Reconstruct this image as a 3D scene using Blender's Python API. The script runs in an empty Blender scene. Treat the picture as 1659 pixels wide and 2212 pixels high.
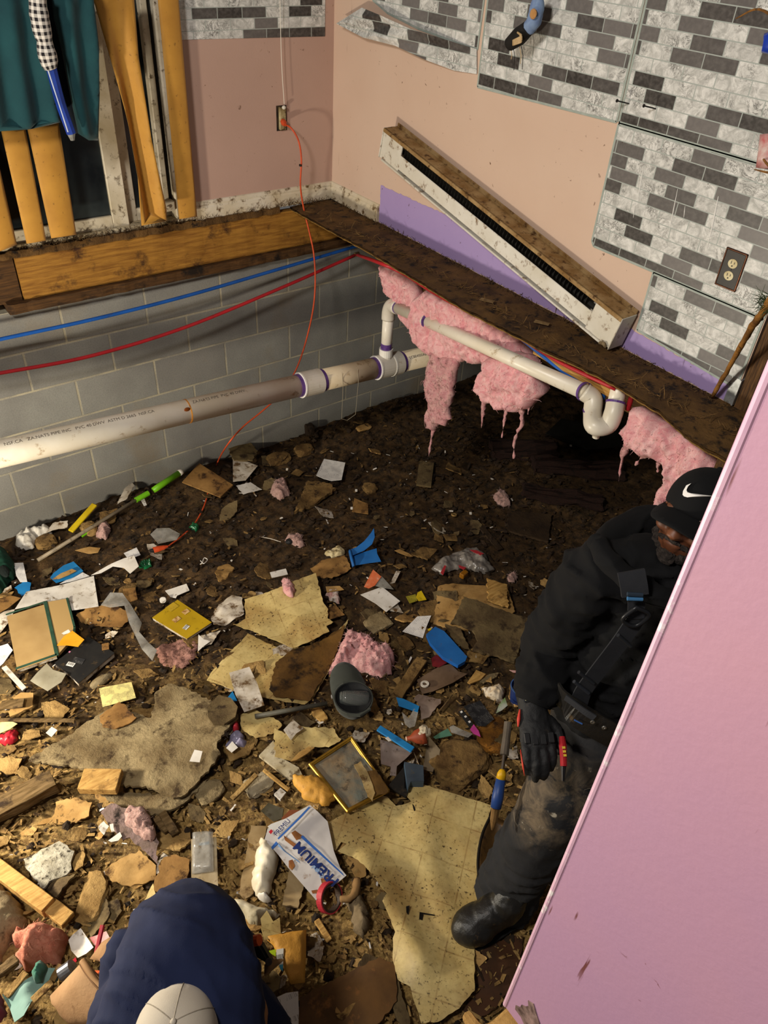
import bpy, bmesh, math, random
from mathutils import Vector as V, Matrix, noise, geometry
random.seed(11)
SC = bpy.context.scene
COL = SC.collection
PI = math.pi
# ---------------------------------------------------------------- camera
R = [V((0.80228917, -0.59424691, 0.05659246)), V((-0.33962279, -0.53236686, -0.77539789)), V((0.49090575, 0.60287324, -0.62893196))]
CP = V((-2.35794, -3.52917, 2.75827))
F = 1660.44
cam = bpy.data.cameras.new('camera')
cam.sensor_fit = 'VERTICAL'; cam.sensor_height = 24.0; cam.lens = 24.0 * F / 2212.0
cam.clip_start = 0.02
co = bpy.data.objects.new('camera', cam); COL.objects.link(co)
m = Matrix.Identity(4)
for i in range(3):
    m[i][0] = R[0][i]; m[i][1] = -R[1][i]; m[i][2] = -R[2][i]; m[i][3] = CP[i]
co.matrix_world = m
SC.camera = co
# ---------------------------------------------------------------- light
SC.view_settings.view_transform = 'Standard'
SC.view_settings.look = 'None'
SC.view_settings.gamma = 1.0
SC.view_settings.use_curve_mapping = False
SC.view_settings.exposure = 0.0
w = bpy.data.worlds.new('world'); SC.world = w
w.use_nodes = True
w.node_tree.nodes['Background'].inputs[0].default_value = (1.0, 0.95, 0.9, 1)
w.node_tree.nodes['Background'].inputs[1].default_value = 0.10
def lamp(name, kind, loc, energy, color, size, target=None, spread=None):
    l = bpy.data.lights.new(name, kind); l.energy = energy; l.color = color
    if kind == 'AREA':
        l.shape = 'DISK'; l.size = size
        if spread: l.spread = spread
    else:
        l.shadow_soft_size = size
    o = bpy.data.objects.new(name, l); COL.objects.link(o); o.location = loc
    if target is not None:
        o.rotation_euler = (V(target) - V(loc)).to_track_quat('-Z', 'Y').to_euler()
    return o
# a work light set down in the pit to the left of the frame, and the ceiling lamps of the room behind the camera
lamp('work_light', 'POINT', (-3.2, -1.35, 0.78), 190, (1.0, 0.90, 0.73), 0.09)
lamp('ceiling_lamp', 'AREA', (-3.4, -2.6, 3.7), 84, (1.0, 0.94, 0.87), 0.5, (-0.6, -1.4, 1.2))
# ---------------------------------------------------------------- pixel helpers: a point of the photograph back onto a plane of the place
def ray(px, py):
    a, b = (px - 829.5) / F, (py - 1106) / F
    return R[0] * a + R[1] * b + R[2]
def hit(px, py, ax, val):
    v = ray(px, py); s = (val - CP[ax]) / v[ax]
    return CP + v * s
def G(p, z=0.05): return hit(p[0], p[1], 2, z)
def LW(px, py, y=0.0): return hit(px, py, 1, y)
def RW(px, py, x=0.0): return hit(px, py, 0, x)
def D(px, py, d): return CP + ray(px, py) * d
ZF = {'A': (0, 1100, 2.9625), 'B': (440, 1100, 3.607), 'C': (780, 1150, 3.607), 'D': (0, 1550, 3.19), 'E': (450, 1500, 3.687),
      'F': (0, 1850, 2.37), 'G': (600, 1600, 2.552), 'H': (820, 1480, 5.184), 'P': (0, 0, 1.0), 'K': (0, 600, 1.9988), 'J': (0, 1940, 5.027), 'L': (440, 1900, 3.6065),
      'Q': (780, 500, 1.8874)}
def Z(t, *pts):
    ox, oy, s = ZF[t]
    return [(ox + x / s, oy + y / s) for x, y in pts]
# ---------------------------------------------------------------- materials
def lin(h):
    h = h.lstrip('#'); r = [int(h[i:i + 2], 16) / 255 for i in (0, 2, 4)]
    return tuple((c / 12.92 if c <= 0.04045 else ((c + 0.055) / 1.055) ** 2.4) for c in r) + (1,)
MATS = {}
class NT:
    def __init__(s, name):
        s.m = bpy.data.materials.new(name); s.m.use_nodes = True
        s.t = s.m.node_tree; s.b = s.t.nodes['Principled BSDF']
    def n(s, typ, **kw):
        x = s.t.nodes.new(typ)
        for k, v in kw.items(): setattr(x, k, v)
        return x
    def l(s, a, b): s.t.links.new(a, b)
    def val(s, sock, v):
        if hasattr(v, 'is_linked') or hasattr(v, 'links'): s.l(v, sock)
        else: sock.default_value = v
    def math(s, op, a, b=0.0, c=None):
        x = s.n('ShaderNodeMath', operation=op); s.val(x.inputs[0], a); s.val(x.inputs[1], b)
        if c is not None: s.val(x.inputs[2], c)
        return x.outputs[0]
    def mix(s, f, a, b):
        x = s.n('ShaderNodeMix', data_type='RGBA'); s.val(x.inputs[0], f); s.val(x.inputs[6], a); s.val(x.inputs[7], b)
        return x.outputs[2]
    def noise(s, vec, sc, det=4, rough=0.55, dist=0.0):
        x = s.n('ShaderNodeTexNoise'); x.inputs['Scale'].default_value = sc; x.inputs['Detail'].default_value = det
        x.inputs['Roughness'].default_value = rough; x.inputs['Distortion'].default_value = dist
        if vec: s.l(vec, x.inputs['Vector'])
        return x.outputs[0]
    def step(s, v, a, b):
        x = s.n('ShaderNodeMapRange'); s.l(v, x.inputs[0]); x.inputs[1].default_value = a; x.inputs[2].default_value = b
        return x.outputs[0]
    def coords(s, uv=False, world=False):
        if world: return s.n('ShaderNodeNewGeometry').outputs['Position']
        tc = s.n('ShaderNodeTexCoord')
        if uv: return tc.outputs['UV']
        oi = s.n('ShaderNodeObjectInfo'); a = s.n('ShaderNodeVectorMath', operation='MULTIPLY_ADD')
        cx = s.n('ShaderNodeCombineXYZ')
        for k in range(3): s.l(oi.outputs['Random'], cx.inputs[k])
        s.l(cx.outputs[0], a.inputs[0]); a.inputs[1].default_value = (17, 31, 23); s.l(tc.outputs['Object'], a.inputs[2])
        return a.outputs[0]
    def bump(s, h, st, d=0.01):
        x = s.n('ShaderNodeBump'); x.inputs['Strength'].default_value = st; x.inputs['Distance'].default_value = d
        s.l(h, x.inputs['Height']); s.l(x.outputs[0], s.b.inputs['Normal'])
def mat(name, c, c2=None, sc=6, rough=0.8, dirt=0.0, dcol='#3a2a18', dsc=14, bump=0.0, bsc=60, metal=0.0, trans=0.0, alpha=1.0, grain=None, spec=0.3, coat=0.0, world=False, sheen=0, sss=0):
    if name in MATS: return MATS[name]
    t = NT(name); v = t.coords(world=world)
    if grain:
        mp = t.n('ShaderNodeMapping'); mp.inputs['Scale'].default_value = grain; t.l(v, mp.inputs[0]); gv = mp.outputs[0]
    else: gv = v
    col = lin(c)
    if c2: col = t.mix(t.step(t.noise(gv, sc, 5, 0.6, 0.3), 0.35, 0.65), lin(c), lin(c2))
    if dirt > 0:
        d = t.noise(v, dsc, 8, 0.68)
        col = t.mix(t.step(d, 0.68 - 0.3 * dirt, 0.80 - 0.3 * dirt), col, lin(dcol))
    t.val(t.b.inputs['Base Color'], col)
    t.b.inputs['Roughness'].default_value = rough; t.b.inputs['Metallic'].default_value = metal
    t.b.inputs['Specular IOR Level'].default_value = spec
    t.b.inputs['Transmission Weight'].default_value = trans; t.b.inputs['Alpha'].default_value = alpha
    t.b.inputs['Coat Weight'].default_value = coat
    t.b.inputs['Sheen Weight'].default_value = sheen
    if bump: t.bump(t.noise(gv if grain else v, bsc, 6, 0.7), bump)
    MATS[name] = t.m
    return t.m
# ---------------------------------------------------------------- mesh helpers
def mk(name, geo, mt, loc=None, parent=None, smooth=False, uvs=None):
    vs, fs = geo
    vs = [V(p) for p in vs]
    if parent is not None:
        r = parent
        base = V(parent['_b'])
    elif loc is None:
        n = len(vs)
        base = V((sum(p.x for p in vs) / n, sum(p.y for p in vs) / n, min(p.z for p in vs)))
    else: base = V(loc)
    me = bpy.data.meshes.new(name)
    me.from_pydata([p - base for p in vs], [], fs)
    if isinstance(mt, (list, tuple)):
        for q in mt[0]: me.materials.append(q)
        me.polygons.foreach_set('material_index', mt[1])
    else: me.materials.append(mt)
    if uvs is not None:
        ul = me.uv_layers.new(name='UVMap')
        for lp in me.loops: ul.data[lp.index].uv = uvs[lp.vertex_index]
    if smooth: me.polygons.foreach_set('use_smooth', [True] * len(me.polygons))
    me.update()
    if smooth == 'auto':
        me.polygons.foreach_set('use_smooth', [True] * len(me.polygons)); me.set_sharp_from_angle(angle=0.7)
    o = bpy.data.objects.new(name, me); COL.objects.link(o)
    if parent is not None: o.parent = parent
    else: o.location = base
    o['_b'] = list(base)
    return o
def tag(o, label, cat, group=None, kind=None):
    if label: o['label'] = label
    if cat: o['category'] = cat
    if group: o['group'] = group
    if kind: o['kind'] = kind
    return o
def thing(name, label, cat, loc, group=None):
    o = bpy.data.objects.new(name, None); COL.objects.link(o); o.location = loc; o['_b'] = list(loc); o.empty_display_size = 0.05
    return tag(o, label, cat, group)
def struct(name, geo, mt, **k):
    o = mk(name, geo, mt, **k)
    if o.parent is None: o['kind'] = 'structure'
    return o
def join(*gs):
    vs, fs = [], []
    for g in gs:
        k = len(vs); vs += list(g[0]); fs += [tuple(i + k for i in f) for f in g[1]]
    return vs, fs
def bm_geo(bm):
    bm.verts.index_update()
    g = ([v.co.copy() for v in bm.verts], [tuple(v.index for v in f.verts) for f in bm.faces]); bm.free(); return g
def box(c, size, ax=None, bev=0.0, seg=1):
    bm = bmesh.new(); bmesh.ops.create_cube(bm, size=1)
    for v in bm.verts: v.co = V((v.co.x * size[0], v.co.y * size[1], v.co.z * size[2]))
    if bev > 0: bmesh.ops.bevel(bm, geom=bm.edges[:], offset=bev, segments=seg, affect='EDGES')
    vs, fs = bm_geo(bm); c = V(c)
    if ax: vs = [c + ax[0] * p.x + ax[1] * p.y + ax[2] * p.z for p in vs]
    else: vs = [c + p for p in vs]
    return vs, fs
def bx(x0, x1, y0, y1, z0, z1, bev=0.0):
    return box(((x0 + x1) / 2, (y0 + y1) / 2, (z0 + z1) / 2), (abs(x1 - x0), abs(y1 - y0), abs(z1 - z0)), None, bev)
def axes(u, up=(0, 0, 1)):
    u = V(u).normalized(); w_ = V(up); v = w_.cross(u)
    if v.length < 1e-4: v = V((0, 1, 0)).cross(u)
    v.normalize(); return u, v, u.cross(v)
def spline(pts, n=8):
    pts = [V(p) for p in pts]; out = []
    P = [pts[0] * 2 - pts[1]] + pts + [pts[-1] * 2 - pts[-2]]
    for i in range(1, len(P) - 2):
        a, b, c, d = P[i - 1:i + 3]
        for k in range(n):
            t = k / n
            out.append(0.5 * ((2 * b) + (c - a) * t + (2 * a - 5 * b + 4 * c - d) * t * t + (3 * b - a - 3 * c + d) * t ** 3))
    out.append(pts[-1]); return out
def lerpl(vals, n):
    out = []
    for i in range(n):
        t = i / (n - 1) * (len(vals) - 1); k = min(int(t), len(vals) - 2); f = t - k
        out.append(vals[k] * (1 - f) + vals[k + 1] * f)
    return out
def tube(path, r, n=12, cap=True, rb=None, up=None, closed=False):
    """rings of radius r (number or list) along path; rb: second half-axis (elliptical section), up: where the second axis points"""
    P = [V(p) for p in path]; m_ = len(P)
    rs = [r] * m_ if isinstance(r, (int, float)) else lerpl(r, m_)
    rbs = rs if rb is None else ([rb] * m_ if isinstance(rb, (int, float)) else lerpl(rb, m_))
    vs, fs = [], []; prev = None
    for i in range(m_):
        t = (P[min(i + 1, m_ - 1)] - P[max(i - 1, 0)])
        if closed: t = P[(i + 1) % m_] - P[i - 1]
        t.normalize()
        if up is not None:
            a = V(up).cross(t)
        elif prev is None:
            a = V((0, 0, 1)).cross(t)
            if a.length < 0.1: a = V((0, 1, 0)).cross(t)
        else: a = prev - t * prev.dot(t)
        a.normalize(); b = t.cross(a); prev = a
        for k in range(n):
            th = 2 * PI * k / n
            vs.append(P[i] + a * (rs[i] * math.cos(th)) + b * (rbs[i] * math.sin(th)))
    rng = m_ if closed else m_ - 1
    for i in range(rng):
        j = (i + 1) % m_
        for k in range(n):
            q = (k + 1) % n
            fs.append((i * n + k, i * n + q, j * n + q, j * n + k))
    if cap and not closed:
        fs.append(tuple(range(n - 1, -1, -1))); fs.append(tuple((m_ - 1) * n + k for k in range(n)))
    return vs, fs
def ring(c, axis, r0, r1, h, n=24):
    """a hollow band: outer r1, inner r0, length h along axis"""
    u = V(axis).normalized(); a, b = axes(u)[1:]
    c = V(c); vs = []; fs = []
    for (rr, zz) in ((r0, -h / 2), (r1, -h / 2), (r1, h / 2), (r0, h / 2)):
        for k in range(n):
            th = 2 * PI * k / n; vs.append(c + u * zz + a * (rr * math.cos(th)) + b * (rr * math.sin(th)))
    for i in range(4):
        j = (i + 1) % 4
        for k in range(n):
            q = (k + 1) % n; fs.append((i * n + k, i * n + q, j * n + q, j * n + k))
    return vs, fs
def ball(c, r, sub=2, ax=None):
    bm = bmesh.new(); bmesh.ops.create_icosphere(bm, subdivisions=sub, radius=1)
    vs, fs = bm_geo(bm); c = V(c); r = V(r) if not isinstance(r, (int, float)) else V((r, r, r))
    if ax: return [c + ax[0] * (p.x * r.x) + ax[1] * (p.y * r.y) + ax[2] * (p.z * r.z) for p in vs], fs
    return [c + V((p.x * r.x, p.y * r.y, p.z * r.z)) for p in vs], fs
def remesh(geo, vox, smooth=2, sf=0.5):
    me = bpy.data.meshes.new('tmp'); me.from_pydata([tuple(p) for p in geo[0]], [], geo[1]); me.update()
    o = bpy.data.objects.new('tmp', me); COL.objects.link(o)
    md = o.modifiers.new('r', 'REMESH'); md.mode = 'VOXEL'; md.voxel_size = vox
    if smooth:
        s = o.modifiers.new('s', 'SMOOTH'); s.iterations = smooth; s.factor = sf
    dg = bpy.context.evaluated_depsgraph_get(); ev = o.evaluated_get(dg); em = ev.to_mesh()
    g = ([v.co.copy() for v in em.vertices], [tuple(p.vertices) for p in em.polygons])
    ev.to_mesh_clear(); bpy.data.objects.remove(o); bpy.data.meshes.remove(me)
    return g
def normals(geo):
    vs, fs = geo; N = [V((0, 0, 0)) for _ in vs]
    for f in fs:
        a, b, c = vs[f[0]], vs[f[1]], vs[f[2]]
        n = (b - a).cross(c - a)
        for i in f: N[i] += n
    for n in N:
        if n.length > 0: n.normalize()
    return N
def displace(geo, amp, sc, oct_=4, off=0.0, fn=None):
    N = normals(geo); o = V((off, off * 2.3, -off))
    vs = [p + n * (amp * (fn(p) if fn else noise.fractal(p * sc + o, 0.9, 2.1, oct_))) for p, n in zip(geo[0], N)]
    return vs, geo[1]
def text_geo(s, size, o, u, v, bold=0.0):
    """the letters of s as a flat mesh starting at o, reading along u, upright along v"""
    cu = bpy.data.curves.new('t', 'FONT'); cu.body = s; cu.size = 1.0; cu.resolution_u = 3; cu.offset = bold
    ob = bpy.data.objects.new('t', cu); COL.objects.link(ob)
    dg = bpy.context.evaluated_depsgraph_get(); em = ob.evaluated_get(dg).to_mesh()
    vs = [o + u * (q.co.x * size) + v * (q.co.y * size) for q in em.vertices]; fs = [tuple(p.vertices) for p in em.polygons]
    ob.evaluated_get(dg).to_mesh_clear(); bpy.data.objects.remove(ob); bpy.data.curves.remove(cu)
    return vs, fs
# ---------------------------------------------------------------- the ground and sheets lying on it
def sm(a, b, x):
    t = max(0.0, min(1.0, (x - a) / (b - a))); return t * t * (3 - 2 * t)
def gs(x, y):
    p = V((x, y, 0))
    h = 0.035 * noise.noise(p * 1.3) + 0.018 * noise.noise(p * 3.1 + V((5, 1, 0)))
    h += 0.03 + 0.035 * sm(-1.0, -1.8, y) * sm(-1.0, -1.8, x)
    h += 0.05 * sm(-0.35, -0.05, y) * sm(-2.5, 0.2, x) * 0.5
    return h
def cdt(poly, sp, holes=None):
    n = len(poly); pts = [V(p).to_2d() if len(p) > 2 else V(p) for p in poly]
    ed = [(i, (i + 1) % n) for i in range(n)]
    xs = [p.x for p in pts]; ys = [p.y for p in pts]
    ins = []
    y = min(ys) + sp * 0.5; row = 0
    while y < max(ys):
        x = min(xs) + sp * (0.25 + 0.5 * (row % 2))
        while x < max(xs):
            q = V((x, y)); c = False; dm = 9
            for i in range(n):
                a, b = pts[i], pts[(i + 1) % n]
                if (a.y > q.y) != (b.y > q.y) and q.x < (b.x - a.x) * (q.y - a.y) / (b.y - a.y) + a.x: c = not c
                e = b - a; L = e.length_squared
                t = max(0, min(1, (q - a).dot(e) / L)) if L > 0 else 0
                dm = min(dm, (a + e * t - q).length)
            if c and dm > sp * 0.45: ins.append(q)
            x += sp
        y += sp * 0.87; row += 1
    vo, eo, fo, *_ = geometry.delaunay_2d_cdt(pts + ins, ed, [], 1, 1e-6)
    return vo, fo
def jagged(poly, amp, step=0.015, seed=0):
    rnd = random.Random(seed); out = []
    n = len(poly)
    for i in range(n):
        a, b = V(poly[i]), V(poly[(i + 1) % n]); L = (b - a).length; k = max(1, int(L / step))
        nn = V((-(b - a).y, (b - a).x)); nn = nn.normalized() if nn.length > 0 else nn
        for j in range(k):
            t = j / k; out.append(a + (b - a) * t + (nn * (rnd.uniform(-1, 1) * amp) if j else V((0, 0))))
    return out
def bdist(q, poly):
    dm = 9
    for i in range(len(poly)):
        a, b = poly[i], poly[(i + 1) % len(poly)]; e = b - a; L = e.length_squared
        t = max(0, min(1, (q - a).dot(e) / L)) if L > 0 else 0
        dm = min(dm, (a + e * t - q).length)
    return dm
def plate(poly2, sp, topf, botf):
    """closed solid over a 2-D outline: topf/botf give 3-D points for (2-D point, distance to the rim)"""
    vo, fo = cdt(poly2, sp); n = len(vo)
    P2 = [V(p) for p in poly2]
    dist = [bdist(q, P2) for q in vo]
    vs = [topf(q, d) for q, d in zip(vo, dist)] + [botf(q, d) for q, d in zip(vo, dist)]
    cnt = {}
    for f in fo:
        for i in range(len(f)):
            a, b = f[i], f[(i + 1) % len(f)]
            cnt[(a, b)] = 1
    fs = [tuple(f) for f in fo] + [tuple(i + n for i in reversed(f)) for f in fo]
    for (a, b) in cnt:
        if (b, a) not in cnt: fs.append((b, a, a + n, b + n))
    uv = [(q.x, q.y) for q in vo] * 2
    return (vs, fs), uv
SEED = [0]
def sheet(name, label, cat, px, mt, th=0.002, lift=0.012, amp=0.006, fr=7.0, curl=0.0, jag=0.0, sp=None, group=None, parent=None, rise=None, z=0.05, follow=1.0, u=(0, 1), smooth=True, rot=None):
    """a flat thing lying on the ground, its outline the px points brought onto the ground; rise: (px point, px point, height) tips it up along that line"""
    SEED[0] += 1; sd = SEED[0]
    W_ = [G(p, z + lift) for p in px]
    c = V((sum(p.x for p in W_) / len(W_), sum(p.y for p in W_) / len(W_)))
    a = (W_[u[1]] - W_[u[0]]).to_2d().normalized(); b = V((-a.y, a.x))
    loc2 = [V(((p.to_2d() - c).dot(a), (p.to_2d() - c).dot(b))) for p in W_]
    rm = max(p.length for p in loc2)
    if jag: loc2 = jagged(loc2, jag, max(0.012, jag * 2), sd)
    if sp is None: sp = max(0.012, rm / 9)
    if rise:
        r0, r1 = G(rise[0], z + lift).to_2d(), G(rise[1], z + lift).to_2d(); rd = r1 - r0; rl = rd.length; rd.normalize()
    g0 = gs(c.x, c.y); off = V((sd * 3.7, sd * 1.3, 0))
    def base(q):
        w2 = c + a * q.x + b * q.y
        h = g0 + (gs(w2.x, w2.y) - g0) * follow + lift
        h += amp * noise.noise(V((q.x, q.y, 0)) * fr + off) + amp * 0.5 * noise.noise(V((q.x, q.y, 3)) * fr * 2.3 + off)
        h += curl * (q.length / rm) ** 2
        if rise: h += rise[2] * max(0, (w2 - r0).dot(rd) / rl) ** 1.3
        return V((w2.x, w2.y, h))
    (vs, fs), uv = plate(loc2, sp, lambda q, d: base(q), lambda q, d: base(q) - V((0, 0, th)))
    o = mk(name, (vs, fs), mt, parent=parent, uvs=uv, smooth='auto')
    if parent is None: tag(o, label, cat, group)
    elif label: o['label'] = label
    o['_f'] = [c.x, c.y, a.x, a.y, g0 + lift]
    return o
def pillow(name, label, cat, px, mt, h=0.04, lift=0.005, edge=0.03, amp=0.012, fr=22, sp=0.008, jag=0.006, group=None, parent=None, z=0.05, oct_=5, flat=0.2, sm_=True):
    """a soft puffy thing lying on the ground"""
    SEED[0] += 1; sd = SEED[0]
    W_ = [G(p, z) for p in px]
    c = V((sum(p.x for p in W_) / len(W_), sum(p.y for p in W_) / len(W_)))
    loc2 = [p.to_2d() - c for p in W_]
    sp = max(.0035, min(sp, max(p.length for p in loc2) / 11))
    if jag: loc2 = jagged(loc2, jag, max(0.012, jag * 2), sd)
    off = V((sd * 2.1, sd * 5.3, 0))
    def top(q, d):
        w2 = c + q; k = min(1, d / edge)
        n = noise.fractal(V((q.x, q.y, 0)) * fr + off, 0.5, 2.1, oct_)
        return V((w2.x, w2.y, gs(w2.x, w2.y) + lift + 0.003 + h * math.sqrt(max(0, 1 - (1 - k) ** 2)) + amp * n * min(1, d / edge * 1.5)))
    def bot(q, d):
        w2 = c + q
        return V((w2.x, w2.y, gs(w2.x, w2.y) + lift))
    g, uv = plate(loc2, sp, top, bot)
    o = mk(name, g, mt, parent=parent, uvs=uv, smooth=sm_)
    if parent is None: tag(o, label, cat, group)
    return o
def gp(px, py, up=0.0):
    p = G((px, py), 0.05 + up); p.z = gs(p.x, p.y) + up; return p
# ================================================================ materials of the setting
def m_block():
    t = NT('block'); v = t.coords(world=True)
    sx = t.n('ShaderNodeSeparateXYZ'); t.l(v, sx.inputs[0]); cb = t.n('ShaderNodeCombineXYZ')
    t.l(t.math('ADD', sx.outputs[0], 1.5 + 0.0), cb.inputs[0]); t.l(t.math('ADD', sx.outputs[2], -1.2 + 0.2032 * 10), cb.inputs[1])
    br = t.n('ShaderNodeTexBrick'); t.l(cb.outputs[0], br.inputs['Vector'])
    br.offset = 0.5; br.offset_frequency = 2
    br.inputs['Scale'].default_value = 1; br.inputs['Brick Width'].default_value = 0.4064; br.inputs['Row Height'].default_value = 0.2032
    br.inputs['Mortar Size'].default_value = 0.006; br.inputs['Mortar Smooth'].default_value = 0.3
    br.inputs['Color1'].default_value = lin('#8d8d85'); br.inputs['Color2'].default_value = lin('#807d76'); br.inputs['Mortar'].default_value = lin('#a39c86')
    n1 = t.noise(v, 3.0, 5); n2 = t.noise(v, 140, 3, 0.7)
    col = t.mix(t.step(n1, 0.35, 0.7), br.outputs[0], lin('#716f6a'))
    col = t.mix(t.math('MULTIPLY', br.outputs['Fac'], t.step(t.noise(v, 7, 4), 0.38, 0.6)), col, lin('#a8a088'))
    col = t.mix(t.math('MULTIPLY', t.step(n2, 0.45, 0.75), 0.35), col, lin('#4a4a48'))
    col = t.mix(t.math('MULTIPLY', t.step(t.noise(v, 2.2, 6, 0.6), 0.56, 0.7), 0.5), col, lin('#7a6a50'))
    t.val(t.b.inputs['Base Color'], col); t.b.inputs['Roughness'].default_value = 0.92
    hgt = t.math('SUBTRACT', t.math('MULTIPLY', n2, 0.5), t.math('MULTIPLY', br.outputs['Fac'], 0.9)); t.bump(hgt, 0.5, 0.004)
    return t.m
def m_tile():
    t = NT('tile'); v = t.coords(uv=True)
    br = t.n('ShaderNodeTexBrick'); t.l(v, br.inputs['Vector']); br.offset = 0.5
    br.inputs['Scale'].default_value = 1; br.inputs['Brick Width'].default_value = 0.118; br.inputs['Row Height'].default_value = 0.0416
    br.inputs['Mortar Size'].default_value = 0.0016; br.inputs['Mortar Smooth'].default_value = 0.0
    br.inputs['Color1'].default_value = (0, 0, 0, 1); br.inputs['Color2'].default_value = (1, 1, 1, 1)
    wn = t.math('MULTIPLY', br.outputs['Color'], 1.0)
    lightm = t.mix(t.step(t.noise(v, 24, 7, 0.72, 1.2), 0.38, 0.62), lin('#a9a9a4'), lin('#dcdbd6'))
    vein = t.math('ABSOLUTE', t.math('SUBTRACT', t.noise(v, 19, 6, 0.7, 2.0), 0.5))
    lightm = t.mix(t.math('MULTIPLY', t.step(vein, 0.035, 0.0), t.step(t.noise(v, 9, 3), 0.45, 0.6)), lightm, lin('#4c4b48'))
    dark = t.mix(t.step(wn, 0.0, 0.34), lin('#34312f'), lin('#6a6664'))
    dark = t.mix(t.math('MULTIPLY', t.step(t.noise(v, 60, 4), 0.4, 0.7), 0.25), dark, lin('#8a8580'))
    col = t.mix(t.step(wn, 0.36, 0.37), dark, lightm)
    col = t.mix(br.outputs['Fac'], col, lin('#9fa6a0'))
    col = t.mix(t.math('MULTIPLY', t.step(t.noise(v, 70, 3, 0.6), 0.70, 0.76), 0.7), col, lin('#46382a'))
    t.val(t.b.inputs['Base Color'], col); t.b.inputs['Roughness'].default_value = 0.38; t.b.inputs['Specular IOR Level'].default_value = 0.4
    t.bump(t.math('SUBTRACT', 1.0, br.outputs['Fac']), 0.25, 0.001)
    return t.m
def m_vinyl():
    t = NT('vinyl'); v = t.coords(uv=True)
    sx = t.n('ShaderNodeSeparateXYZ'); t.l(v, sx.inputs[0])
    def line(s, p):
        f = t.math('ABSOLUTE', t.math('SUBTRACT', t.math('FRACT', t.math('DIVIDE', s, p)), 0.5))
        return t.step(f, 0.026, 0.0)
    ln = t.math('MAXIMUM', line(sx.outputs[0], 0.152), line(sx.outputs[1], 0.152))
    ln = t.math('MULTIPLY', ln, t.step(t.noise(v, 14, 4), 0.35, 0.62))
    col = t.mix(t.step(t.noise(v, 5, 5), 0.35, 0.7), lin('#d2bd80'), lin('#b89b5c'))
    col = t.mix(t.math('MULTIPLY', t.step(t.noise(v, 26, 6, 0.7), 0.42, 0.72), 0.55), col, lin('#9c8348'))
    col = t.mix(t.math('MULTIPLY', ln, 0.8), col, lin('#7d5a2a'))
    col = t.mix(t.math('MULTIPLY', t.step(t.noise(v, 3.6, 5, 0.6), 0.52, 0.70), 0.75), col, lin('#8a6432'))
    col = t.mix(t.math('MULTIPLY', t.step(t.noise(v, 9, 7, 0.7), 0.50, 0.66), 0.5), col, lin('#a08a5a'))
    sp = t.math('MULTIPLY', t.step(t.noise(v, 80, 5, 0.66), 0.565, 0.64), t.step(t.noise(v, 6, 4), 0.38, 0.58))
    col = t.mix(sp, col, lin('#3a2712'))
    t.val(t.b.inputs['Base Color'], col); t.b.inputs['Roughness'].default_value = 0.5
    t.bump(t.noise(v, 30, 6), 0.2, 0.004)
    return t.m
def m_print(name, paper, ink, pitch=0.006, dirt='#6b5637', dirty=0.3, margin=True, rough=0.7, thr=0.52):
    t = NT(name); v = t.coords(uv=True); sx = t.n('ShaderNodeSeparateXYZ'); t.l(v, sx.inputs[0])
    rows = t.math('LESS_THAN', t.math('FRACT', t.math('DIVIDE', sx.outputs[1], pitch)), 0.5)
    mp = t.n('ShaderNodeMapping'); mp.inputs['Scale'].default_value = (420, 0, 1); 
    cb = t.n('ShaderNodeCombineXYZ'); t.l(t.math('MULTIPLY', sx.outputs[0], 420), cb.inputs[0]); t.l(t.math('FLOOR', t.math('DIVIDE', sx.outputs[1], pitch)), cb.inputs[1])
    wd = t.step(t.noise(cb.outputs[0], 1.0, 2), thr, thr + 0.03)
    big = t.step(t.noise(v, 26, 1), 0.48, 0.5)
    ink_m = t.math('MULTIPLY', t.math('MULTIPLY', rows, wd), t.math('MULTIPLY', big, 0.85))
    col = t.mix(ink_m, lin(paper), lin(ink))
    col = t.mix(t.math('MULTIPLY', t.step(t.noise(v, 33, 7, 0.7), 0.66 - 0.3 * dirty, 0.9 - 0.3 * dirty), 0.9), col, lin(dirt))
    t.val(t.b.inputs['Base Color'], col); t.b.inputs['Roughness'].default_value = rough
    return t.m
def m_barcode():
    t = NT('barcode'); v = t.coords(uv=True); sx = t.n('ShaderNodeSeparateXYZ'); t.l(v, sx.inputs[0])
    cb = t.n('ShaderNodeCombineXYZ'); t.l(t.math('MULTIPLY', sx.outputs[0], 900), cb.inputs[0])
    bars = t.math('MULTIPLY', t.step(t.noise(cb.outputs[0], 1.0, 1), 0.49, 0.50), t.math('LESS_THAN', t.math('ABSOLUTE', t.math('ADD', sx.outputs[1], -0.002)), 0.007))
    bars = t.math('MULTIPLY', bars, t.math('LESS_THAN', t.math('ABSOLUTE', sx.outputs[0]), 0.014))
    t.val(t.b.inputs['Base Color'], t.mix(bars, lin('#d8d6d0'), lin('#15130f'))); t.b.inputs['Roughness'].default_value = 0.5
    return t.m
M_BLOCK, M_TILE, M_VINYL = m_block(), m_tile(), m_vinyl()
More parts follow.
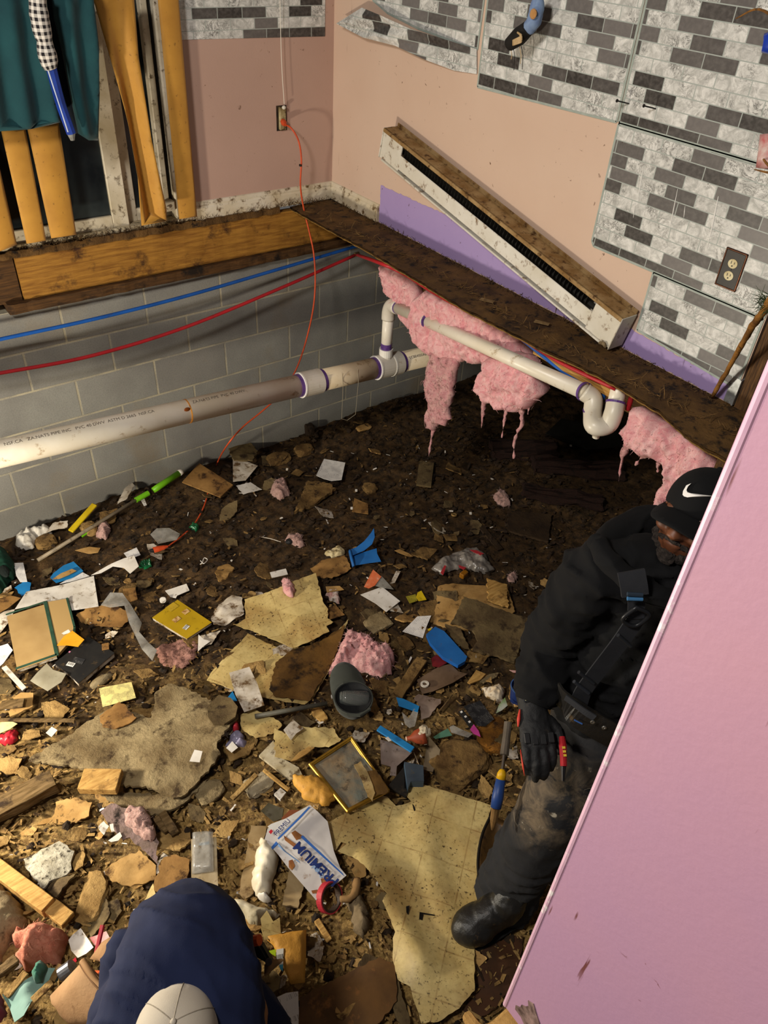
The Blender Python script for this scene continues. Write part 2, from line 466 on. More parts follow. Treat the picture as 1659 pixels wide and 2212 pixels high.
def m_paint(name, c, c2, specks, scuff):
    t = NT(name); v = t.coords(world=True)
    col = t.mix(t.step(t.noise(v, 1.6, 4), 0.3, 0.7), lin(c), lin(c2))
    sp = t.math('MULTIPLY', t.step(t.noise(v, 42, 5, 0.62, 0.6), 0.665, 0.70), t.step(t.noise(v, 3.5, 3), 0.5 - specks, 0.62 - specks))
    col = t.mix(sp, col, lin(scuff))
    mp = t.n('ShaderNodeMapping'); mp.inputs['Scale'].default_value = (60, 60, 5); t.l(v, mp.inputs[0])
    st = t.math('MULTIPLY', t.step(t.noise(mp.outputs[0], 1, 3), 0.70, 0.73), t.step(t.noise(v, 2.5, 3), 0.5, 0.6))
    col = t.mix(st, col, lin(scuff))
    t.val(t.b.inputs['Base Color'], col); t.b.inputs['Roughness'].default_value = 0.55
    t.bump(t.noise(v, 120, 3), 0.12, 0.003); return t.m
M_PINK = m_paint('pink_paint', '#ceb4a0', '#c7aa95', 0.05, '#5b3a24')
M_PINK_SHADED = m_paint('pink_paint_shaded', '#ba9a8b', '#b09081', 0.03, '#5b3a24')  # same paint as the right wall, darkened in colour for its weaker light
M_MAUVE = m_paint('mauve_paint', '#b88b9b', '#ab84a0', 0.0, '#6a3a3a')
M_PURPLE = m_paint('purple_paint', '#a590c0', '#9c86b8', 0.08, '#4a3524')
M_TRIM = mat('white_trim', '#d8cfbb', '#c2b291', 5, 0.5, 0.5, '#5e4524', 22)
M_WOOD = mat('rim_wood', '#a8782f', '#7d521c', 2, 0.7, 0.42, '#3a2110', 6, 0.3, 9, grain=(3, 40, 40), world=True)
M_DWOOD = mat('dark_wood', '#5b3d1c', '#3a2611', 3, 0.8, 0.5, '#1d130a', 8, 0.4, 9, grain=(3, 40, 40), world=True)
M_DWOODY = mat('dark_wood_y', '#6a4a22', '#3d2812', 3, 0.8, 0.5, '#1d130a', 8, 0.4, 9, grain=(40, 3, 40), world=True)
M_FILTH = mat('filthy_floor', '#6b4d26', '#463016', 9, 0.85, 0.55, '#1c1209', 24, 0.8, 45)
M_PLYEDGE = mat('ply_edge', '#a8853f', '#6d4b1c', 14, 0.8, 0.5, '#2c1b0b', 30, 0.5, 60, world=True, grain=(40, 4, 40))
M_VOID = mat('night_outside', '#050606', rough=1.0)
M_SOIL = mat('soil', '#3c2a15', '#22170c', 5, 0.78, 0.4, '#15100a', 20, 0.9, 90, spec=0.35)
# ================================================================ the setting
FZ = 1.465
def soil():
    X0, X1, Y0, Y1, s = -4.4, 2.6, -4.4, 0.0, 0.016
    nx, ny = int((X1 - X0) / s), int((Y1 - Y0) / s)
    vs = []; fs = []
    for j in range(ny + 1):
        for i in range(nx + 1):
            x, y = X0 + (X1 - X0) * i / nx, Y0 + (Y1 - Y0) * j / ny
            p = V((x, y, 0)); d = 0.012 * noise.noise(p * 17) + 0.011 * abs(noise.noise(p * 34)) + 0.006 * noise.noise(p * 70)
            vs.append((x, y, gs(x, y) - 0.012 + d))
    for j in range(ny):
        for i in range(nx):
            a = j * (nx + 1) + i; fs.append((a, a + 1, a + nx + 2, a + nx + 1))
    t = NT('ground_soil'); v = t.coords(world=True)
    sx = t.n('ShaderNodeSeparateXYZ'); t.l(v, sx.inputs[0])
    # paler, splintered wood is mixed into the earth towards the near left end of the pit
    near = t.math('ADD', t.math('MULTIPLY', sx.outputs[0], -0.55), t.math('MULTIPLY', sx.outputs[1], -0.75))
    pale = t.math('ADD', t.step(near, 1.45, 3.1), t.math('MULTIPLY', t.math('SUBTRACT', t.noise(v, 4.5, 5, 0.65), 0.5), 1.5))
    dark = t.mix(t.step(t.noise(v, 22, 7, 0.7), 0.38, 0.62), lin('#23190d'), lin('#553e22'))
    dark = t.mix(t.step(t.noise(v, 75, 4, 0.7), 0.58, 0.7), dark, lin('#6a4e2a'))
    tan = t.mix(t.step(t.noise(v, 30, 7, 0.72, 0.8), 0.38, 0.6), lin('#5b4120'), lin('#ae8d50'))
    tan = t.mix(t.step(t.noise(v, 90, 4, 0.7), 0.55, 0.68), tan, lin('#cdab6c'))
    tan = t.mix(t.step(t.noise(v, 11, 6, 0.7), 0.58, 0.68), tan, lin('#2c1c0c'))
    t.val(t.b.inputs['Base Color'], t.mix(t.step(pale, 0.2, 0.75), dark, tan))
    t.b.inputs['Roughness'].default_value = 0.7; t.b.inputs['Specular IOR Level'].default_value = 0.3
    t.bump(t.noise(v, 110, 6, 0.75), 0.9, 0.008)
    return struct('ground', (vs, fs), t.m, loc=(0, 0, 0), smooth=True)
soil()
# foundation wall of blocks with sill and rim board on it
struct('wall_foundation', bx(-4.4, 2.6, 0.0, 0.2, -0.3, 1.2), M_BLOCK)
struct('wall_foundation_far', bx(2.6, 2.8, -4.4, 0.2, -0.3, 1.42), M_BLOCK)
def plank_line(x0, x1, y0, y1, z0, z1, amp, n=160, sd=0):
    """long board along x whose face and top edge are chewed"""
    vs = []; fs = []
    for i in range(n + 1):
        x = x0 + (x1 - x0) * i / n; q = V((x * 9, sd, 0))
        a = amp * noise.noise(q * 2); b = amp * noise.noise(q * 3 + V((0, 7, 0)))
        vs += [(x, y0 + a, z0 + b * .4), (x, y0 + a * .6, z1 + b), (x, y1, z1 + b), (x, y1, z0 + b * .4)]
    for i in range(n):
        for k in range(4):
            q = (k + 1) % 4; fs.append((i * 4 + k, i * 4 + q, i * 4 + 4 + q, i * 4 + 4 + k))
    fs.append((3, 2, 1, 0)); fs.append(tuple(n * 4 + k for k in range(4)))
    return vs, fs
o = struct('trim_sill', plank_line(-1.72, 2.5, -0.035, 0.14, 1.2, 1.245, 0.006, sd=3), M_DWOOD)
o = struct('trim_rim_board', plank_line(-1.64, 2.5, -0.012, 0.03, 1.247, 1.437, 0.002, sd=5), M_WOOD)
struct('trim_rim_end', bx(-4.4, -1.646, 0.0, 0.1, 1.24, 1.437), M_DWOOD)
struct('trim_floor_edge', plank_line(-4.4, -0.33, -0.02, 0.16, 1.437, 1.468, 0.012, 260, 9), M_FILTH)
# left wall, its opening with a sliding glass door, baseboard
struct('wall_left', bx(-0.79, 0.0, 0.0, 0.1, 1.46, 3.2), M_PINK_SHADED)
struct('wall_left_header', bx(-3.2, -0.79, 0.0, 0.1, 2.95, 3.2), M_PINK_SHADED)
struct('wall_left_end', bx(-4.4, -2.9, 0.0, 0.1, 1.46, 3.2), M_PINK_SHADED)
struct('backdrop_night', bx(-3.2, -0.5, 0.62, 0.64, 1.2, 3.3), M_VOID)
M_FRAMEW = mat('white_vinyl_frame', '#d6cdb8', '#b8ab8e', 6, 0.4, 0.42, '#4e3b20', 30)
def m_glass():
    t = NT('dusty_glass'); v = t.coords(world=True)
    t.val(t.b.inputs['Base Color'], t.mix(t.step(t.noise(v, 5, 6), 0.4, 0.75), lin('#12171a'), lin('#3d4443')))
    t.b.inputs['Roughness'].default_value = 0.16; t.b.inputs['Specular IOR Level'].default_value = 0.6
    t.b.inputs['Alpha'].default_value = 0.88
    return t.m
M_GLASS = m_glass()
def door_panel(n, x0, x1, y, st, zb=1.485):
    d = struct('door_%d' % n, join(bx(x0, x0 + st, y, y + 0.035, zb, 2.94, .003), bx(x1 - st, x1, y, y + 0.035, zb, 2.94, .003), bx(x0 + st, x1 - st, y + .001, y + 0.034, zb, zb + 0.055, .003), bx(x0 + st, x1 - st, y, y + 0.035, 2.89, 2.94)), M_FRAMEW)
    mk('pane', bx(x0 + st - .003, x1 - st + .003, y + .014, y + .02, zb + .05, 2.892), M_GLASS, parent=d)
door_panel(1, -2.1, -1.107, 0.012, 0.075)
door_panel(2, -1.10, -0.86, 0.055, 0.05)
struct('trim_1', join(bx(-0.935, -0.905, 0.004, 0.045, 1.56, 2.95, .004), bx(-0.885, -0.79, -0.012, 0.05, 1.468, 2.97, .006)), M_FRAMEW)
struct('trim_2', bx(-0.903, -0.887, 0.02, 0.045, 1.56, 2.95), mat('black_seal', '#121110', rough=.6))
struct('trim_3', bx(-2.9, -0.8, -0.005, 0.09, 1.466, 1.487, .003), mat('door_track', '#c4b89c', '#7d6844', 9, 0.5, 0.6, '#2c2013', 40))
tag(mk('track_roller', join(bx(-0.945, -0.89, -0.02, 0.02, 1.53, 1.575, .004), tube([(-0.93, -0.022, 1.55), (-0.93, -0.03, 1.55)], .008)), M_FRAMEW), 'dirty white end block at the foot of the door frame', 'door hardware')
def base_prof(x0, x1, along, mt, name):
    pr = [(0, 0), (0.014, 0), (0.014, 0.055), (0.010, 0.062), (0.012, 0.07), (0.005, 0.082), (0, 0.085)]
    vs = []; fs = []; n = len(pr)
    for s in (x0, x1):
        for d, z in pr: vs.append((s, -d, FZ + z) if along == 'x' else (-d, s, FZ + z))
    for k in range(n):
        q = (k + 1) % n; fs.append((k, q, n + q, n + k))
    fs.append(tuple(range(n - 1, -1, -1))); fs.append(tuple(range(n, 2 * n)))
    return struct(name, (vs, fs), mt)
base_prof(-0.79, 0.0, 'x', M_TRIM, 'baseboard_left')
base_prof(0.0, -0.425, 'y', M_TRIM, 'baseboard_right')
# right wall with the purple patch left by the baseboard, ending at a doorway
WE = -2.462
struct('wall_right', bx(0.0, 0.11, WE, 0.1, 1.462, 3.2), M_PINK)
def yz(pts, x): return [V((x, q[0], q[1])) for q in pts]
def wall_sheet(name, pts, mt, x=-0.0015, th=0.0012, jag=0, sd=0, uv0=(0, 0), bend=None, sp=0.05):
    poly = [V(p) for p in pts]
    if jag: poly = jagged(poly, jag, 0.012, sd)
    def top(q, d):
        e = bend(q) if bend else (0, 0)
        return V((x - th - e[0], q.x, q.y + e[1]))
    (vs, fs), uv = plate(poly, sp, top, lambda q, d: top(q, d) + V((th, 0, 0)))
    uv = [(-a - uv0[0] + 6, b - uv0[1] + 6) for a, b in uv]
    return mk(name, (vs, fs), mt, uvs=uv)
struct_p = wall_sheet('trim_4', [(-.428, FZ), (-.428, 1.642), (-1.90, 1.648), (-1.93, 1.552), (-2.455, 1.522), (-2.455, FZ)], M_PURPLE, x=-0.0005, th=.0008, jag=.003, sd=4); struct_p['kind'] = 'structure'
struct('trim_5', join(bx(-0.012, 0.112, WE - 0.006, WE, 1.466, 1.56), bx(-0.006, -0.001, WE - .002, WE + .032, 1.466, 1.56)), mat('galvanised', '#b9bcbc', '#8d8f8c', 20, 0.45, 0.35, '#4a3a28', 30, metal=.6))
struct('trim_6', bx(0.0, 0.10, -2.515, WE - .008, 1.2, 3.2), mat('raw_stud', '#6a4a28', '#2c1c10', 6, .8, world=True, grain=(30, 30, 2)))
struct('trim_7', bx(0.0, 0.10, -2.60, -2.52, 1.2, 3.2), mat('dark_post', '#1c130d', '#0f0a07', 6, .8))
M_GROUT = mat('grout_edge', '#8f9a92', '#a3aaa2', 30, .5)
def tsheet(pts, label, uv0, **k):
    o = wall_sheet('tile_sheet', pts, M_TILE, uv0=uv0, **k)
    tag(o, label, 'wall tile', 'stick-on tile sheets')
    poly = [V(p) for p in pts]; n = len(poly); g = []
    for i in range(n):
        a, b = poly[i], poly[(i + 1) % n]; dirn = (b - a).normalized(); nn = V((-dirn.y, dirn.x)) * 0.004
        if k.get('bend'): continue
        vs = [V((-0.0032, q.x, q.y)) for q in (a - nn, b - nn, b + nn, a + nn)] + [V((-0.0008, q.x, q.y)) for q in (a - nn, b - nn, b + nn, a + nn)]
        g.append((vs, [(3, 2, 1, 0), (4, 5, 6, 7), (0, 1, 5, 4), (1, 2, 6, 5), (2, 3, 7, 6), (3, 0, 4, 7)]))
    if g: mk('sheet_border', join(*g), M_GROUT, parent=o)
    return o
TOP = 2.95
yzp = lambda *p: [tuple(RW(*q).yz) for q in p]
tsheet(yzp((800, -160), (806, 0), (838, 28), (905, 62), (1032, 108)) + [(-1.02, TOP), (-.30, TOP)], 'tile sheet of grey and marble bricks whose lower left part has come away', (0.02, 2.185))
tsheet([(-1.026, TOP), (-1.726, TOP), (-1.726, 2.19), (-1.026, 2.172)], 'tile sheet high on the right wall behind the hanging ornament', (1.04, 2.19))
tsheet([(-1.737, TOP), (-2.455, TOP), (-2.455, 2.192), (-1.737, 2.192)], 'tile sheet at the top right with the two black nails near its corner', (1.737, 2.192))
tsheet([(-1.737, 2.188), (-2.455, 2.188), (-2.455, 1.775), (-1.75, 1.775), (-1.737, 1.79)], 'tile sheet with white drips above the black outlet plate', (1.79, 1.775))
tsheet([(-2.025, 1.771), (-2.455, 1.771), (-2.455, 1.524), (-2.025, 1.555)], 'lowest tile sheet on the right wall just over the purple strip', (2.03, 1.526))
ts_ = [o for o in bpy.data.objects if 'streaks' in o.get('label', '')][0]
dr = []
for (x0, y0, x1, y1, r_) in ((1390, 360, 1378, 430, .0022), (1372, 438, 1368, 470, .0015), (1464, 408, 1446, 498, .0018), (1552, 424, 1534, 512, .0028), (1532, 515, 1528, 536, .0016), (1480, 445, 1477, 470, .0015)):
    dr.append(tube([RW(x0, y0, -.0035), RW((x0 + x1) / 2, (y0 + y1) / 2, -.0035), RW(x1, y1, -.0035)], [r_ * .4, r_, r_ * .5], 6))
mk('white_streaks', join(*dr), mat('streak_white', '#e6e4de', rough=.4), parent=ts_)  # thin raised white streaks running down this tile sheet
# the peeled corner hanging off the wall
def peel(q):
    a = sm(-1.03, -0.35, q[0])
    return (0.05 * a + .012 * math.sin(q[1] * 60 + q[0] * 18) * a, 0.0)
tsheet(yzp((752, 50), (800, 16), (845, 32), (905, 62), (1032, 106), (1032, 160), (985, 152), (930, 128), (870, 98), (805, 80)), 'peeled lower edge of tile sheet curling off the pink wall', (0.3, 2.2), bend=peel, sp=.025, th=.002, x=-.004)
lt = wall_sheet('tile_sheet', [(-0.80, 2.215), (-0.80, TOP), (-0.052, TOP), (-0.052, 2.205)], M_TILE, uv0=(0.05, 2.212))
for vtx in lt.data.vertices:
    p = vtx.co + lt.location; q = V((p.y, p.x, p.z)); vtx.co = q
lt.location = (0, 0, 0)
tag(lt, 'tile sheet on the left wall beside the yellow slat', 'wall tile', 'stick-on tile sheets')
mk('sheet_border', join(bx(-.80, -.046, -.0034, -.0004, 2.199, 2.211), bx(-.056, -.046, -.0034, -.0004, 2.2, TOP)), M_GROUT, parent=lt)
lt['_b'] = [0, 0, 0]
# cut strip of subfloor along the right wall, what carries it
def strip():
    """the cut edge wanders; plywood with layered edge and a coat of filth on top"""
    ks = [hit(*p, 2, FZ) for p in ((685, 475), (780, 526), (907, 601), (1002, 659), (1119, 718), (1177, 749), (1240, 776), (1326, 819), (1429, 883), (1500, 945), (1564, 980))]
    ks = [(0.0, ks[0].x)] + [(p.y, p.x) for p in ks] + [(-3.3, ks[-1].x)]
    n = 220; vs = []; fs = []
    for i in range(n + 1):
        y = -3.3 * i / n
        for a, b in zip(ks, ks[1:]):
            if b[0] <= y <= a[0]: x = a[1] + (b[1] - a[1]) * (a[0] - y) / (a[0] - b[0])
        x += 0.006 * noise.noise(V((y * 22, 0, 0))) + 0.004 * noise.noise(V((y * 60, 3, 0)))
        m_ = 7
        for k in range(m_ + 1):
            xx = x + (0.12 - x) * k / m_
            vs.append((xx, y, FZ - 0.012 * (1 - k / m_) + 0.007 * noise.noise(V((xx * 14, y * 14, 1))) * (1 if k else .3)))
        vs.append((x + 0.004, y, FZ - 0.024)); vs.append((x + .012, y, FZ - 0.034)); vs.append((0.12, y, FZ - 0.034))
    w = 11
    mi = []
    for i in range(n):
        for k in range(w):
            q = (k + 1) % w
            fs.append((i * w + k, i * w + w + k, i * w + w + q, i * w + q)); mi.append(1 if k in (7, 8, 10) else 0)
            if k == 7 or k == 8: mi[-1] = 1
            if k == 10: mi[-1] = 1
    # first edge column (k=10 -> q=0) is the cut edge closing the loop
    fs.append(tuple(range(w))); mi.append(0); fs.append(tuple(n * w + k for k in range(w - 1, -1, -1))); mi.append(0)
    return (vs, fs), mi
g, mi = strip()
# the loop order is top row, then underside: the cut face is the column joining them
vs, fs = g
def facing(f):
    a, b, c = V(vs[f[0]]), V(vs[f[1]]), V(vs[f[2]]); return (b - a).cross(c - a)
mi = [1 if sum(V(vs[i]).z for i in f) / len(f) < FZ - 0.016 else 0 for f in fs]
struct('floor', (vs, fs), ([M_FILTH, M_PLYEDGE], mi))
struct('floor_camera_side', bx(-4.4, -1.9, -5.2, -3.40, FZ - .035, FZ), M_FILTH)
struct('floor_beyond_door', bx(0.12, 2.6, -3.3, 0.0, FZ - .035, FZ), M_FILTH)
struct('beam_1', bx(-0.165, -0.127, -2.12, -1.70, 1.355, 1.43), mat('joist_light', '#b98f4c', '#8a6226', 3, .75, .4, '#3a2412', 9, world=True, grain=(40, 3, 40)))
struct('beam_2', bx(0.05, 0.12, -3.3, -0.62, 1.20, 1.43), M_DWOODY)
struct('beam_3', bx(-0.26, 2.5, -2.64, -2.60, 1.2, 1.43), M_DWOOD)
for k, yy in enumerate((-0.5, -0.9, -1.3, -1.7)):
    struct('beam_%d' % (4 + k), bx(0.12, 2.5, yy - .02, yy + .02, 1.2, 1.43), M_DWOOD)
# mauve partition beside the camera: drywall with a metal-beaded corner
PX, PY = -1.897, -3.332
struct('wall_mauve', bx(PX, PX + 0.115, -5.2, PY - .004, FZ, 3.3), M_MAUVE)
struct('trim_8', tube([(PX + .002, PY - .003, FZ + .002), (PX + .002, PY - .003, 3.3)], 0.0042, 10), mat('corner_bead_paint', '#dcb4c4', '#c79fb6', 9, .4, .45, '#f0ece6', 40))
scf = [jagged([V((PY - .02 - .02, FZ + .10)), V((PY - .075, FZ + .06)), V((PY - .06, FZ + .01)), V((PY - .02, FZ + .03))], .006, .01, 5)]
ws = plate(scf[0], .02, lambda q, d: V((PX - .0012, q.x, q.y)), lambda q, d: V((PX - .0002, q.x, q.y)))[0]
o = struct('trim_9', ws, mat('scraped_drywall', '#9a8078', '#4d3a34', 40, .9, .4, '#241712', 60))
# splintered end of the floor under that partition
o = tag(mk('broken_subfloor', remesh(join(bx(-1.96, -1.78, -3.42, -3.335, FZ - .05, FZ - .018), bx(-1.95, -1.93, -3.40, -3.30, FZ - .05, FZ - .03)), .008, 1), mat('raw_splinter', '#c49a58', '#8a6530', 10, .8, .4, '#3a2412', 20, .6, 60)), 'splintered pale end of subfloor under the mauve wall', 'floor board')
# nails, outlets
M_BLACKM = mat('black_metal', '#121110', rough=.45, spec=.4)
for (px, py), (qx, qy), lab in (((1360, 225), (1336, 230), 'black nail sticking out of the tile wall, the left one'), ((1418, 236), (1392, 243), 'black nail sticking out of the tile wall, the right one')):
    p = RW(px, py); q = p + V((-0.055, .01, .012)); d = (q - p).normalized()
    n_ = tag(mk('nail', tube([p + V((.004, 0, 0)), q], .0022, 8), M_BLACKM), lab, 'nail', 'nails in the tile wall'); mk('nail_head', tube([q, q + d * .002], .0055, 10), M_BLACKM, parent=n_)
def outlet(name, c, n, v, label, plate_m, face_m, w, h, rim=None):
    n, v = V(n), V(v); u = v.cross(n); A_ = (u, v, n)
    t = thing(name, label, 'outlet', c)
    mk('cover_plate', box(c + n * .003, (w, h, .006), A_, .002), plate_m, parent=t)
    if rim: mk('plate_rim', join(*[box(c + u * sx * (w / 2 + .001) + n * .003, (.006, h + .008, .008), A_, .002) for sx in (-1, 1)], *[box(c + v * sy * (h / 2 + .001) + n * .003, (w + .008, .006, .008), A_, .002) for sy in (-1, 1)]), rim, parent=t)
    for s in (-1, 1):
        cc = c + v * s * .0195 + n * .0065
        f = mk('receptacle', tube([cc - n * .002, cc + n * .001], .0165, 20, rb=.0145), face_m, parent=t)
        mk('slots', join(box(cc + u * -.0055 + v * .003 + n * .0012, (.002, .0085, .001), A_), box(cc + u * .0055 + v * .003 + n * .0012, (.002, .007, .001), A_), tube([cc - v * .007 + n * .001, cc - v * .007 + n * .0018], .0025, 8)), M_BLACKM, parent=f)
    mk('screw', tube([c + n * .006, c + n * .0075], .003, 8), M_BLACKM, parent=t)
    return t
M_IVORY = mat('ivory', '#d9cfa8', '#bfae7e', 20, .4, .25, '#5a4526', 40)
outlet('wall_outlet', RW(1581, 582), (-1, 0, 0), (0, 0, 1), 'duplex outlet with black copper-edged plate on the tile wall', mat('bronze_black', '#23211f', '#2f2b28', 30, .4), M_IVORY, .07, .115, mat('copper_rim', '#6d4530', '#2a1a14', 14, .3, metal=.7))
co_ = LW(608, 255)
t = thing('wall_outlet', 'grimy outlet without cover on the left pink wall', 'outlet', co_)
mk('box_hole', bx(co_.x - .028, co_.x + .028, -.0015, .02, co_.z - .055, co_.z + .055), mat('box_dark', '#1c1611', '#3c2d1d', 20, .8), parent=t)
rc = mk('receptacle', bx(co_.x - .017, co_.x + .017, -.016, .0, co_.z - .05, co_.z + .05, .003), mat('ivory_grimy', '#b9ab80', '#7c6b45', 20, .5, .45, '#3a2a18', 40), parent=t)
mk('wire_nut', ball((co_.x + .002, -.022, co_.z + .05), (.010, .009, .009)), mat('chalk', '#cfcabd', rough=.7), parent=t)
# ================================================================ things on and along the walls
def vplate(px, ax, val, mt, name, th=.002, fold=None, sp=.03, parent=None, jag=0, puff=0, edge=.03, amp=0, fr=20, smooth=True, zmax=9):
    """a hanging sheet or soft mass in the upright plane coordinate[ax]=val; its outline is px"""
    SEED[0] += 1; sd = SEED[0]
    W_ = [hit(p[0], p[1], ax, val) for p in px]; o = 1 - ax
    poly = [V((p[o], p.z)) for p in W_]
    if jag: poly = jagged(poly, jag, max(.012, jag * 2), sd)
    off = V((sd * 2.7, sd, 0))
    def pt(q, d, s):
        k = min(1, d / edge); t = th / 2 + puff * math.sqrt(max(0, 1 - (1 - k) ** 2))
        e = -s * t + (fold(q) if fold else 0)
        if amp: e += -s * amp * (noise.fractal(V((q.x, q.y * .6, 0)) * fr + off, .75, 2.1, 6) + .35 * noise.noise(V((q.x, q.y * .3, 3)) * fr * 3)) * min(1, d / edge * 1.5)
        r = [0, 0, min(q.y, zmax)]; r[o] = q.x; r[ax] = val + e
        return V(r)
    g, uv = plate(poly, sp, lambda q, d: pt(q, d, 1), lambda q, d: pt(q, d, -1))
    if ax == 1: pass
    return mk(name, g, mt, parent=parent, uvs=uv, smooth=smooth)
def m_felt(name, c, c2):
    t = NT(name); v = t.coords(world=True)
    col = t.mix(t.step(t.noise(v, 9, 5), 0.3, 0.7), lin(c), lin(c2))
    col = t.mix(t.math('MULTIPLY', t.step(t.noise(v, 60, 4), 0.64, 0.72), 0.6), col, lin('#6b4514'))
    t.val(t.b.inputs['Base Color'], col); t.b.inputs['Roughness'].default_value = .7
    t.b.inputs['Sheen Weight'].default_value = .1
    t.bump(t.noise(v, 400, 2), .15, .001); return t.m
M_VANE = m_felt('mustard_vane', '#c08c33', '#ad7a28')
lab = ['mustard blind slat cut off by the left edge of the photo', 'mustard blind slat below the teal coat, left of the pair', 'mustard blind slat below the teal coat, right of the pair', 'twisted mustard blind slat hanging across the dark glass', 'straight mustard blind slat beside the pink wall']
outl = [(-1, [(-60, 250), (0, 360), (38, 530), (0, 542), (-60, 540)]), (-.11, [(2, 280), (55, 276), (100, 520), (58, 527)]), (-.11, [(60, 277), (128, 262), (166, 508), (112, 516)]),
        (-.10, [(195, -10), (285, -10), (292, 120), (318, 300), (352, 445), (350, 470), (297, 481), (290, 380), (272, 270), (262, 235), (245, 175), (222, 90)]), (-.055, [(340, -12), (386, -12), (426, 468), (388, 474)])]
for (yv, px), lb in zip(outl, lab):
    if yv == -1: yv = -.10
    W_ = [LW(*p, yv) for p in px]; cx = sum(p.x for p in W_) / len(W_)
    if 'twisted' in lb:
        fold = lambda q: -.03 * math.sin((q.x + 1.05) * 60 + q.y * 3.0) * sm(2.5, 1.9, q.y) - .02
    else: fold = lambda q, cx=cx: .16 * (q.x - cx) ** 2 / .045 - .004
    tag(vplate(px, 1, yv, M_VANE, 'blind_slat', th=.0016, fold=fold, sp=.016), lb, 'blind', 'vertical blind slats')
# teal coat: body and sleeve, with the flap of a lining
def m_cloth(name, c, c2, amp=.3, sc=300, rough=.9, chk=None, sheen=.12):
    t = NT(name); v = t.coords(world=True)
    col = t.mix(t.step(t.noise(v, 8, 4), .3, .7), lin(c), lin(c2))
    if chk:
        uv = t.coords(uv=True); sx = t.n('ShaderNodeSeparateXYZ'); t.l(uv, sx.inputs[0])
        f = lambda k: t.math('LESS_THAN', t.math('FRACT', t.math('DIVIDE', sx.outputs[k], chk)), .5)
        s = t.math('ADD', f(0), f(1)); col = t.mix(t.math('MULTIPLY', s, .5), lin('#ded8cf'), lin('#1d1a1e'))
    t.val(t.b.inputs['Base Color'], col); t.b.inputs['Roughness'].default_value = rough; t.b.inputs['Sheen Weight'].default_value = sheen; t.b.inputs['Specular IOR Level'].default_value = .25
    t.bump(t.noise(v, sc, 2), amp, .001); return t.m
M_TEAL = m_cloth('teal_wool', '#1a464a', '#14393f')
coat = thing('coat', 'teal coat hanging over the sliding door at the upper left', 'coat', LW(90, 100, -.2))
fold = lambda q: -.016 * math.sin(q.x * 62 + 1.5 * math.sin(q.y * 4)) - .012 * noise.noise(V((q.x * 14, q.y * 6, 2)))
vplate([(-60, -20), (98, -20), (112, 120), (118, 215), (128, 262), (60, 276), (-60, 284)], 1, -.19, M_TEAL, 'coat_body', th=.02, puff=.02, edge=.03, fold=fold, sp=.014, parent=coat)
vplate([(112, -20), (196, -20), (208, 90), (210, 200), (212, 303), (190, 302), (168, 288), (150, 200), (135, 110), (118, 40)], 1, -.165, M_TEAL, 'sleeve', th=.02, puff=.035, edge=.035, fold=fold, sp=.014, parent=coat)
vplate([(88, -20), (118, -20), (160, 180), (172, 286), (160, 290), (128, 200), (110, 100)], 1, -.15, m_cloth('dark_lining', '#101722', '#0b1018'), 'lining', th=.004, sp=.03, parent=coat)
# rolled umbrella: checked cover, blue lower half, clear tip
um = thing('umbrella', 'rolled umbrella with checked cover and blue lower half in front of the teal coat', 'umbrella', LW(120, 150, -.25))
M_CHK = m_cloth('checked_cloth', '#dddddd', '#dddddd', chk=.021)
def tubeuv(path, r, n=16):
    g = tube(path, r, n); L = [0]
    for a, b in zip(path, path[1:]): L.append(L[-1] + (V(b) - V(a)).length)
    rr = r if isinstance(r, (int, float)) else sum(r) / len(r)
    return g, [(min(k, n - k) / n * 2 * PI * rr, L[i]) for i in range(len(path)) for k in range(n)]
p = [LW(x, y, -.25) for x, y in ((80, -10), (86, 40), (96, 90), (103, 125), (110, 148))]
g, uv = tubeuv(spline(p, 6), [.030, .030, .033, .026, .034, .030, .022]); g = displace(g, .004, 30)
mk('checked_cover', g, M_CHK, parent=um, uvs=uv, smooth=True)
p = [LW(x, y, -.25) for x, y in ((109, 140), (130, 220), (154, 288))]
mk('blue_cover', tube(spline(p, 6), [.020, .019, .018], 8), mat('blue_nylon', '#1d3f9e', '#16327f', 9, .4), parent=um)
mk('tip', tube([LW(153, 285, -.25), LW(157, 303, -.25)], [.018, .013, .008], 8), mat('clear_tip', '#b9bcb8', '#7d7d78', 30, .3, trans=.3), parent=um)
mk('edge_strip', tube([LW(104, 152, -.263), LW(147, 285, -.263)], .003, 6), mat('clear_sleeve', '#bcc6d8', rough=.3), parent=um)
# thin white string above the outlet
s_ = [LW(604, -40, -.035), LW(606, 60, -.03), LW(609, 150, -.03), LW(614, 225, -.03)]
tag(mk('string', tube(spline(s_, 8), .0016, 6), mat('white_string', '#e0dacb', rough=.8)), 'thin white string hanging down to the outlet on the left wall', 'string')
# orange extension cord
M_ORANGE = mat('orange_cord', '#d2542a', '#b8431f', 20, .45, .12, '#4b2c15', 40)
cp = [LW(614, 268, -.03), LW(630, 278, -.07), LW(645, 305, -.10), LW(651, 345, -.11), LW(649, 400, -.10), LW(656, 450, -.09), LW(668, 500, -.12), LW(678, 550, -.16), LW(681, 610, -.22), LW(676, 670, -.28), LW(660, 740, -.35), LW(640, 797, -.40), LW(612, 845, -.42), LW(570, 885, -.40), LW(525, 922, -.38), LW(492, 960, -.40)]
for q in ((470, 1000), (452, 1050), (440, 1085), (420, 1122), (392, 1152), (362, 1175)): cp.append(gp(q[0], q[1], .012))
cord = tag(mk('extension_cord', tube(spline(cp, 7), .0042, 8), M_ORANGE, smooth=True), 'orange extension cord from the grimy outlet down into the dirt', 'cord')
d = (gp(331, 1184, .02) - gp(362, 1175, .02)).normalized(); e0 = gp(362, 1175, .018)
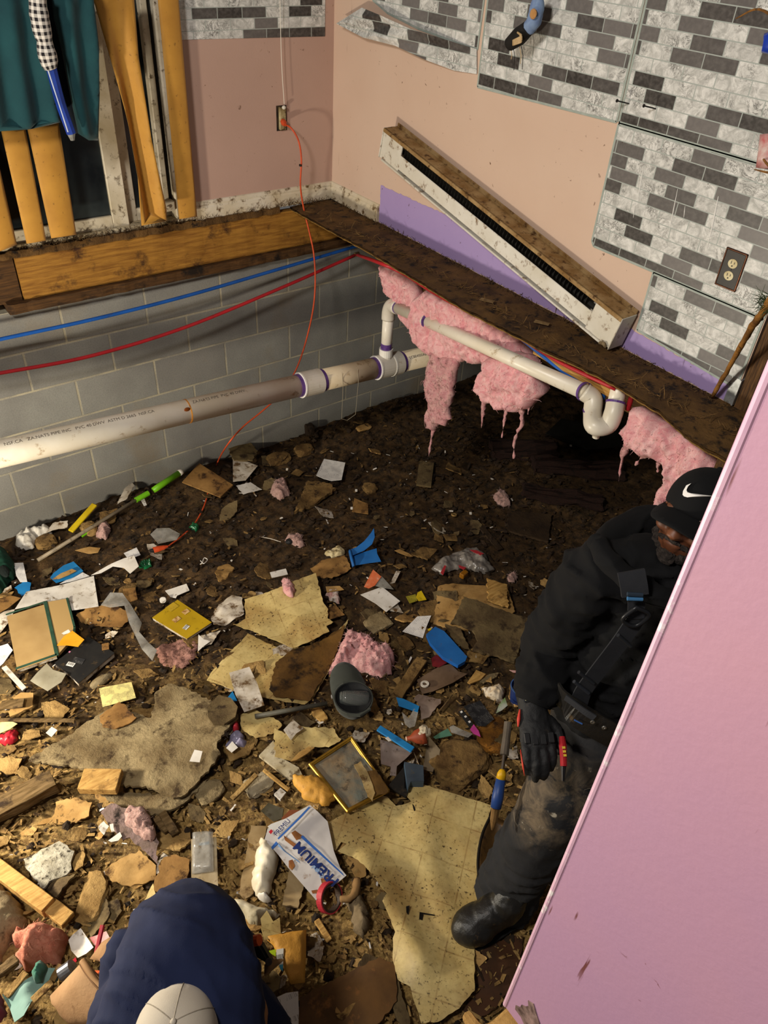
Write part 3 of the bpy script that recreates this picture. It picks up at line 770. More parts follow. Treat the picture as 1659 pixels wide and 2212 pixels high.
mk('cord_socket', tube([e0, e0 + d * .02, e0 + d * .05, e0 + d * .075], [.006, .012, .017, .018], 12), M_ORANGE, parent=cord)
mk('socket_face', tube([e0 + d * .0751, e0 + d * .095], [.013, .012], 10), mat('cord_black', '#191614', rough=.6), parent=cord)
a0 = LW(611, 262, -.017); a1 = LW(616, 270, -.05)
mk('cord_plug', tube([a0, (a0 + a1) / 2, a1], [.013, .014, .007], 12), M_ORANGE, parent=cord)
mk('cord_clip', ring(LW(649, 357, -.11), (0, 0, 1), .004, .0075, .008, 10), mat('cord_black', '#191614'), parent=cord)
# ---------------------------------------------------------------- baseboard heater leaning on the right wall
M_HW = mat('heater_white', '#d8d4c9', '#c3bba8', 4, .45, .42, '#6b4c26', 26)
M_RUST = mat('rusty_top', '#a3875c', '#7d5c30', 14, .75, .5, '#4a2f14', 30, .3, 60)
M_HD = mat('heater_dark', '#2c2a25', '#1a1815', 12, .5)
h = thing('baseboard_heater', 'long white baseboard heater with rusty top leaning askew on the right wall', 'heater', V((-.04, -1.25, 1.5)))
HL0, HL1 = V((-.012, -.52, 1.80)), V((-.012, -1.985, 1.484))
hu = (HL1 - HL0).normalized(); hx = V((-1, 0, 0)); hz = hu.cross(hx); hz = -hz if hz.z < 0 else hz
L_ = (HL1 - HL0).length
def hp(s, x, z): return HL0 + hu * s + hx * x + hz * z
def hbox(s0, s1, x0, x1, z0, z1, bev=.002): return box(hp((s0 + s1) / 2, (x0 + x1) / 2, (z0 + z1) / 2), (s1 - s0, x1 - x0, z1 - z0), (hu, hx, hz), bev)
mk('back_panel', hbox(0, L_, 0, .004, 0, .135), M_HW, parent=h)
mk('top_cover', join(hbox(0, L_, 0, .082, .130, .134), hbox(0, L_, .070, .083, .118, .134), hbox(0, L_, 0, .006, .13, .150)), M_RUST, parent=h)
fp = mk('front_panel', join(hbox(.14, L_ - .13, .07, .075, .012, .074), hbox(0, .14, .066, .075, .0, .118), hbox(L_ - .13, L_, .066, .076, .0, .118)), M_HW, parent=h)
mk('bottom_lip', hbox(0.02, L_ - .03, .045, .084, -.004, .004), M_HW, parent=h)
mk('end_cap', hbox(-.003, .001, 0, .082, 0, .134), M_HW, parent=h); mk('end_cap', hbox(L_ - .001, L_ + .003, 0, .083, -.004, .134), M_HW, parent=h)
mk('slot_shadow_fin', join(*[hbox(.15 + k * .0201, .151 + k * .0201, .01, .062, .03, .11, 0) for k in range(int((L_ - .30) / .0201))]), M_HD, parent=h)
mk('heating_pipe', tube([hp(.05, .035, .07), hp(L_ - .05, .035, .07)], .011, 10), M_HD, parent=h)
mk('wire_knot', remesh(join(*[ball(hp(L_ - .02 + random.uniform(-.02, .01), .086, random.uniform(-.004, .016)), .008, 1) for _ in range(6)]), .004, 1), mat('dusty_lint', '#8d7b5e', '#4d3d28', 60, .9), parent=h)
# shaggy dust along heater and wall foot
def hairs(name, label, cat, line, n, ln, mt, rad=.0008, up=(0, 0, 1), spread=.8, kind='stuff', drop=.0):
    rnd = random.Random(len(name) + n); gs_ = []
    for _ in range(n):
        t = rnd.random() * (len(line) - 1); k = int(t); p = V(line[k]).lerp(V(line[k + 1]), t - k) + V((rnd.gauss(0, .008), rnd.gauss(0, .008), rnd.uniform(-.002, .006)))
        d = (V(up) + V((rnd.gauss(0, spread), rnd.gauss(0, spread), rnd.gauss(0, .3)))).normalized() * ln * rnd.uniform(.4, 1.3)
        q = p + d * .5 + V((rnd.gauss(0, .006), rnd.gauss(0, .006), 0)); e = p + d - V((0, 0, drop * rnd.random()))
        gs_.append(tube([p, q, e], [rad, rad, rad * .4], 4))
    o = mk(name, join(*gs_), mt); tag(o, label, cat, None, kind); return o
M_LINT = mat('lint', '#3d2c1a', '#6b5334', 30, .95)
hairs('lint', 'dark lint and splinters along the sill of the left wall', 'lint', [(-1.65, -.01, 1.465), (-1.2, -.012, 1.468), (-.8, -.015, 1.468), (-.3, -.02, 1.468), (-.03, -.06, 1.468)], 460, .024, M_LINT, .0011)
hairs('lint', 'dark lint and splinters along the foot of the right wall', 'lint', [(-.02, -.1, 1.463), (-.02, -1.2, 1.463), (-.03, -2.46, 1.463)], 420, .018, M_LINT, .0012)
hairs('lint', 'splinters and straw strewn over the filthy floor strip', 'lint', [(-.22, -.15, 1.463), (-.15, -.9, 1.463), (-.2, -1.7, 1.463), (-.16, -2.6, 1.463)], 260, .04, mat('straw', '#7a5c34', '#4a341b', 30, .95), .0013, up=(0, 0, .2), spread=1)
for px, py, lb in ((1052, 652, 'small torn paper label lying on the floor strip'), (1170, 700, 'flat wood chip lying on the floor strip below the heater')):
    p = hit(px, py, 2, FZ); tag(mk('scrap', box(p + V((0, 0, .006)), (.06, .025, .0015), axes((.5, -1, .02)), 0), mat('scrap_tan', '#93794f', '#6b5230', 40, .8)), lb, 'scrap')
# ---------------------------------------------------------------- drain pipes
M_PVC = mat('pvc', '#efe9da', '#e0d6bf', 3, .35, .30, '#9a7c4e', 16, spec=.45)
M_PVCF = mat('pvc_fitting', '#dcd6c8', '#cdc5b2', 5, .35, .25, '#9a7c4e', 20, spec=.45)
M_PRIMER = mat('purple_primer', '#4d3170', '#6a4a8c', 30, .4)
M_PVCR = mat('pvc_rim', '#efece2', rough=.35)
PYM = -.56
a, b = LW(0, 981, PYM), LW(880, 779, PYM); pd = (b - a).normalized()
def on(px): # point of the main pipe's axis seen at column px
    lo, hi = 0.0, 3.2
    for _ in range(40):
        mid = (lo + hi) / 2; p = a + pd * mid - CP
        if R[0].dot(p) / R[2].dot(p) * F + 829.5 < px: lo = mid
        else: hi = mid
    return a + pd * lo
main = thing('drain_pipe', 'thick white drain pipe running along the block wall', 'pipe', on(500))
PR = .057
mk('pipe_run', tube([a - pd * 1.2, on(655)], PR, 28), M_PVC, parent=main, smooth=True)
mk('pipe_run', tube([on(680), on(815)], PR, 28), mat('pvc_tan', '#dccfb6', '#cbb896', 3, .4, .36, '#8a6c40', 16), parent=main, smooth=True)
mk('pipe_run', tube([on(850), on(850) + pd * 1.5], PR, 28), mat('pvc_tan', '#d5c7ac'), parent=main, smooth=True)
cpl = mk('coupling', tube([on(648), on(690)], PR + .008, 28), M_PVCF, parent=main, smooth=False)
for q in (648, 690): mk('primer_band', tube([on(q - 7), on(q + 7)], PR + .002, 28), M_PRIMER, parent=main)
mk('rim', ring(on(649), pd, PR + .001, PR + .0095, .008, 28), M_PVCR, parent=cpl)
tee = mk('tee', join(tube([on(811), on(862)], PR + .008, 28), tube([on(832), on(832) + V((0, 0, .10))], .037, 20)), M_PVCF, parent=main)
for q in (811, 862): mk('primer_band', tube([on(q - 6), on(q + 6)], PR + .002, 28), M_PRIMER, parent=main)
for q in (812, 843): mk('rim', ring(on(q), pd, PR + .001, PR + .0098, .008, 28), M_PVCR, parent=tee)
mk('joint_stain', ring(on(404), pd, PR + .0002, PR + .0012, .006, 28), mat('amber_glue', '#a8651c', '#c98a3a', 30, .3), parent=main)
gdrop = on(402) + V((-.2, -.75, .62)).normalized() * (PR + .001); mk('glue_drip', ball(gdrop, (.016, .006, .012)), mat('amber_glue2', '#6b3510', rough=.2), parent=main)
def pipe_text(s, px, size, ang, parent, rr=PR, flip=False):
    o0 = on(px); nrm0 = (CP - o0); nrm0 -= pd * nrm0.dot(pd); nrm0.normalize(); up = pd.cross(nrm0); up = up if up.z > 0 else -up
    g = text_geo(s, size, V((0, 0, 0)), V((1, 0, 0)), V((0, 1, 0)))
    vs = []
    for p in g[0]:
        th = ang + p.y / rr; vs.append(o0 + pd * p.x + (nrm0 * math.cos(th) + up * math.sin(th)) * (rr + .0006))
    mk('printing', (vs, g[1]), mat('pipe_ink', '#5a5048', rough=.6), parent=parent)
pipe_text('NSF.CA   ZA.NATS PIPE INC   PVC 40 DWV  ASTM D 2665  NSF.CA', 10, .022, .52, main)
pipe_text('ZA.NATS PIPE  PVC 40 DWV', 412, .022, .52, main)
pipe_text('LCBE4000ABC0408 2-P', 873, .022, .1, main)
mk('moulded_mark', tube([on(672) + (CP - on(672)).normalized() * .02, on(672)], .001, 4), M_PVCF, parent=main)
# riser, arm and trap of the sink drain
el = on(832); el = V((el.x, el.y, hit(838, 657, 1, el.y).z)); el = V((on(832).x, PYM, el.z))
ti = D(1262, 846, 2.86)
arm_d = (ti - el).normalized()
PS = .0295
tr = thing('sink_drain', 'slim white drain with elbow and trap sloping below the floor strip', 'pipe', el)
r0 = on(832) + V((0, 0, .075))
mk('riser', tube([r0, el - V((0, 0, .04))], PS, 20), M_PVC, parent=tr, smooth=True)
mk('bushing', tube([r0 - V((0, 0, .01)), r0 + V((0, 0, .03))], PS + .008, 20), M_PVCR, parent=tr)
mk('primer_band', tube([r0 + V((0, 0, .03)), r0 + V((0, 0, .062))], PS + .0012, 20), M_PRIMER, parent=tr)
ev = [el - V((0, 0, .085)), el - V((0, 0, .05)), el - V((0, 0, .02)) + arm_d * .01, el + arm_d * .035, el + arm_d * .085]
mk('elbow', join(tube(spline(ev, 5), PS + .006, 20)), M_PVCF, parent=tr, smooth=True)
mk('arm', tube([el + arm_d * .05, ti], PS, 20), M_PVC, parent=tr, smooth=True)
for dd in (.088, .30, .385): mk('primer_band', ring(el + arm_d * dd, arm_d, PS, PS + .0016 + (.006 if dd > .2 else 0), .012, 20), M_PRIMER, parent=tr)
mk('coupling', tube([el + arm_d * .305, el + arm_d * .38], PS + .006, 20), M_PVCF, parent=tr)
tb, tu = D(1294, 918, 2.83), D(1330, 870, 2.80)
tt = D(1343, 812, 2.80)
tp = [ti, D(1281, 862, 2.86), D(1280, 893, 2.855), tb + V((-.02, .005, .0)), D(1312, 918, 2.82), D(1325, 893, 2.80), tu]
mk('trap_bend', tube(spline(tp, 7), PS + .005, 20), M_PVCF, parent=tr, smooth=True)
mk('primer_band', ring(ti, arm_d, PS + .004, PS + .007, .010, 20), M_PRIMER, parent=tr)
mk('primer_band', ring(D(1280, 888, 2.856), (0, 0, 1), PS + .004, PS + .0065, .006, 20), M_PRIMER, parent=tr)
mk('primer_band', ring(tu, (tt - tu), PS, PS + .007, .008, 20), M_PRIMER, parent=tr)
mk('tailpiece', tube([tu - (tt - tu) * .1, tt + V((0, 0, min(.05, 1.425 - tt.z)))], PS, 20), M_PVC, parent=tr, smooth=True)
mk('cleanout_plug', tube([tb, tb - V((0, 0, .055))], [.016, .013], 12), M_PVCF, parent=tr)
# water lines
M_BLUE = mat('blue_pex', '#1d57a8', '#184a92', 8, .4, .2, '#3a3a3a', 30); M_RED = mat('red_pex', '#b3262c', '#9a2027', 8, .4, .2, '#4a2a20', 30)
bl = [LW(-260, 790, -.12), LW(0, 733, -.11), LW(200, 690, -.11), LW(400, 640, -.10), LW(600, 582, -.09), LW(762, 534, -.08), LW(800, 522, -.1)]
rl = [LW(-260, 850, -.15), LW(0, 806, -.15), LW(200, 768, -.15), LW(400, 707, -.14), LW(600, 625, -.12), LW(770, 550, -.10)]
blue = tag(mk('water_line', tube(spline(bl, 8), .0085, 12), M_BLUE, smooth=True), 'blue water line strung along the top of the block wall', 'water line')
red = tag(mk('water_line', tube(spline(rl, 8), .0085, 12), M_RED, smooth=True), 'red water line sagging along the block wall below the blue one', 'water line')
mk('crimp_fitting', tube([rl[-1] - V((.012, 0, 0)), rl[-1] + V((.016, -.002, .002))], .0125, 10), mat('brass', '#8f7a55', rough=.4, metal=.6), parent=red)
c0 = rl[-1]
r2 = [c0] + [hit(*q, 2, 1.405) for q in ((815, 566), (870, 590), (960, 645), (1110, 722), (1210, 782), (1330, 840))]
tag(mk('water_line', tube(spline(r2, 8), .0085, 12), M_RED, smooth=True), 'red water line tucked under the edge of the floor strip', 'water line')
b2 = [hit(1070, 700, 2, 1.41), hit(1120, 727, 2, 1.40), hit(1170, 766, 2, 1.37), hit(1230, 812, 2, 1.345), hit(1292, 846, 2, 1.335)]; B2 = b2[-1]
bb = tag(mk('water_line', tube(spline(b2, 8), .0085, 12), M_BLUE, smooth=True), 'blue water line hanging below the floor strip beside the sink drain', 'water line')
mk('stub_up', tube([B2 + V((-.01, -.035, -.01)), B2 + V((-.01, -.035, .085))], .0085, 12), M_BLUE, parent=bb); mk('crimp_fitting', tube([B2, B2 + V((-.01, -.035, -.01))], .011, 10), mat('steel', '#8f8f8c', rough=.3, metal=.8), parent=bb)
tag(mk('water_line_stub', tube([hit(1356, 885, 2, 1.33), hit(1356, 885, 2, 1.33) + V((0, 0, .09))], .0095, 12), M_RED), 'red stub of pipe beside the vertical drain tailpiece', 'water line')
wr = thing('wire_tie', 'thin wires hanging below the drain pipe', 'wire', on(745))
for (x0, x1, yb) in ((727, 738, 905), (760, 768, 895)):
    mk('wire', tube([on(x0) + V((0, -.05, .05)), on(x0) + V((0, -.062, -.02)), hit(x1, yb, 1, PYM + .02)], .0013, 5), mat('wire_grey', '#9d937e', rough=.5), parent=wr)
mk('wire', tube([hit(738, 905, 1, PYM + .02), hit(750, 908, 1, PYM + .02), hit(768, 895, 1, PYM + .02)], .0013, 5), mat('wire_grey', '#9d937e'), parent=wr)
# ---------------------------------------------------------------- pink insulation hanging out of the joist bays
def m_pinkwool(name, a_, b_, dirty=.35):
    t = NT(name); v = t.coords(world=True)
    col = t.mix(t.step(t.noise(v, 26, 7, .7, 1.0), .36, .64), lin(a_), lin(b_))
    col = t.mix(t.math('MULTIPLY', t.step(t.noise(v, 38, 7, .72), .70 - .3 * dirty, .86 - .3 * dirty), .85), col, lin('#4b3423'))
    t.val(t.b.inputs['Base Color'], col); t.b.inputs['Roughness'].default_value = .95
    t.b.inputs['Subsurface Weight'].default_value = .25; t.b.inputs['Subsurface Radius'].default_value = (.02, .008, .006); t.b.inputs['Subsurface Scale'].default_value = .6
    t.bump(t.noise(v, 150, 6, .75, .8), .8, .006); return t.m
M_WOOL = m_pinkwool('pink_wool', '#e0949a', '#f2c4c2', .38); M_WOOLD = m_pinkwool('pink_wool_dirty', '#c4848a', '#d6aaa5', .6)
def fuzz(o, mt, n, ln=.03, rad=.0009):
    """loose glass fibres standing off and hanging from a piece of wool"""
    rnd = random.Random(n + len(o.data.vertices)); P = o.data.polygons; b = V(o['_b']); gs_ = []
    for _ in range(n):
        f = P[rnd.randrange(len(P))]; c = f.center + b; d = (f.normal + V((rnd.gauss(0, .6), rnd.gauss(0, .6), rnd.gauss(-.3, .6)))).normalized() * ln * rnd.uniform(.4, 1.5)
        gs_.append(tube([c - d * .15, c + d * .5 + V((rnd.gauss(0, .004), rnd.gauss(0, .004), 0)), c + d - V((0, 0, abs(rnd.gauss(0, .008))))], [rad * 1.6, rad, rad * .3], 4))
    mk('fibres', join(*gs_), mt, parent=o)['kind'] = 'stuff'
def tendril(pts, ax, val, r):
    p = [hit(x, y, ax, val) for x, y in pts]
    g = tube(spline(p, 6), r, 8); return displace(g, .010, 45, 4, off=val)
def batt(label, px, xv, tend, mt=M_WOOL, puff=.05, edge=.05, amp=.028):
    o = vplate(px, 0, xv, mt, 'insulation_batt', th=.01, puff=puff, edge=edge, amp=amp, fr=15, sp=.008, jag=.014, zmax=1.428)
    tag(o, label, 'insulation', 'pink insulation hanging below the floor strip')
    for p, r in tend or []: mk('strand', tendril(p, 0, xv, r), M_WOOLD, parent=o, smooth=True)
    fuzz(o, mt, 260)
batt('pink insulation batt nearest the room corner, behind the drain elbow', [(822, 572), (860, 578), (898, 606), (912, 650), (905, 730), (935, 770), (905, 722), (880, 700), (862, 660), (838, 625)], .02, [], puff=.04)
batt('pink insulation mass sagging behind the middle of the sink drain', [(905, 640), (930, 622), (985, 640), (1060, 668), (1120, 720), (1150, 762), (1160, 800), (1100, 790), (1040, 785), (990, 778), (930, 765), (900, 730), (885, 690)], -.03, [])
batt('grey-pink insulation strand hanging longest, left of the others', [(930, 760), (988, 775), (982, 830), (968, 880), (975, 905), (940, 930), (922, 925), (928, 870), (924, 810)], -.06, [([(940, 915), (932, 950), (926, 985)], [.012, .006, .001])], M_WOOLD, puff=.025, edge=.03, amp=.02)
batt('thick pink insulation tuft in the middle with strands dripping from it', [(1062, 770), (1140, 765), (1172, 800), (1178, 850), (1150, 875), (1112, 888), (1088, 885), (1050, 860), (1036, 838), (1045, 800)], -.10, [([(1125, 870), (1128, 910), (1112, 950), (1110, 990)], [.014, .008, .006, .001]), ([(1095, 880), (1088, 915), (1084, 945)], [.009, .004, .001]), ([(1145, 862), (1140, 895)], [.01, .002]), ([(1050, 850), (1044, 880), (1040, 925)], [.02, .012, .001])], puff=.06, edge=.05, amp=.035)
batt('pink insulation at the right end of the floor strip above the man in black', [(1368, 880), (1400, 885), (1450, 915), (1500, 945), (1548, 985), (1560, 1040), (1500, 1050), (1450, 1080), (1424, 1120), (1418, 1085), (1440, 1040), (1436, 1000), (1395, 985), (1360, 965), (1342, 930)], -.14, [([(1362, 950), (1345, 985), (1336, 1040)], [.014, .007, .001]), ([(1400, 985), (1385, 990), (1372, 1005)], [.008, .004, .001]), ([(1385, 905), (1362, 940), (1350, 968)], [.02, .016, .004]), ([(1422, 1000), (1420, 1020)], [.006, .001])], puff=.05, edge=.05, amp=.03)
# ---------------------------------------------------------------- hanging ornament, stick, bits at the right edge
on_ = thing('hanging_ornament', 'blue knitted hanging ornament with black band and frayed strings on the tile wall', 'ornament', RW(1135, 70, -.09))
oc = lambda x, y, e=-.09: RW(x, y, e)
mk('blue_sleeve', displace(tube(spline([oc(1162, -8), oc(1160, 20), oc(1153, 45), oc(1140, 62)], 6), [.016, .026, .026, .022], 14), .004, 40), mat('blue_knit', '#7f95b3', '#6478a0', 30, .9, .1, '#9a7a4a'), parent=on_, smooth=True)
mk('orange_patch', ball(oc(1152, 30, -.118), (.006, .016, .016)), mat('tan_patch', '#b98b5a', '#a3743f', 30, .9), parent=on_)
mk('black_band', tube(spline([oc(1142, 60), oc(1122, 78), oc(1100, 96)], 5), [.024, .030, .022], 14), mat('black_knit', '#14120f', '#1d1a17', 30, .9), parent=on_, smooth=True)
mk('cream_cord', join(*[tube(spline([oc(1118 + 6 * math.sin(k), 70 + 5 * k, -.118), oc(1126, 78 + 4 * k, -.124), oc(1108, 88 + 3 * k, -.12)], 5), .0035, 6) for k in range(4)]), mat('cream_yarn', '#c9ae86', '#a98d62', 30, .9), parent=on_, smooth=True)
mk('lower_tuft', displace(ball(oc(1104, 92, -.09), (.016, .02, .02)), .008, 50), mat('grey_knit', '#8b8b92', '#4b4b52', 40, .9), parent=on_, smooth=True)
for k, (x, y) in enumerate(((1110, 152), (1124, 138), (1128, 150), (1104, 128))): mk('frayed_string', tube([oc(x - 2, 100), oc(x + 2, 120), oc(x, y)], .0012, 5), mat('cream_yarn', '#c9ae86') if k % 2 else mat('black_knit', '#14120f'), parent=on_)
mk('hanger', tube([oc(1162, 5), oc(1163, -60), RW(1165, -90, -.0)], .002, 5), mat('black_knit', '#14120f'), parent=on_)
M_BARK = mat('bark', '#9c6b2c', '#5e3c17', 12, .85, .4, '#2c1a0b', 30, .6, 40)
st = thing('dry_branch', 'brown dry branch leaning on the purple strip at the right edge', 'branch', hit(1538, 858, 0, -.03))
def sp_(x, y, xx): return RW(x, y, xx)
mk('stem', displace(tube(spline([sp_(1538, 858, -.03), sp_(1580, 785, -.10), sp_(1622, 710, -.20), sp_(1652, 668, -.28), sp_(1690, 600, -.36)], 8), [.0075, .008, .010, .011, .010], 10), .0035, 50), M_BARK, parent=st, smooth=True)
rnd = random.Random(8); g_ = []
for k in range(120):
    p = sp_(1640 + rnd.random() * 30, 670 - rnd.random() * 34, -.29); d = V((rnd.gauss(-.3, .5), rnd.gauss(.2, .6), rnd.gauss(0, .6))).normalized() * .035
    g_.append(tube([p, p + d], [.001, .0003], 4))
mk('green_needles', join(*g_), mat('needles', '#3c4c2a', '#2a3a20', 40, .8), parent=st)
for px, lab in (([(1700, 380), (1655, 372), (1630, 366)], 'dry twig reaching in at the right edge above the outlet'), ([(1700, 395), (1655, 352), (1640, 325)], 'dry twig crossing the red wrapper at the right edge'), ([(1700, 60), (1640, 20), (1590, 40)], 'thin dark twig in the upper right corner of the wall')):
    tag(mk('twig', tube(spline([RW(*q, -.2 - .1 * k) for k, q in enumerate(reversed(px))], 5), [.0015, .003, .0035], 6), M_BARK), lab, 'twig')
tag(vplate([(1643, 290), (1690, 285), (1690, 370), (1634, 362)], 0, -.26, mat('red_wrap', '#a8323a', '#c9b8b0', 14, .35), 'wrapper', th=.006, puff=.012, edge=.02, sp=.012, amp=.006, fr=40), 'crumpled red and clear wrapper cut off by the right edge', 'wrapper')
tag(vplate([(1652, 72), (1690, 60), (1690, 122), (1646, 114)], 0, -.22, mat('blue_plastic', '#1d3fb0', '#1a3596', 9, .3), 'plastic_bag', th=.004, puff=.02, edge=.02, sp=.012), 'bright blue plastic cut off by the right edge', 'plastic')
# ================================================================ rubbish on the ground
PAPER = mat('paper', '#d8d3cb', '#c2bbb0', 9, .8, .38, '#6b5637', 26)
PAPER2 = mat('paper_dirty', '#cfc6b8', '#a89a84', 14, .8, .62, '#5e4526', 22)
PRINT = m_print('printed_paper', '#dcd8d2', '#4a4a50', .007, dirty=.25)
PRINTC = m_print('printed_card', '#d9d6d2', '#5a6a86', .004, dirty=.35)
GRIDC = m_print('printed_yellow_card', '#d6c77e', '#55604a', .004, dirty=.4, thr=.45)
BLKPR = m_print('printed_black', '#17171a', '#7d7b78', .0055, dirty=.25, dirt='#54422c')
BARC = m_barcode()
CARD = mat('cardboard', '#9a7440', '#77542a', 9, .85, .5, '#3b2511', 18, .2, 60)
CARDL = mat('cardboard_light', '#b8935a', '#94703c', 9, .85, .45, '#4a3016', 18, .2, 60)
BOARD = mat('rotten_board', '#71603f', '#4c3c25', 7, .85, .5, '#2a1c0e', 13, .5, 50)
BOARDG = mat('grey_board', '#93825f', '#6b593b', 8, .85, .55, '#3a2a16', 14, .9, 32)
BOARDD = mat('dark_board', '#3d2d1a', '#291c0f', 8, .85, .4, '#130c06', 13, .5, 50)
STAIN = mat('stained_sheet', '#6e4e1f', '#4a3213', 6, .7, .5, '#231507', 13, .3, 50)
CHUNK = mat('rotten_chunk', '#86693c', '#5a4120', 12, .9, .5, '#2a1a0a', 22, .9, 60)
CHUNKY = mat('yellow_chunk', '#ab8b55', '#7f6134', 12, .9, .45, '#4a2f10', 22, .9, 60)
CHUNKD = mat('dark_chunk', '#38281a', '#22170d', 12, .9, .4, '#100a05', 22, .9, 60)
CHUNKR = mat('reddish_rot', '#3b2218', '#22130c', 12, .85, .4, '#0d0704', 22, .9, 50, grain=(3, 20, 20))
PLANK = mat('plank', '#c19a58', '#9a7238', 3, .75, .4, '#4a3014', 12, .3, 12, grain=(4, 30, 30))
PLANKG = mat('weathered_plank', '#7a6240', '#54401f', 3, .85, .5, '#2a1b0c', 12, .5, 12, grain=(4, 30, 30))
FILM = mat('clear_film', '#b9b6ae', '#8f8a80', 20, .25, .3, '#6b5637', 30, alpha=.5, spec=.6)
FILMW = mat('milky_plastic', '#d3cec4', '#b0a99c', 14, .35, .35, '#6b5637', 26, spec=.5)
GREY = mat('grey_plastic', '#8c8a82', '#6f6c64', 20, .4, .3, '#4a3a26', 30)
BLUEP = mat('blue_sheet', '#2467ac', '#1d5a9c', 12, .45, .3, '#5b4a36', 22)
BLUES = mat('bright_blue', '#1f7ab5', '#1a6aa6', 12, .4, .2, '#3b3a34', 26)
YEL = mat('yellow_plastic', '#cdb21c', '#b89c12', 12, .4, .3, '#3a2d0c', 40)
ORAY = mat('orange_yellow', '#dd9a22', '#cf8a18', 12, .5, .2, '#7d5010', 30)
MAIL = mat('padded_mailer', '#cf9a44', '#c18a34', 7, .55, .25, '#7d5018', 26, .3, 70)
REDP = mat('red_plastic', '#b32430', '#98202a', 14, .35, .2, '#3a1a14', 26)
PINKL = m_pinkwool('pink_fluff', '#c98a8c', '#e0b0ac', .5)
PINKG = m_pinkwool('grey_pink_fluff', '#a58178', '#c09c92', .6)
BLACKP = mat('black_plastic', '#1a1a1b', '#222120', 20, .45, .3, '#4a3c28', 24)
GREENT = mat('green_foil', '#16693c', '#0d4a28', 60, .25, spec=.6)
def S_(name, cat, label, zf, pts, mt, **k): return sheet(name, label, cat, Z(zf, *pts), mt, **k)
def P_(name, cat, label, zf, pts, mt, **k):
    o = pillow(name, label, cat, Z(zf, *pts), mt, **k)
    if cat == 'insulation': fuzz(o, mt, max(70, min(600, len(o.data.vertices) // 5)), .018, .0006)
    return o
def chunk(name, label, cat, px, r, mt, flat=.6, amp=.35, sub=3, up=.0, rz=0.0, group=None, sc=1.0, hard=True):
    c = gp(px[0], px[1], 0); rx, ry = (r, r) if isinstance(r, (int, float)) else r
    ca, sa = math.cos(rz), math.sin(rz); SEED[0] += 1
    g = ball((0, 0, 0), 1, sub); off = V((SEED[0] * 1.7, 2, 5)); vs = []
    for p in g[0]:
        n = 1 + amp * noise.fractal(p * 1.2 * sc + off, .9, 2.2, 5); q = p * n
        if hard: q = V((max(-.85, min(.85, q.x)), max(-.85, min(.85, q.y)), max(-.7, min(.7, q.z))))
        x, y = q.x * rx, q.y * ry
        vs.append(c + V((x * ca - y * sa, x * sa + y * ca, max(-.02, q.z * min(rx, ry) * flat) + .008 + up)))
    return tag(mk(name, (vs, g[1]), mt), label, cat, group)
def bar(name, label, cat, p0, p1, w_, h_, mt, z0=.012, z1=.012, bev=.002, group=None, parent=None, rough=0):
    a, b = gp(*p0, z0), gp(*p1, z1); u = (b - a); L = u.length; ax = axes(u)
    g = box((a + b) / 2 + V((0, 0, h_ / 2)), (L, w_, h_), ax, bev)
    if rough:
        bm = bmesh.new(); vs = [bm.verts.new(p) for p in g[0]]; [bm.faces.new([vs[i] for i in f]) for f in g[1]]
        bmesh.ops.subdivide_edges(bm, edges=bm.edges[:], cuts=5, use_grid_fill=True); bm.normal_update(); g = displace(bm_geo(bm), rough, 28)
    o = mk(name, g, mt, parent=parent)
    if parent is None: tag(o, label, cat, group)
    return o
def onsheet(o, name, p, w_, h_, mt, rot=0.0, up=.0022, px=True):
    """a small printed panel stuck on sheet o, centred at photo point p; rot in degrees against the sheet's first edge"""
    cx, cy, ax, ay, z = o['_f']; c = G(p, z + .01 + .0) if px else p
    c = V((c.x, c.y)); a = V((ax, ay)); r = math.radians(rot)
    a = V((a.x * math.cos(r) - a.y * math.sin(r), a.x * math.sin(r) + a.y * math.cos(r))); b = V((-a.y, a.x))
    vs = []; uv = []; n = 6
    T = [v.co + o.location for v in o.data.vertices]
    def h(q): # surface height under q
        best = sorted(((V((t.x, t.y)) - q).length_squared, -t.z) for t in T)[:4]; return max(-t[1] for t in best)
    for j in range(n):
        for i in range(n):
            u_, v_ = (i / (n - 1) - .5) * w_, (j / (n - 1) - .5) * h_; q = c + a * u_ + b * v_
            vs.append(V((q.x, q.y, h(q) + up))); uv.append((u_, v_))
    zz = sum(v.z for v in vs) / len(vs)
    fs = [(j * n + i, j * n + i + 1, j * n + n + i + 1, j * n + n + i) for j in range(n - 1) for i in range(n - 1)]
    return mk(name, (vs, fs), mt, parent=o, uvs=uv)
def slabthing(name, cat, label, fr, pts, mt, th, lift, pmt=None, part='pages', inset=.003, **k):
    """a book or box: block of pages under a cover"""
    t = sheet(name, label, cat, Z(fr, *pts), mt, th=.0018, lift=lift + th, amp=.001, follow=.1, **k)
    cx, cy, ax, ay, z = t['_f']; W_ = [G(p, .05 + lift + th) for p in Z(fr, *pts)]
    c = sum(W_, V((0, 0, 0))) / len(W_); zt = z - .003
    W2 = [p + (c - p).normalized() * inset for p in W_]; n = len(W2)
    vs = [V((p.x, p.y, zt)) for p in W2] + [V((p.x, p.y, zt - th)) for p in W2]
    fs = [tuple(range(n)), tuple(range(2 * n - 1, n - 1, -1))] + [(i, n + i, n + (i + 1) % n, (i + 1) % n) for i in range(n)]
    mk(part, (vs, fs), pmt or PAPER2, parent=t)
    return t
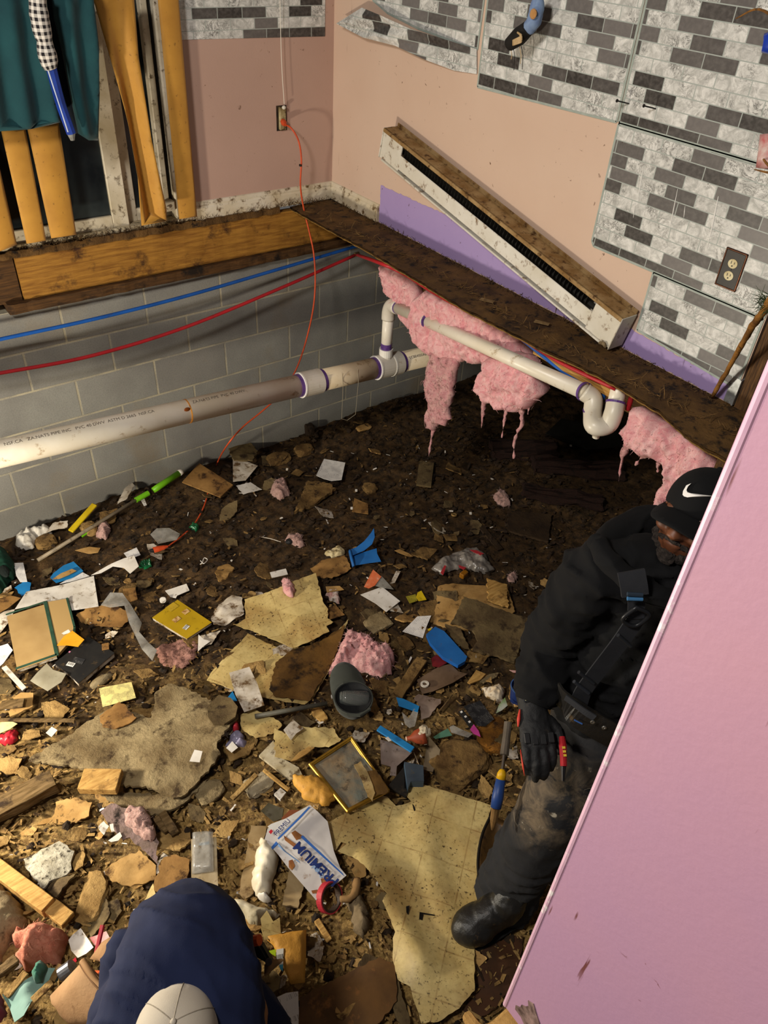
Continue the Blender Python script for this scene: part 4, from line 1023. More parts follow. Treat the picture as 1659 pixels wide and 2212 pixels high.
# --- stuff: clods, splinters
def scatter(name, label, n, mt, rng, dens, seed, kind):
    rnd = random.Random(seed); gs_ = []; k = 0
    while k < n:
        x, y = rnd.uniform(*rng[0]), rnd.uniform(*rng[1])
        if rnd.random() > dens(x, y): continue
        k += 1; z = gs(x, y); s = rnd.uniform(*kind[1]); a = rnd.uniform(0, 2 * PI)
        if kind[0] == 'chip':
            l, w_, h_ = s * rnd.uniform(1, 2.6), s * rnd.uniform(.35, .9), s * rnd.uniform(.05, .16)
            ax = axes((math.cos(a), math.sin(a), rnd.uniform(-.35, .35)), (rnd.uniform(-.4, .4), rnd.uniform(-.4, .4), 1))
            ax = (ax[0], ax[1], ax[2])
            b = rnd.choice(([(-.5, -.4), (.45, -.5), (.5, .3), (.1, .5), (-.5, .45)], [(-.5, -.5), (.1, -.45), (.5, -.5), (.5, .5), (-.45, .4)], [(-.5, -.2), (.2, -.5), (.5, -.1), (.3, .5), (-.4, .5)]))
            b = [(p + rnd.uniform(-.15, .15), q + rnd.uniform(-.15, .15)) for p, q in b]
            c = V((x, y, z + .012 + h_))
            vs = [c + ax[0] * (p * l) + ax[1] * (q * w_) + ax[2] * t for t in (h_ / 2, -h_ / 2) for p, q in b]
            gs_.append((vs, [(0, 1, 2, 3, 4), (9, 8, 7, 6, 5)] + [(i, i + 5, (i + 1) % 5 + 5, (i + 1) % 5) for i in range(5)]))
        else:
            g = ball((0, 0, 0), 1, 1); o_ = V((k * .37, k * .11, 0))
            gs_.append(([V((x, y, z + .004)) + V((p.x * s, p.y * s * .8, p.z * s * .7)) * (1 + .5 * noise.noise(p * 1.5 + o_)) for p in g[0]], g[1]))
    o = mk(name, join(*gs_), mt); return tag(o, label, 'debris', None, 'stuff')
dn = lambda x, y: sm(1.1, 2.6, -.55 * x - .75 * y)
def inview(x, y): return 1.0
rngA = ((-3.3, .9), (-3.3, -.03))
scatter('soil_clods', 'loose dark clods of soil all over the ground', 2600, M_SOIL, rngA, lambda x, y: .8, 1, ('clod', (.005, .022)))
scatter('wood_crumbs', 'pale crumbs of rotten wood spread over the near ground', 6500, CHUNKY, ((-3.2, -.5), (-3.2, -.5)), lambda x, y: dn(x, y) ** 1.2, 2, ('chip', (.004, .017)))
scatter('wood_crumbs', 'brown crumbs of rotten wood spread through the pit', 4200, CHUNK, rngA, lambda x, y: .18 + .8 * dn(x, y), 3, ('chip', (.004, .018)))
scatter('dark_crumbs', 'black crumbs of rot below the floor strip and in the middle', 2200, CHUNKD, ((-3, 1.4), (-3.2, -.03)), lambda x, y: 1 - .75 * dn(x, y), 4, ('chip', (.005, .026)))
scatter('paper_crumbs', 'tiny bits of torn paper and plastic mixed into the rubbish', 420, PAPER, ((-3.1, .5), (-3.2, -.1)), lambda x, y: .35 + .5 * dn(x, y), 5, ('chip', (.004, .013)))
# --- rotten wood flakes one could pick up
kinds = [('wood_flake', CHUNKY, 'small pale flake of rotten wood lying loose in the near rubbish', 'pale wood flakes'), ('wood_flake', CHUNK, 'small brown flake of rotten wood lying loose in the pit', 'brown wood flakes'), ('board_flake', BOARD, 'thin dull flake of delaminated board lying loose in the pit', 'delaminated board flakes'), ('paper_scrap', PAPER2, 'small torn scrap of dirty paper lying loose in the pit', 'dirty paper scraps'), ('cardboard_scrap', CARDL, 'small torn scrap of tan cardboard lying loose in the pit', 'tan cardboard scraps')]
rnd = random.Random(21)
protos = {}
def flake_proto(nm, mt, s, sd):
    r = random.Random(sd); m_ = r.randint(4, 6); pts = []
    for k in range(m_):
        a = 2 * PI * k / m_ + r.uniform(-.25, .25); q = r.uniform(.7, 1.15); pts.append(V((math.cos(a) * s * q * 1.25, math.sin(a) * s * q * .85)))
    th = .0012 if 'paper' in nm else s * .12
    pts = jagged(pts, s * .05, s * .16, sd); f = lambda q, d: V((q.x, q.y, .14 * s * noise.noise(V((q.x, q.y, sd)) * (1.1 / s)) + .2 * s * (q.x / s) * (sd % 3 - 1) * .5))
    g, uv = plate(pts, s * .35, lambda q, d: f(q, d) + V((0, 0, th)), f); return g, uv
cnt = [140, 95, 80, 50, 46]
for (nm, mt, lb, gr), n in zip(kinds, cnt):
    base = []
    for v_ in range(6):
        g, uv = flake_proto(nm, mt, .022 + .007 * v_, v_ * 7 + n); base.append((g, uv))
    objs = [mk(nm, g, mt, loc=(0, 0, 0), uvs=uv) for g, uv in base]
    for i in range(n):
        while True:
            x, y = rnd.uniform(-2.9, .4), rnd.uniform(-3.0, -.12)
            dd = dn(x, y)
            if nm == 'wood_flake' and mt is CHUNKY and rnd.random() > dd ** 1.5: continue
            if nm != 'wood_flake' and rnd.random() > .25 + .6 * dd: continue
            break
        o = objs[i] if i < 6 else objs[i % 6].copy()
        if i >= 6: COL.objects.link(o)
        o.location = (x, y, gs(x, y) + .014); s = rnd.uniform(.5, 1.3)
        o.rotation_euler = (rnd.uniform(-.3, .3), rnd.uniform(-.3, .3), rnd.uniform(0, 6.28)); o.scale = (s, s, s)
        tag(o, lb, nm.split('_')[0] + ' scrap', gr)
# --- large sheets and boards first
S_('vinyl_sheet', 'flooring', 'cream vinyl flooring piece with torn right edge, a pink tuft lying on it', 'B', [(315, 670), (560, 610), (875, 500), (935, 720), (970, 760), (965, 830), (1010, 860), (955, 890), (980, 930), (900, 970), (695, 1050), (540, 985), (240, 860), (320, 810)], M_VINYL, lift=.05, amp=.012, jag=.003, rise=((590, 1330), (700, 1270), .02))
S_('vinyl_sheet', 'flooring', 'cream vinyl flooring piece half covered by brown-stained board, below the pink tuft', 'B', [(340, 930), (560, 1040), (690, 1060), (960, 1000), (1130, 830), (1060, 1010), (980, 1230), (860, 1460), (790, 1530), (640, 1520), (480, 1485), (200, 1395), (20, 1310), (60, 1240), (290, 1000)], M_VINYL, lift=.02, amp=.008, jag=.002)
S_('stained_board', 'board', 'brown water-stained sheet lying over the lower cream vinyl', 'B', [(560, 1170), (690, 1055), (830, 1030), (1100, 880), (1060, 1010), (960, 1240), (830, 1500), (560, 1475), (510, 1400)], STAIN, lift=.032, amp=.008, jag=.004)
Gv = [(740, 190), (1190, 320), (1150, 450), (1110, 560), (1105, 800), (1100, 1000), (1088, 1150), (1085, 1380), (1000, 1480), (880, 1555), (790, 1562), (730, 1360), (660, 1320), (635, 1220), (632, 1100), (645, 1070), (610, 980), (575, 900), (600, 860), (500, 740), (410, 650), (330, 610), (380, 570), (350, 560), (320, 610), (260, 560), (210, 500), (370, 400), (490, 375), (440, 368), (434, 330), (490, 335), (520, 315), (530, 270), (610, 282), (655, 330), (690, 325), (740, 310), (720, 285), (702, 262)]
bigv = S_('vinyl_sheet', 'flooring', 'large cream vinyl flooring piece on which the man in black stands', 'G', Gv, M_VINYL, lift=.035, amp=.012, fr=4, jag=.002, sp=.03)
for v in bigv.data.vertices: # the ridge along its left side
    p = v.co + bigv.location
    a, b = G((790, 1880)), G((905, 2085)); t = max(0, min(1, (V((p.x, p.y)) - a.to_2d()).dot((b - a).to_2d()) / (b - a).to_2d().length_squared)); dd = (V((p.x, p.y)) - (a + (b - a) * t).to_2d()).length
    v.co.z += .035 * math.exp(-(dd / .05) ** 2)
    a, b = G((905, 1760)), G((960, 1990)); t = max(0, min(1, (V((p.x, p.y)) - a.to_2d()).dot((b - a).to_2d()) / (b - a).to_2d().length_squared)); dd = (V((p.x, p.y)) - (a + (b - a) * t).to_2d()).length
    v.co.z += .02 * math.exp(-(dd / .06) ** 2)
for pts in ([(745, 320), (755, 330), (763, 352), (770, 385), (778, 408), (764, 380), (752, 350)], [(708, 910), (728, 905), (722, 950), (716, 975), (710, 950)], [(785, 930), (870, 945), (865, 950), (805, 942), (800, 975), (782, 970)]):
    t_ = [G(p, .05 + .047) for p in Z('G', *pts)]
    onv = sorted(bigv.data.vertices, key=lambda v: ((v.co + bigv.location).to_2d() - t_[0].to_2d()).length)[:3]
    zt = max(v.co.z for v in onv) + bigv.location.z + .004
    mk('tear', plate([p.to_2d() for p in t_], .01, lambda q, d: V((q.x, q.y, zt)), lambda q, d: V((q.x, q.y, zt - .001)))[0], mat('gap_black', '#0c0805', rough=1), parent=bigv)
S_('vinyl_sheet', 'flooring', 'small cream vinyl corner sticking out above the bent back in navy', 'D', [(945, 1370), (1055, 1145), (1080, 1240), (1130, 1270), (1100, 1330), (1040, 1400)], M_VINYL, lift=.03, amp=.004, jag=.002)
S_('vinyl_sheet', 'flooring', 'dirty yellow vinyl scraps in a heap above the picture frame', 'E', [(530, 300), (610, 340), (690, 280), (850, 260), (990, 255), (1060, 345), (960, 420), (850, 420), (770, 500), (650, 560), (530, 530)], M_VINYL, lift=.05, amp=.02, jag=.005)
S_('vinyl_sheet', 'flooring', 'curled yellow vinyl piece at the left end of the grey rod', 'E', [(260, 200), (370, 140), (560, 240), (590, 270), (530, 340), (380, 390), (270, 320)], M_VINYL, lift=.04, amp=.015, jag=.004)
S_('board', 'board', 'big delaminated grey board in the near left with a small white card on it', 'P', [(60, 1640), (100, 1610), (180, 1555), (240, 1520), (325, 1545), (335, 1490), (362, 1472), (400, 1480), (440, 1508), (500, 1535), (516, 1562), (492, 1590), (480, 1605), (470, 1622), (478, 1640), (440, 1680), (400, 1722), (375, 1728), (330, 1708), (260, 1700), (180, 1660)], BOARDG, th=.012, lift=.06, amp=.015, jag=.006, sp=.03)
S_('board', 'board', 'lower layer of board peeping out under the big grey one', 'D', [(660, 515), (940, 530), (1200, 560), (1380, 470), (1440, 440), (1290, 590), (1180, 660), (1050, 700), (900, 650), (760, 590)], BOARDG, th=.012, lift=.03, amp=.012, jag=.006)
S_('board', 'board', 'brown board flap standing up along the upper edge of the big grey board', 'A', [(630, 1300), (760, 1210), (800, 1240), (870, 1320), (820, 1360), (720, 1390), (650, 1370)], CARD, th=.006, lift=.075, amp=.01, jag=.004)
S_('board', 'board', 'round blistered patch of board beside the white card on the vinyl', 'A', [(1330, 1290), (1400, 1210), (1480, 1230), (1525, 1300), (1510, 1370), (1440, 1420), (1370, 1420), (1335, 1360)], BOARD, th=.01, lift=.085, amp=.012, curl=.01)
wb = bar('wood_block', 'sawn pale wood block lying on the big grey board', 'wood', (180, 1697), (262, 1700), .085, .035, PLANK, z0=.07, z1=.07, rough=.0015)
S_('plywood_sheet', 'board', 'yellow plywood sheet under the dark board, a splintered piece at its right corner', 'C', [(565, 690), (600, 420), (700, 402), (830, 405), (990, 420), (1140, 410), (1200, 610), (1100, 700), (900, 760), (700, 740)], CARDL, th=.008, lift=.02, amp=.008, jag=.003)
S_('plywood_scrap', 'board', 'splintered yellow plywood piece standing at the right corner of the plywood sheet', 'C', [(980, 350), (1060, 385), (1140, 400), (1145, 580), (1060, 560), (985, 535)], PLANK, th=.01, lift=.05, amp=.008, jag=.006)
S_('board', 'board', 'dark grey-brown board lying on the yellow plywood left of the man in black', 'C', [(730, 650), (800, 515), (880, 530), (1000, 580), (1310, 665), (1260, 830), (1200, 985), (1050, 940), (870, 905), (910, 840), (890, 780), (850, 740), (780, 700), (700, 690)], BOARD, th=.012, lift=.05, amp=.01, jag=.004)
S_('board', 'board', 'small brown board flap between the blue pad and the dark board', 'C', [(655, 700), (780, 740), (800, 800), (860, 905), (790, 870), (700, 790)], BOARD, th=.006, lift=.04, amp=.01, jag=.004)
S_('plywood_sheet', 'board', 'large dark plywood sheet at the bottom between the mailer and the big vinyl', 'G', [(120, 1420), (560, 1200), (650, 1245), (655, 1440), (560, 1562), (340, 1640), (100, 1640)], mat('wet_ply', '#6b4a22', '#4b3115', 7, .65, .4, '#8a5a2a', 16), th=.012, lift=.03, amp=.006, jag=.003)
S_('board', 'board', 'narrow grey board strip below the big vinyl at the bottom edge', 'G', [(600, 1250), (640, 1240), (660, 1320), (730, 1560), (700, 1640), (640, 1500)], BOARD, th=.01, lift=.02, amp=.004, jag=.003)
S_('board', 'board', 'reddish wet board under the right boot against the mauve wall', 'G', [(1090, 1150), (1290, 1060), (1360, 1060), (1330, 1300), (1200, 1480), (1060, 1560), (1000, 1520), (1085, 1380)], mat('wet_red_board', '#4b2d18', '#33200f', 7, .6, .3, '#1c1006', 16), th=.012, lift=.01, amp=.006, jag=.003)
S_('board', 'board', 'tan flat board behind the white glove-like bundle', 'E', [(250, 1600), (340, 1070), (465, 1080), (440, 1200), (400, 1400), (360, 1600), (300, 1640)], mat('tan_board', '#a08a64', '#836b46', 9, .85, .35, '#4a3318', 18), th=.01, lift=.02, amp=.004, jag=.003)
S_('board', 'board', 'flat brown board end between the white bundle and the cracker bag', 'E', [(590, 1680), (650, 1400), (760, 1530), (715, 1700)], mat('tan_board', '#a08a64'), th=.01, lift=.03, amp=.004, jag=.003)
S_('board', 'board', 'brown flat flake of board at the near left below the wool-stuck panel', 'D', [(720, 1060), (800, 1000), (960, 920), (1075, 1020), (1060, 1120), (900, 1160), (780, 1140)], CARDL, th=.006, lift=.03, amp=.012, jag=.005)
S_('board', 'board', 'yellow-brown jagged board flake left of the blister pack', 'D', [(1060, 1150), (1110, 1000), (1180, 960), (1310, 990), (1300, 1140), (1270, 1250), (1200, 1290), (1120, 1260)], CARD, th=.006, lift=.04, amp=.015, jag=.008)
S_('board', 'board', 'thin tan board layer left of the white-flecked panel', 'D', [(390, 600), (520, 570), (640, 600), (620, 700), (480, 740), (260, 760), (380, 680)], CARDL, th=.006, lift=.02, amp=.012, jag=.006)
S_('particle_board', 'board', 'white-flecked crumbling panel in the near left corner', 'D', [(170, 990), (300, 930), (420, 880), (520, 940), (500, 1060), (420, 1120), (350, 1160), (290, 1220), (230, 1120)], mat('white_flecked', '#bdb7a4', '#8d8672', 30, .85, .5, '#2f261c', 60, .6, 60), th=.01, lift=.03, amp=.015, jag=.008)
bar('plank', 'grey splintered plank lying at the left edge of the photo', 'wood', (-70, 1800), (122, 1697), .075, .05, PLANKG, z0=.02, z1=.03, rough=.007)
bar('plank', 'sawn pale board on edge in the lower left corner', 'wood', (-40, 1858), (114, 1976), .05, .05, PLANK, z0=.03, z1=.03, rough=.002)
bar('plank', 'short end of pale board below the sawn one in the lower left', 'wood', (112, 1968), (152, 1998), .05, .03, PLANK, z0=.03, z1=.03, rough=.002)
bar('stick', 'thin tan stick lying across the upper edge of the near grey board', 'wood', (-30, 1553), (160, 1550), .016, .01, PLANKG, z0=.05, z1=.06)
bar('stick', 'brown split stick lying left of the blue pad', 'wood', (858, 1497), (912, 1420), .05, .02, CHUNK, z0=.02, z1=.03, rough=.004)
bar('stick', 'narrow pale stick beside the picture frame and the white board', 'wood', (570, 1672), (624, 1714), .014, .01, PLANK, z0=.06, z1=.04, rough=.001)
bar('stick', 'yellowed stick leaning over the hole left of the cracker bag', 'wood', (502, 1735), (556, 1682), .02, .012, CHUNKY, z0=.03, z1=.05, rough=.003)
bar('stick', 'short broken stick right of the wool-stuck panel', 'wood', (352, 1765), (382, 1812), .03, .02, PLANKG, z0=.03, z1=.02, rough=.003)
bar('stick', 'short broken stick beside the first one by the wool-stuck panel', 'wood', (338, 1775), (364, 1805), .024, .018, PLANKG, z0=.02, z1=.02, rough=.003)
bar('stick', 'pale wood sliver lying right of the mailer at the bottom', 'wood', (684, 1990), (712, 2036), .02, .012, PLANK, z0=.03, z1=.02, rough=.002)
bar('stick', 'thin rod of wood by the drumlike packet right of the blue packet', 'wood', (950, 1532), (978, 1498), .005, .005, PLANKG, z0=.03, z1=.05)
bar('lath', 'long narrow dark lath lying in the far mud', 'wood', (1020, 1108), (1082, 1180), .035, .01, BOARDD, z0=.008, z1=.008)
S_('board', 'board', 'dark square board half sunk in the far mud', 'P', [(1100, 1092), (1195, 1098), (1188, 1156), (1098, 1136)], BOARDD, th=.014, lift=.02, amp=.003, jag=.003)
S_('board', 'board', 'small dark board standing in the mud below the grey insulation strand', 'P', [(900, 1040), (906, 990), (938, 994), (932, 1045)], BOARD, th=.012, lift=.035, amp=.002)
S_('board', 'board', 'black sheet lying below the drain trap', 'P', [(1180, 930), (1215, 895), (1335, 920), (1345, 955), (1270, 962)], mat('black_sheet', '#1b1a16', '#11100d', 9, .5), th=.004, lift=.03, amp=.01)
for (a, b, w_, lb) in (((1062, 970), (1200, 975), .16, 'dark rotten joist end lying below the middle insulation'), ((1150, 1010), (1345, 1020), .12, 'long dark rotten joist lying right of the middle insulation'), ((1130, 1062), (1300, 1090), .10, 'nearest dark rotten joist below the other two')):
    bar('rotten_joist', lb, 'wood', a, b, w_, .05, CHUNKR, z0=.0, z1=.0, rough=.028, group=None)
# leaning boards by the block wall
S_('board', 'board', 'brown board leaning by the orange cord at the foot of the block wall', 'K', [(785, 875), (860, 802), (1005, 880), (950, 932)], CARD, th=.008, lift=.05, amp=.004)
S_('board', 'board', 'rough triangular brown board standing against the block wall behind the cord', 'K', [(985, 735), (1045, 655), (1112, 735), (1090, 775), (1010, 780)], BOARD, th=.012, lift=.06, amp=.01, jag=.006)
S_('wood_slab', 'wood', 'long rotten wood slab lying in the mud below the printed page', 'K', [(1270, 1000), (1330, 860), (1400, 870), (1450, 900), (1350, 960)], CHUNK, th=.02, lift=.03, amp=.02, jag=.008)
S_('cardboard', 'cardboard', 'small brown cardboard square lying right of the long rotten slab', 'K', [(1520, 1000), (1530, 940), (1590, 965), (1590, 1012)], CARD, lift=.02, th=.004)
chunk('wood_stump', 'dark pointed stump of wood at the foot of the block wall', 'wood', (668, 935), (.03, .03), CHUNKD, flat=2.2, up=.02)
chunk('bracket_fungus', 'pale fan-shaped rotten wood at the foot of the block wall', 'wood', (600, 985), (.09, .06), CHUNK, flat=.5)
chunk('wood_chunk', 'pale rotten lump right of the fan-shaped wood', 'wood', (655, 965), (.07, .05), CHUNK, flat=.6)
chunk('wood_chunk', 'pale rotten lump lying alone right of the printed page', 'wood', (800, 1048), (.045, .055), CHUNK, flat=.5)
chunk('wood_chunk', 'yellowish rotten lump by the foot of the mop pole', 'wood', (192, 1142), (.045, .06), CHUNKY, flat=.7, up=.02)
chunk('wood_chunk', 'round brown clod at the left edge below the block wall', 'wood', (97, 1165), (.06, .05), CHUNK, flat=.7)
chunk('wood_chunk', 'flat tan wood lump at the far foot of the insulation', 'wood', (785, 928), (.06, .035), CARDL, flat=.35)
chunk('wood_chunk', 'long yellow wood chunk above the bent back in navy', 'wood', (205, 1945), (.10, .05), CHUNKY, flat=.6, rz=.9)
chunk('wood_chunk', 'large brown rock-like heap of rotten wood right of the blue-grey box', 'wood', (995, 1640), (.135, .11), CHUNK, flat=.45, sub=4, amp=.3)
chunk('carpet_pad', 'rust-coloured lump of carpet pad beside the shovel shaft', 'pad', (1062, 1585), (.10, .07), mat('rust_pad', '#8f5e1c', '#5c3a12', 14, .95, .5, '#3a2410', 26, .8, 90), flat=.45, sub=4, rz=.9)
chunk('wood_chunk', 'grey stone-like wood piece under the white card with orange wrapper', 'wood', (815, 1345), (.07, .06), BOARDG, flat=.3)
chunk('wood_chunk', 'brown wood piece leaning right of the pink tuft beside the vinyl', 'wood', (877, 1385), (.03, .05), CHUNK, flat=.6)
chunk('wood_chunk', 'grey-white lump of plaster left of the hole by the cracker bag', 'plaster', (560, 1705), (.065, .05), mat('plaster', '#a79a80', '#877a60', 20, .95, .5, '#4a3820', 30, .6, 60), flat=.5)
chunk('wood_chunk', 'knuckle-shaped bit of wood below the grey rod', 'wood', (690, 1548), (.028, .045), PLANK, flat=.6)
chunk('wood_chunk', 'grey rotten lump in the middle of the near left wood crumbs', 'wood', (455, 1720), (.06, .05), BOARDG, flat=.5)
chunk('wood_chunk', 'tan rotten lump above the cap at the foot of the yellow mailer', 'wood', (560, 1990), (.05, .04), CARDL, flat=.5)
# --- books, papers, cards
bk = slabthing('book', 'book', 'open book lying face down with tan covers and green spine', 'A', [(280, 582), (355, 915), (100, 1005), (35, 660)], m_cloth('tan_bookcloth', '#a88a58', '#957748', .3, 500), .016, .03, part='pages')
mk('cover', (plate([G(p, .085).to_2d() for p in Z('A', (292, 580), (425, 557), (475, 740), (470, 800), (365, 915))], .03, lambda q, d: V((q.x, q.y, gs(q.x, q.y) * .1 + bk['_f'][4] * .98)), lambda q, d: V((q.x, q.y, gs(q.x, q.y) * .1 + bk['_f'][4] * .98 - .016)))[0]), mat('tan_bookcloth', '#a88a58'), parent=bk)
M_GRN = mat('green_bookcloth', '#2b4c3a', '#203c2e', 20, .7, .2, '#5b4a2e', 30)
def edge_strip(par, name, pts, w_, mt, zoff=.002, zb=None):
    g = []
    for (a, b) in zip(pts, pts[1:]):
        A_, B_ = G(a, .085), G(b, .085); z = (zb or par['_f'][4]) + zoff; A_.z = B_.z = z
        g.append(box((A_ + B_) / 2, ((B_ - A_).length + w_ * .6, w_, .005), axes(B_ - A_), .001))
    return mk(name, join(*g), mt, parent=par)
edge_strip(bk, 'spine', Z('A', (286, 580), (360, 917)), .016, M_GRN)
edge_strip(bk, 'green_edge', Z('A', (35, 660), (280, 580)), .007, M_GRN); edge_strip(bk, 'green_edge', Z('A', (100, 1005), (355, 917)), .010, M_GRN); edge_strip(bk, 'green_edge', Z('A', (425, 557), (473, 740), (470, 800)), .010, M_GRN)
bb_ = slabthing('book', 'book', 'black paperback with white barcode lying beside the open book', 'A', [(335, 950), (555, 780), (725, 885), (490, 1080), (430, 1020)], BLACKP, .022, .02)
onsheet(bb_, 'barcode_label', Z('A', (450, 985))[0], .034, .022, BARC, rot=-72 + 0); onsheet(bb_, 'pink_emblem', Z('A', (443, 905))[0], .008, .008, mat('pink_mark', '#c07a98', rough=.5))
onsheet(bb_, 'blurb', Z('A', (500, 960))[0], .05, .03, BLKPR, rot=-72)
onsheet(bb_, 'torn_corner', Z('A', (672, 872))[0], .03, .04, CARD, rot=-40)
yb = slabthing('book', 'book', 'yellow book with two food photos and barcode on its back', 'A', [(965, 655), (1130, 540), (1350, 685), (1190, 790)], mat('mustard_cover', '#b09018', '#a08212', 8, .45, .25, '#4a380f', 34), .014, .03)
M_FOOD = mat('food_photo', '#d6b474', '#8a5a2c', 60, .4, .4, '#e8dcc4', 70)
onsheet(yb, 'photo', Z('A', (1188, 648))[0], .032, .026, M_FOOD, rot=-2); onsheet(yb, 'photo', Z('A', (1128, 697))[0], .036, .026, M_FOOD, rot=-2)
onsheet(yb, 'barcode_label', Z('A', (1190, 748))[0], .028, .022, BARC, rot=10); onsheet(yb, 'blurb', Z('A', (1100, 618))[0], .05, .04, m_print('mustard_print', '#b09018', '#5a4a10', .006, dirty=.2), rot=0)
S_('paper', 'paper', 'large white sheet of paper lying behind the open book', 'A', [(160, 500), (380, 455), (595, 405), (625, 600), (455, 628), (430, 560), (280, 578), (90, 625)], PAPER, lift=.035, amp=.006)
S_('paper', 'paper', 'white paper with bluish stains at the end of the orange cord', 'A', [(575, 392), (700, 335), (790, 312), (860, 303), (888, 365), (830, 398), (790, 365), (720, 350), (640, 380)], PAPER, lift=.04, amp=.008, rise=((230, 1230), (270, 1205), .02))
S_('paper', 'paper', 'white printed page lying on the mud near the block wall', 'P', [(683, 1022), (700, 986), (746, 992), (738, 1032), (716, 1034), (700, 1030)], PRINT, lift=.03, amp=.01, u=(1, 2), curl=.015)
S_('paper', 'paper', 'grey-white sheet leaning beside the brown board at the block wall', 'K', [(1005, 757), (1060, 780), (1112, 797), (1060, 855), (1005, 868)], PAPER2, lift=.05, amp=.008)
S_('paper', 'paper', 'white torn sheet flat below the grey-white one at the block wall', 'K', [(1018, 885), (1080, 866), (1130, 895), (1050, 916)], PAPER, lift=.02, amp=.006, jag=.003)
S_('magazine', 'magazine', 'blue and white magazine with a dry leaf on it at the left', 'A', [(330, 370), (395, 320), (460, 295), (525, 365), (450, 405), (350, 440), (310, 400)], BLUES, lift=.03, amp=.008)
S_('leaf', 'leaf', 'tan dry leaf lying on the blue magazine', 'A', [(325, 415), (380, 375), (450, 345), (480, 360), (430, 385), (370, 410)], CARDL, lift=.045, amp=.005)
S_('magazine', 'magazine', 'white-edged magazine under the blue one', 'A', [(370, 445), (440, 405), (520, 372), (565, 400), (470, 425)], PRINTC, lift=.02, amp=.006)
S_('card', 'card', 'small white printed card near the green boot at the left edge', 'A', [(80, 320), (140, 315), (165, 435), (120, 440), (95, 400)], PRINTC, lift=.03, amp=.004)
S_('card', 'card', 'blue torn packaging beside the green boot', 'A', [(85, 480), (140, 440), (190, 445), (180, 500), (130, 530)], BLUES, lift=.02, amp=.01, jag=.004)
S_('card', 'card', 'small printed white card by the socket end of the orange cord', 'A', [(787, 258), (870, 226), (896, 275), (820, 302)], PRINTC, lift=.04, amp=.004)
S_('card', 'card', 'torn white card above the yellow book', 'A', [(1052, 495), (1190, 455), (1208, 490), (1130, 520), (1120, 535), (1085, 530)], PAPER, lift=.03, amp=.004)
S_('paper', 'paper', 'crumpled grey-white card right of the yellow book', 'A', [(1345, 660), (1395, 570), (1480, 515), (1545, 535), (1560, 640), (1440, 712), (1370, 718)], PAPER2, lift=.05, amp=.02, fr=12, jag=.003)
S_('paper', 'paper', 'small torn white triangle below the yellow book', 'A', [(1265, 768), (1300, 805), (1345, 820), (1300, 850), (1262, 882)], PAPER, lift=.03, amp=.006)
S_('card', 'card', 'yellow printed card lying above the near grey board', 'A', [(625, 1115), (835, 1080), (865, 1185), (650, 1240)], GRIDC, lift=.045, amp=.004)
S_('card', 'card', 'white card standing on the lower cream vinyl', 'B', [(205, 1330), (360, 1280), (420, 1390), (475, 1560), (320, 1620), (250, 1480)], PAPER2, lift=.065, amp=.006, rise=((545, 1535), (520, 1465), .05))
S_('card', 'card', 'blue card peeping out under the standing white card', 'B', [(190, 1470), (225, 1420), (262, 1510), (215, 1520)], BLUES, lift=.03)
S_('card', 'card', 'narrow white card lying on bare soil above the upper vinyl', 'B', [(515, 472), (640, 445), (655, 490), (530, 517)], PAPER, lift=.03, amp=.003)
P_('tissue', 'paper', 'crumpled yellowish tissue left of the blue plastic cup', 'B', [(940, 340), (1000, 310), (1060, 282), (1105, 330), (1080, 365), (1000, 375)], mat('tissue', '#cbbd98', '#a8976c', 30, .9, .35, '#6b5330', 30), h=.02, edge=.015, amp=.012, sp=.006)
S_('card', 'card', 'white card beside the orange wrapper right of the upper vinyl', 'B', [(1222, 650), (1390, 600), (1532, 705), (1425, 785), (1340, 720)], PAPER, lift=.035, amp=.004)
S_('wrapper', 'wrapper', 'orange and white wrapper standing behind the white card', 'B', [(1250, 590), (1320, 468), (1385, 520), (1335, 585), (1290, 605)], mat('orange_pack', '#cf5f34', '#d9825a', 30, .4, .2, '#e0d4c4', 40), lift=.05, amp=.006)
S_('wrapper', 'wrapper', 'grey shiny end of the orange wrapper', 'B', [(1385, 520), (1480, 618), (1410, 610), (1330, 590)], GREY, lift=.04, amp=.006)
S_('paper', 'paper', 'narrow white torn strip right of the orange wrapper', 'B', [(1450, 580), (1500, 480), (1535, 482), (1490, 570)], PAPER2, lift=.03, amp=.006)
P_('wrapper', 'wrapper', 'crumpled pink and white packaging right of the upper vinyl', 'B', [(945, 650), (980, 610), (1060, 640), (1060, 720), (1000, 700)], mat('pink_pack', '#c58e84', '#d8cfc2', 30, .6, .35, '#5b4028', 30), h=.03, edge=.02, amp=.015)
S_('cardboard', 'cardboard', 'brown cardboard piece right of the torn end of the upper vinyl', 'B', [(960, 740), (1030, 720), (1100, 800), (980, 830)], CARD, lift=.03, amp=.004)
S_('cardboard', 'cardboard', 'tan cardboard strip above the pink packaging', 'B', [(950, 575), (1060, 570), (1095, 600), (960, 618)], CARDL, lift=.04, amp=.004)
S_('cardboard', 'cardboard', 'orange-brown carton pieces below the yellowish tissue', 'B', [(830, 440), (940, 390), (1100, 340), (1150, 450), (1000, 520), (880, 500)], CARD, lift=.02, amp=.015, jag=.005)
S_('wrapper', 'wrapper', 'small bright yellow wrapper above the printed white leaflet', 'C', [(430, 495), (440, 462), (470, 450), (510, 520), (450, 528)], YEL, lift=.03, amp=.006)
S_('wrapper', 'wrapper', 'dirty yellow end of the bright yellow wrapper', 'C', [(350, 492), (425, 475), (440, 525), (380, 545)], mat('dirty_yellow', '#9a8f2a', '#7d7420', 20, .6, .4, '#4a3a18', 30), lift=.025, amp=.006)
